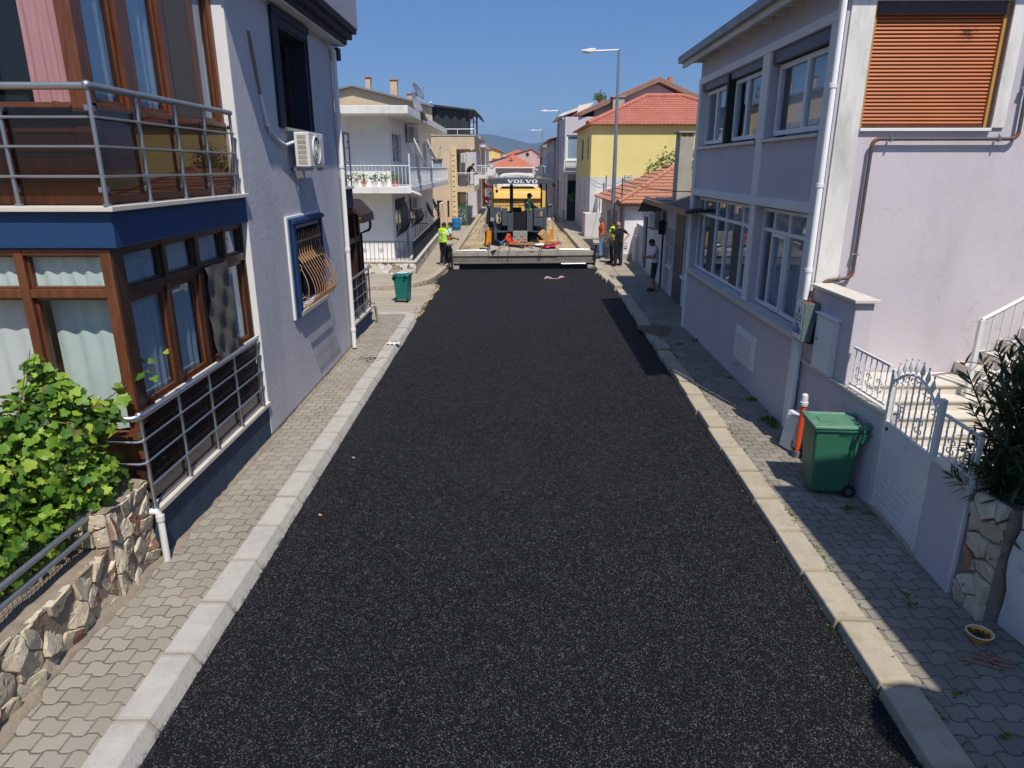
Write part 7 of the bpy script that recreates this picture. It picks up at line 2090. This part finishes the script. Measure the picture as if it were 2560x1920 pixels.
b = MB(); b.prism([(-4.3, 5.0), (3.5, 7.27), (7.5, 4.4), (7.5, 4.5), (3.5, 7.38), (-4.3, 5.1)], 127.8, 140, 'y'); b.build('roof', 'terracotta', PG)
b = MB(); b.cyl((2.75, 127.98, 6.35), (2.75, 127.9, 6.35), .28, n=16); b.build('vent', 'dark_room', PG)
b = MB(); b.box(6.3, 6.9, 130, 130.6, 4.5, 7.6); b.build('chimney', 'pink_gable', PG)
hip_house('small_roof_house', 'little house with a low orange roof beside the wooden pole', 3.6, 6.5, 104, 109, 2.9, 1.0, 'white_plaster', 'tile_orange')
far_house('ochre_far_house', 'ochre house with a red roof behind the left row', -7, -2.2, 140, 152, 7.0, 'yellow_plaster', 'tile_orange', 1, roof='gable', rz=1.0, seed=12)
hip_house('red_roof_house', 'distant house with a flat red roof on the skyline', -1.8, 4.5, 158, 170, 6.6, 1.4, 'beige_plaster', 'tile_orange')
hip_house('brown_roof_house', 'distant house with a brown roof left of the pink gable', -8, -2.5, 168, 180, 7.6, 1.2, 'beige_plaster', 'tile_old')
for i, (x, y) in enumerate(((7.5, 118), (5.6, 100), (9.5, 135))):
    tree('street_tree', ['dark green tree in front of the far right end of the street', 'olive shrub-like tree beside the wooden pole', 'dark cypress-like tree behind the pink house'][i], (x, y, 0), 4.5, [((x, y, 3.2), (1.3, 1.2, 1.2)), ((x - .7, y, 2.3), (.9, .8, .8)), ((x + .5, y, 4.0), (.8, .8, .8))], 500, .32, ['oleander_leaf', 'tree_leaf', 'oleander_leaf'][i], seed=i + 20, tr=.14)
WP = thing('wooden_pole', 'old wooden utility pole in front of the pink gabled house', 'pole', (3.35, 98, 0))
b = MB(); b.cyl((3.85, 98, .1), (3.95, 98, 7.0), .14, .10, 8); b.build('pole', 'bark', WP); b = MB(); b.box(3.6, 4.3, 97.85, 97.95, 6.3, 6.4); b.build('crossarm', 'bark', WP)
def street_lamp(label, x, y):
    t = thing('street_lamp', label, 'street lamp', (x, y, .12), group='street lamps along the right pavement')
    b = MB(); b.tube([(x, y, .12), (x, y, .95)], [.13, .12], 12); b.tube([(x, y, .95), (x, y, 4), (x - .03, y, 8.62)], [.095, .085, .045], 12); b.build('pole', 'steel_dull', t, smooth=40)
    b = MB(); b.tube([(x - .03, y, 8.6), (x - 1.05, y, 8.56)], .035, 8); b.build('arm', 'white_paint', t, smooth=40)
    b = MB(); b.prism([(x - .95, 8.54), (x - 1.0, 8.64), (x - 1.15, 8.66), (x - 1.58, 8.58), (x - 1.60, 8.55), (x - 1.2, 8.50)], y - .13, y + .13, 'y'); h = b.build('lamp_head', 'white_paint', t, .02)
    b = MB(); b.box(x - 1.5, x - 1.15, y - .09, y + .09, 8.485, 8.50); b.build('lens', 'plastic_white', h)
street_lamp('tall grey street lamp with a flat white head beside the standing men', 4.40, 30.7)
street_lamp('second street lamp whose white arm shows past the gabled house', 3.95, 61.5)
street_lamp('farthest street lamp, a thin dark arm against the sky', 3.9, 92.3)
# hills
def hill_mat():
    k = NT('hills')
    n = k.noise(.012, 8, .65); n2 = k.noise(.05, 5, .7)
    c = k.mix(k.mapr(n, .35, .65), lin('545a40'), lin('374430')); c = k.mix(k.mapr(n2, .5, .68, 0, .7), c, lin('7d7355'))
    k.set(col=c, rough=1); M['hills'] = k.m
hill_mat()
from mathutils import noise as mn
b = MB(); vs = []; fs = []
NX, NY = 150, 34
prof = [(-2500, 60), (-700, 75), (-300, 96), (-140, 108), (-80, 112), (-20, 100), (40, 84), (62, 80), (107, 86), (132, 84), (250, 92), (600, 70), (2500, 50)]
def ph(x):
    for (a, ha), (c, hc) in zip(prof, prof[1:]):
        if a <= x <= c: return ha + (hc - ha) * (x - a) / (c - a)
    return 50
for j in range(NY + 1):
    for i in range(NX + 1):
        t = i / NX * 2 - 1; x = 2400 * t * abs(t) ** .8; y = 1500 + 1300 * j / NY
        f = max(0, min(1, (j / NY) * 1.28)); f = f * f * (3 - 2 * f)
        fb = 1 if j / NY < .80 else 1 - (j / NY - .80) * 1.5
        ridges = abs(mn.noise((x * .004, y * .0035, 1))) * 26 + mn.noise((x * .013, y * .01, 4)) * 7
        z = -2 + f * fb * (ph(x * 2500 / y) * y / 2500 * 1.04 + 4) - ridges * f * (1 - .85 * max(0, min(1, (j / NY - .55) * 4)))
        vs.append((x, y, z))
for j in range(NY):
    for i in range(NX):
        a = j * (NX + 1) + i; fs.append((a, a + 1, a + NX + 2, a + NX + 1))
b.add(vs, fs); struct(b.build('hills', 'hills', smooth=80, fix=False))
k = NT('haze_air'); k.t.nodes.remove(k.b)
pv = k.n('VolumePrincipled', {'Color': (.34, .56, .95, 1), 'Density': .00034, 'Anisotropy': .15})
k.t.links.new(pv.outputs[0], k.out.inputs['Volume']); M['haze_air'] = k.m
b = MB(); b.box(-2600, 2600, -60, 2900, -8, 135); o = b.build('haze', 'haze_air'); o['kind'] = 'stuff'

# ------------------------------------------------------------------ right foreground: bins, conduit, oleander, white wall, bowl
def wheelie_bin(label, loc, rz, body, lid, extra=None, sc=1):
    """240 litre bin built round its own origin; hinge and wheels at -y"""
    t = thing('wheelie_bin', label, 'rubbish bin', (0, 0, 0), group='wheelie bins')
    b = MB()
    z0, z1 = .06, .96
    lo = [(-.225, -.23), (.225, -.23), (.225, .25), (-.225, .25)]; hi = [(-.275, -.30), (.275, -.30), (.275, .30), (-.275, .30)]
    b.add([(x, y, z0) for x, y in lo] + [(x, y, z1) for x, y in hi], [(0, 3, 2, 1), (4, 5, 6, 7)] + [(i, (i + 1) % 4, 4 + (i + 1) % 4, 4 + i) for i in range(4)])
    bo = b.build('body', body, t, .045, 30, seg=4)
    b = MB()
    b.box(-.295, .295, -.315, .315, .945, .985)
    for x in (-.15, .0, .15):
        for s in (-1, 1): b.add([(x - .006, s * .30, .94), (x + .006, s * .30, .94), (x, s * .285, .78)], [(0, 1, 2)])
    b.build('rim', body, t, .012)
    for s in (-1, 1):
        b = MB(); b.add([(s * .27, -.30, .80), (s * .27, .0, .88), (s * .30, .0, .945), (s * .30, -.30, .945), (s * .30, -.40, .92)], [(0, 1, 2, 3, 4)])
        b.build('side_flange', body, t, fix=False)
    b = MB()
    o = [(-.30, -.30), (.30, -.30), (.31, .33), (-.31, .33)]; i_ = [(-.245, -.24), (.245, -.24), (.25, .26), (-.25, .26)]
    b.add([(x, y, .988) for x, y in o] + [(x, y, 1.028) for x, y in o] + [(x * .985, y * .985, 1.045) for x, y in i_] + [(x * .93, y * .93, 1.022) for x, y in i_],
          [(3, 2, 1, 0)] + [(i, (i + 1) % 4, 4 + (i + 1) % 4, 4 + i) for i in range(4)] + [(4 + i, 4 + (i + 1) % 4, 8 + (i + 1) % 4, 8 + i) for i in range(4)] + [(8 + i, 8 + (i + 1) % 4, 12 + (i + 1) % 4, 12 + i) for i in range(4)] + [(12, 13, 14, 15)])
    ld = b.build('lid', lid, t, .012, 30)
    b = MB(); b.box(-.1, .1, .02, .2, 1.023, 1.034); b.build('lid_panel', lid, ld, .01)
    for s in (-1, 1):
        b = MB(); b.prism([(-.30, .95), (-.30, 1.03), (-.40, 1.055), (-.43, 1.04), (-.40, .98)], s * .20 - .05, s * .20 + .05, 'x'); b.build('handle', lid, t, .012)
    for s in (-1, 1):
        b = MB(); b.cyl((s * .20, -.24, .09), (s * .245, -.24, .09), .09, n=20); w = b.build('wheel', 'rubber', t, .01, 40)
        b = MB(); b.cyl((s * .2, -.24, .09), (s * .248, -.24, .09), .045, n=14); b.build('hub', 'machine_grey', w)
    b = MB(); b.cyl((-.24, -.24, .09), (.24, -.24, .09), .014); b.build('axle', 'steel_dull', t)
    if extra: extra(t)
    t.location = loc; t.rotation_euler = (0, 0, rz); t.scale = (sc, sc, sc)
    return t
wheelie_bin('scuffed green wheelie bin standing against the lilac wall by the gate', (3.95, 7.86, .115), R(84), 'plastic_green', 'plastic_green_lid', None, .92)
def binx(t):
    b = MB(); b.box(-.20, .06, -.278, -.270, .80, .835)
    o = b.build('sticker', 'white_paint', t); b = MB(); b.cyl((-.15, -.279, .818), (-.15, -.283, .818), .035, n=12); b.build('red_dot', 'red_paint', o)
    b = MB(); rnd = random.Random(5)
    for i in range(5): b.ball((rnd.uniform(-.15, .1), rnd.uniform(-.1, .1), 1.06), rnd.uniform(.05, .09), (1.3, 1, .55), 8)
    b.build('rubbish_bag', 'bottles', t, smooth=60)
wheelie_bin('teal wheelie bin with rubbish on its lid standing in the side street', (-3.42, 21.35, -.012), R(-8), 'plastic_teal', 'plastic_teal', binx, .84)
OC = thing('orange_conduit', 'orange plastic conduit with a white cap behind the green bin', 'conduit', (4.05, 8.9, .12))
b = MB(); b.cyl((4.02, 8.90, .12), (4.03, 8.90, .88), .04, n=14); b.build('pipe', 'plastic_orange', OC, smooth=40)
b = MB(); b.lathe([(.05, 0), (.055, .02), (.055, .06), (.045, .065), (.045, .12), (.04, .16), (.02, .175)], (4.03, 8.90, .87), 14); b.build('cap', 'plastic_white', OC, smooth=40)
b = MB(); [b.tube([(4.02 + .075 * math.cos(t), 8.90 + .075 * math.sin(t), .14 + .022 * i) for t in [q * 6.283 / 16 for q in range(16)]], .012, 5, closed=True) for i in range(4)]; b.build('corrugated_sleeve', 'machine_grey', OC, smooth=60)
JB = thing('junction_box', 'grey-white plastic junction box leaning at the foot of the lilac wall', 'junction box', (4.1, 9.1, .12))
b = MB(); X = Matrix.Translation((4.06, 9.16, .40)) @ Euler((R(4), R(6), R(20))).to_matrix().to_4x4(); b.box(-.09, .09, -.13, .13, -.28, .28, X); b.build('case', 'plastic_white', JB, .02)
b = MB(); b.box(-.105, -.092, -.11, .11, -.18, .24, X); b.build('door', 'plastic_white', JB, .008)
b = MB(); b.tube([(4.0, 9.05, .35), (3.97, 8.98, .2), (4.02, 8.92, .16)], .006, 5); b.build('cable', 'black', JB)
# oleander by the gate
OL = thing('oleander', 'dark oleander bush with narrow leaves hanging over the gate pillar', 'bush', (4.9, 5.5, .12))
b = MB(); rnd = random.Random(15)
tips = []
for i in range(230):
    p0 = V3((4.85 + rnd.gauss(0, .08), 5.45 + rnd.gauss(0, .1), .2)); ang = rnd.uniform(0, 6.283); rr = rnd.uniform(.15, .92)
    e = V3((4.85 + rr * math.cos(ang), 5.50 + rr * .75 * math.sin(ang), rnd.uniform(1.55, 2.85) - .5 * rr))
    m = p0.lerp(e, .6) + V3((0, 0, .25)); b.tube([p0, m, e], [.016, .011, .005], 5); tips.append((m, e))
b.build('stems', 'bark', OL, smooth=60)
b = MB()
for m, e in tips:
    d = (e - m).normalized()
    for q in range(38):
        t = rnd.uniform(.0, 1.08); p = m.lerp(e, t)
        o = V3((rnd.gauss(0, 1), rnd.gauss(0, 1), rnd.gauss(0, 1))); o = (o - d * o.dot(d)).normalized()
        dd = (d * .9 + o * 1.1).normalized(); leaf(b, p, dd, (d - dd * d.dot(dd) + V3((0, 0, .3))).normalized(), rnd.uniform(.11, .19), 'lance', rnd)
for i in range(520):      # low skirt over the rubble pier
    p = V3((4.50 + rnd.gauss(0, .10), 5.36 + rnd.gauss(0, .14), rnd.uniform(.7, 1.8))); leaf(b, p, V3((-.5 + rnd.gauss(0, .5), rnd.gauss(0, .6), -.6 + rnd.gauss(0, .5))), V3((-.6, -.3, .6)), rnd.uniform(.11, .17), 'lance', rnd)
b.build('foliage', 'oleander_leaf', OL, fix=False)
PR = thing('rubble_pier', 'weathered rubble-stone pier beside the gate pillar under the oleander', 'pier', (4.35, 5.4, .1))
b = MB(); rubble(b, frame((4.19, 5.56, 0), (.1, -1, 0), (-1, -.1, 0)), 0, .36, .1, 1.25, .2, .2, random.Random(3), .03, .01); b.build('stones', 'rubble', PR, smooth=35)
b = MB(); b.prism([(4.20, 5.56), (4.235, 5.2), (4.6, 5.2), (4.6, 5.56)], .05, 1.22, 'z'); b.build('core', 'mortar', PR)
WW = thing('white_wall', 'peeling whitewashed wall at the right edge beside the oleander', 'wall', (4.35, 4.3, .1))
mat('whitewash', 'd2d0cf', .9, .06, 2, .5, 45, stain='6d6862', samt=.75, sscale=2.8)
b = MB()
vs = []; fs = []
n = 26; m = 10; rnd = random.Random(9)
for j in range(m + 1):
    for i in range(n + 1):
        y = 5.16 - 3.6 * i / n; z = .08 + 1.50 * j / m - (.05 if i == 0 else 0)
        vs.append((4.285 + .02 * math.sin(i * .9 + j) + rnd.gauss(0, .006) + .05 * (1 - j / m), y + .02 * math.sin(j * 1.7), z))
for j in range(m):
    for i in range(n):
        a = j * (n + 1) + i; fs.append((a, a + 1, a + n + 2, a + n + 1))
b.add(vs, fs); b.build('face', 'whitewash', WW, smooth=60, fix=False)
b = MB(); b.box(4.36, 4.6, 1.5, 5.15, .05, 1.55); b.build('core', 'whitewash', WW, .03)
BO = thing('food_bowl', 'yellow-white bowl of dry pet food on the shaded pavement', 'bowl', (4.02, 4.95, .12))
b = MB(); b.lathe([(.06, .0), (.085, .03), (.10, .075), (.105, .078), (.095, .07), (.075, .03), (.05, .02)], (4.02, 4.95, .121), 20); b.build('bowl', 'machine_yellow', BO, smooth=50)
b = MB(); b.tube([(4.02 + .103 * math.cos(t), 4.95 + .103 * math.sin(t), .197) for t in [i * 6.283 / 20 for i in range(20)]], .006, 5, closed=True); b.build('rim', 'plastic_white', BO)
b = MB(); rnd = random.Random(2); [b.ball((4.02 + rnd.gauss(0, .03), 4.95 + rnd.gauss(0, .03), .17 + rnd.uniform(0, .015)), .012, (1, 1, .7), 6) for i in range(50)]; b.build('kibble', 'brown_dark', BO)
b = MB(); rnd = random.Random(21)
for i in range(16): p = V3((3.93 + rnd.gauss(0, .07), 4.68 + rnd.gauss(0, .04), .128)); b.tube([p, p + V3((rnd.gauss(0, .05), rnd.gauss(0, .04), .012)), p + V3((rnd.gauss(0, .08), rnd.gauss(0, .05), .004))], .008, 5)
mat('scraps', '9a7466', .8, .3, 20); b = tag(b.build('bone_scraps', 'scraps'), 'pinkish bone scraps scattered below the pet bowl', 'scraps')
# house whose shade falls over the near right pavement
SHH = thing('shading_house', 'pale neighbouring house behind the whitewashed wall whose shadow covers the pavement', 'house', (8, -1, 0))
b = MB(); b.box(4.62, 12, -9, 4.25, .05, 6.1); b.build('wall', 'white_plaster', SHH)
b = MB(); b.box(4.40, 12.3, -9.3, 4.30, 6.1, 6.35); b.build('roof_slab', 'old_white', SHH)
dish('unseen dish added on the eaves of the shading house to cast a round shadow', (4.14, .45, 6.05), (.3, -.5, .8), .42, 5.9)  # unseen dish, added for its round shadow on the near kerb
# ------------------------------------------------------------------ small things on the ground
b = MB(); rnd = random.Random(33)
def tuft(b, x, y, z, s, k):
    for q in range(k): leaf(b, V3((x + rnd.gauss(0, s * .5), y + rnd.gauss(0, s * .5), z)), V3((rnd.gauss(0, .7), rnd.gauss(0, .7), .5)), V3((rnd.gauss(0, 1), rnd.gauss(0, 1), 1)).normalized(), s * rnd.uniform(.4, 1.1), 'lance' if rnd.random() < .5 else 'round', rnd)
for i in range(95):
    y = rnd.uniform(3.5, 17); tuft(b, kx(y) + .30 + rnd.gauss(0, .015), y, .125, .035, 5)
for i in range(150):
    y = rnd.uniform(4, 17); x = kx(y) + .3 + abs(rnd.gauss(0, .35)); 
    if x < 4.2: tuft(b, x, y, .122, .03, 4)
for x, y, s, k in ((4.15, 10.3, .12, 40), (4.1, 10.05, .1, 30), (4.2, 11.3, .09, 24), (4.22, 12.6, .08, 20), (4.0, 7.3, .07, 20), (4.2, 7.2, .06, 14), (4.3, 15.6, .1, 20), (3.9, 15.3, .08, 18), (4.05, 9.5, .09, 20), (3.75, 5.6, .05, 12), (3.7, 5.45, .05, 10), (3.45, 4.3, .05, 16), (3.55, 3.9, .06, 16)): tuft(b, x, y, .122, s, k)
for i in range(26):
    y = rnd.uniform(4.5, 8); tuft(b, kx(y) - .02, y, .05, .03, 3)
o = b.build('weeds', 'tree_leaf', fix=False); o['kind'] = 'stuff'
mat('dirt', '6d5a45', 1, .2, 6, .6, 40)
b = MB(); pts = [(3.62 + .42 * math.cos(t) * (1 + .2 * math.sin(3 * t)), 16.8 + .65 * math.sin(t) * (1 + .15 * math.sin(4 * t + 1)), .128) for t in [i * 6.283 / 26 for i in range(26)]]
b.add(pts + [(3.62, 16.8, .16)], [(i, (i + 1) % 26, 26) for i in range(26)]); o = b.build('dirt_patch', 'dirt', smooth=80, fix=False); o['kind'] = 'stuff'
mat('litter_tape', 'd3a2a0', .7, .25, 30)
b = MB(); b.tube([(1.21, 25.5, .06), (1.33, 25.6, .10), (1.42, 25.5, .07), (1.55, 25.6, .045), (1.72, 25.65, .04), (1.82, 25.75, .08), (1.90, 25.75, .09), (1.99, 25.85, .05)], [.03, .05, .045, .012, .012, .04, .035, .01], 6); tag(b.build('barrier_tape', 'litter_tape', smooth=60), 'crumpled red and white barrier tape lying on the fresh asphalt', 'tape')
b = MB(); b.tube([(3.30, 26.9, .07), (3.42, 26.98, .07), (3.46, 27.0, .07)], [.05, .05, .02], 8); tag(b.build('plastic_bottle', 'bottles', smooth=60), 'clear plastic bottle lying by the right kerb near the screed', 'bottle')
b = MB()
vs = []; fs = []
for i in range(9):
    for j in range(5): vs.append((-2.86 + .035 * i, 15.1 + .05 * j + .02 * math.sin(i), .165 + .02 * math.sin(i * 2.1 + j * 1.3) + .01))
for i in range(8):
    for j in range(4): a = i * 5 + j; fs.append((a, a + 1, a + 6, a + 5))
b.add(vs, fs); tag(b.build('paper_litter', 'white_cloth', smooth=80), 'crumpled white paper on the left kerb near the side street', 'litter')
mat('soot', '1b1a19', 1, .3, 10); b = MB(); rnd = random.Random(44)
for i in range(70): b.ball((-2.98 + rnd.gauss(0, .12), 13.9 + rnd.gauss(0, .14), .145), rnd.uniform(.008, .022), (1, 1, .4), 5)
for i in range(30): b.ball((-3.2 + rnd.gauss(0, .1), 10.9 + rnd.gauss(0, .25), .145), rnd.uniform(.005, .012), (1, 1, .4), 5)
o = b.build('debris', 'soot'); o['kind'] = 'stuff'
for i, (x, y) in enumerate(((-2.28, 9.0), (-2.3, 7.3))):
    b = MB(); leaf(b, V3((x, y, .045)), V3((.6, .8, .05)), V3((.1, -.2, 1)).normalized(), .045, 'vine', rnd)
    tag(b.build('dry_leaf', 'cardboard', fix=False), 'small tan dry leaf lying on the black asphalt', 'leaf', 'dry leaves on the asphalt')
import OpenImageIO as oiio, sys
import numpy as np
b=oiio.ImageBuf('/workdir/render_main.png').get_pixels(oiio.UINT8)
def s(n,x,y,r=4):
    # view coords 2212
    k=1024/2212; X=int(x*k);Y=int(y*k); a=b[Y-r:Y+r+1,X-r:X+r+1,:3].reshape(-1,3).mean(0); print(f'{n:22s}',a.round().astype(int))
for n,x,y in [('sky top',1100,30),('sky mid',1100,150),('sky low',1130,270),('Lwall lit low',620,800),('Lwall shade up',560,150),('Lwall shade mid',700,400),('Rwall lit',2050,450),('R white strip',1850,200),('R shade panel',1600,350),('R shade low',1650,750),('white house lit',840,500),('white house shade',800,300),('yellow',1400,330),('roof red',1400,250),('asphalt mid',1100,900),('asphalt near',1000,1450),('kerb L',610,1080),('paver L',480,1150),('kerb R',1640,1200),('paver R shade',1900,1300),('navy front',120,490),('navy side',400,470),('brown',30,600),('shutter',2000,150),('bin',1790,1000),('plinth',480,1050),('curtain',150,700),('vine',120,900)]: s(n,x,y)
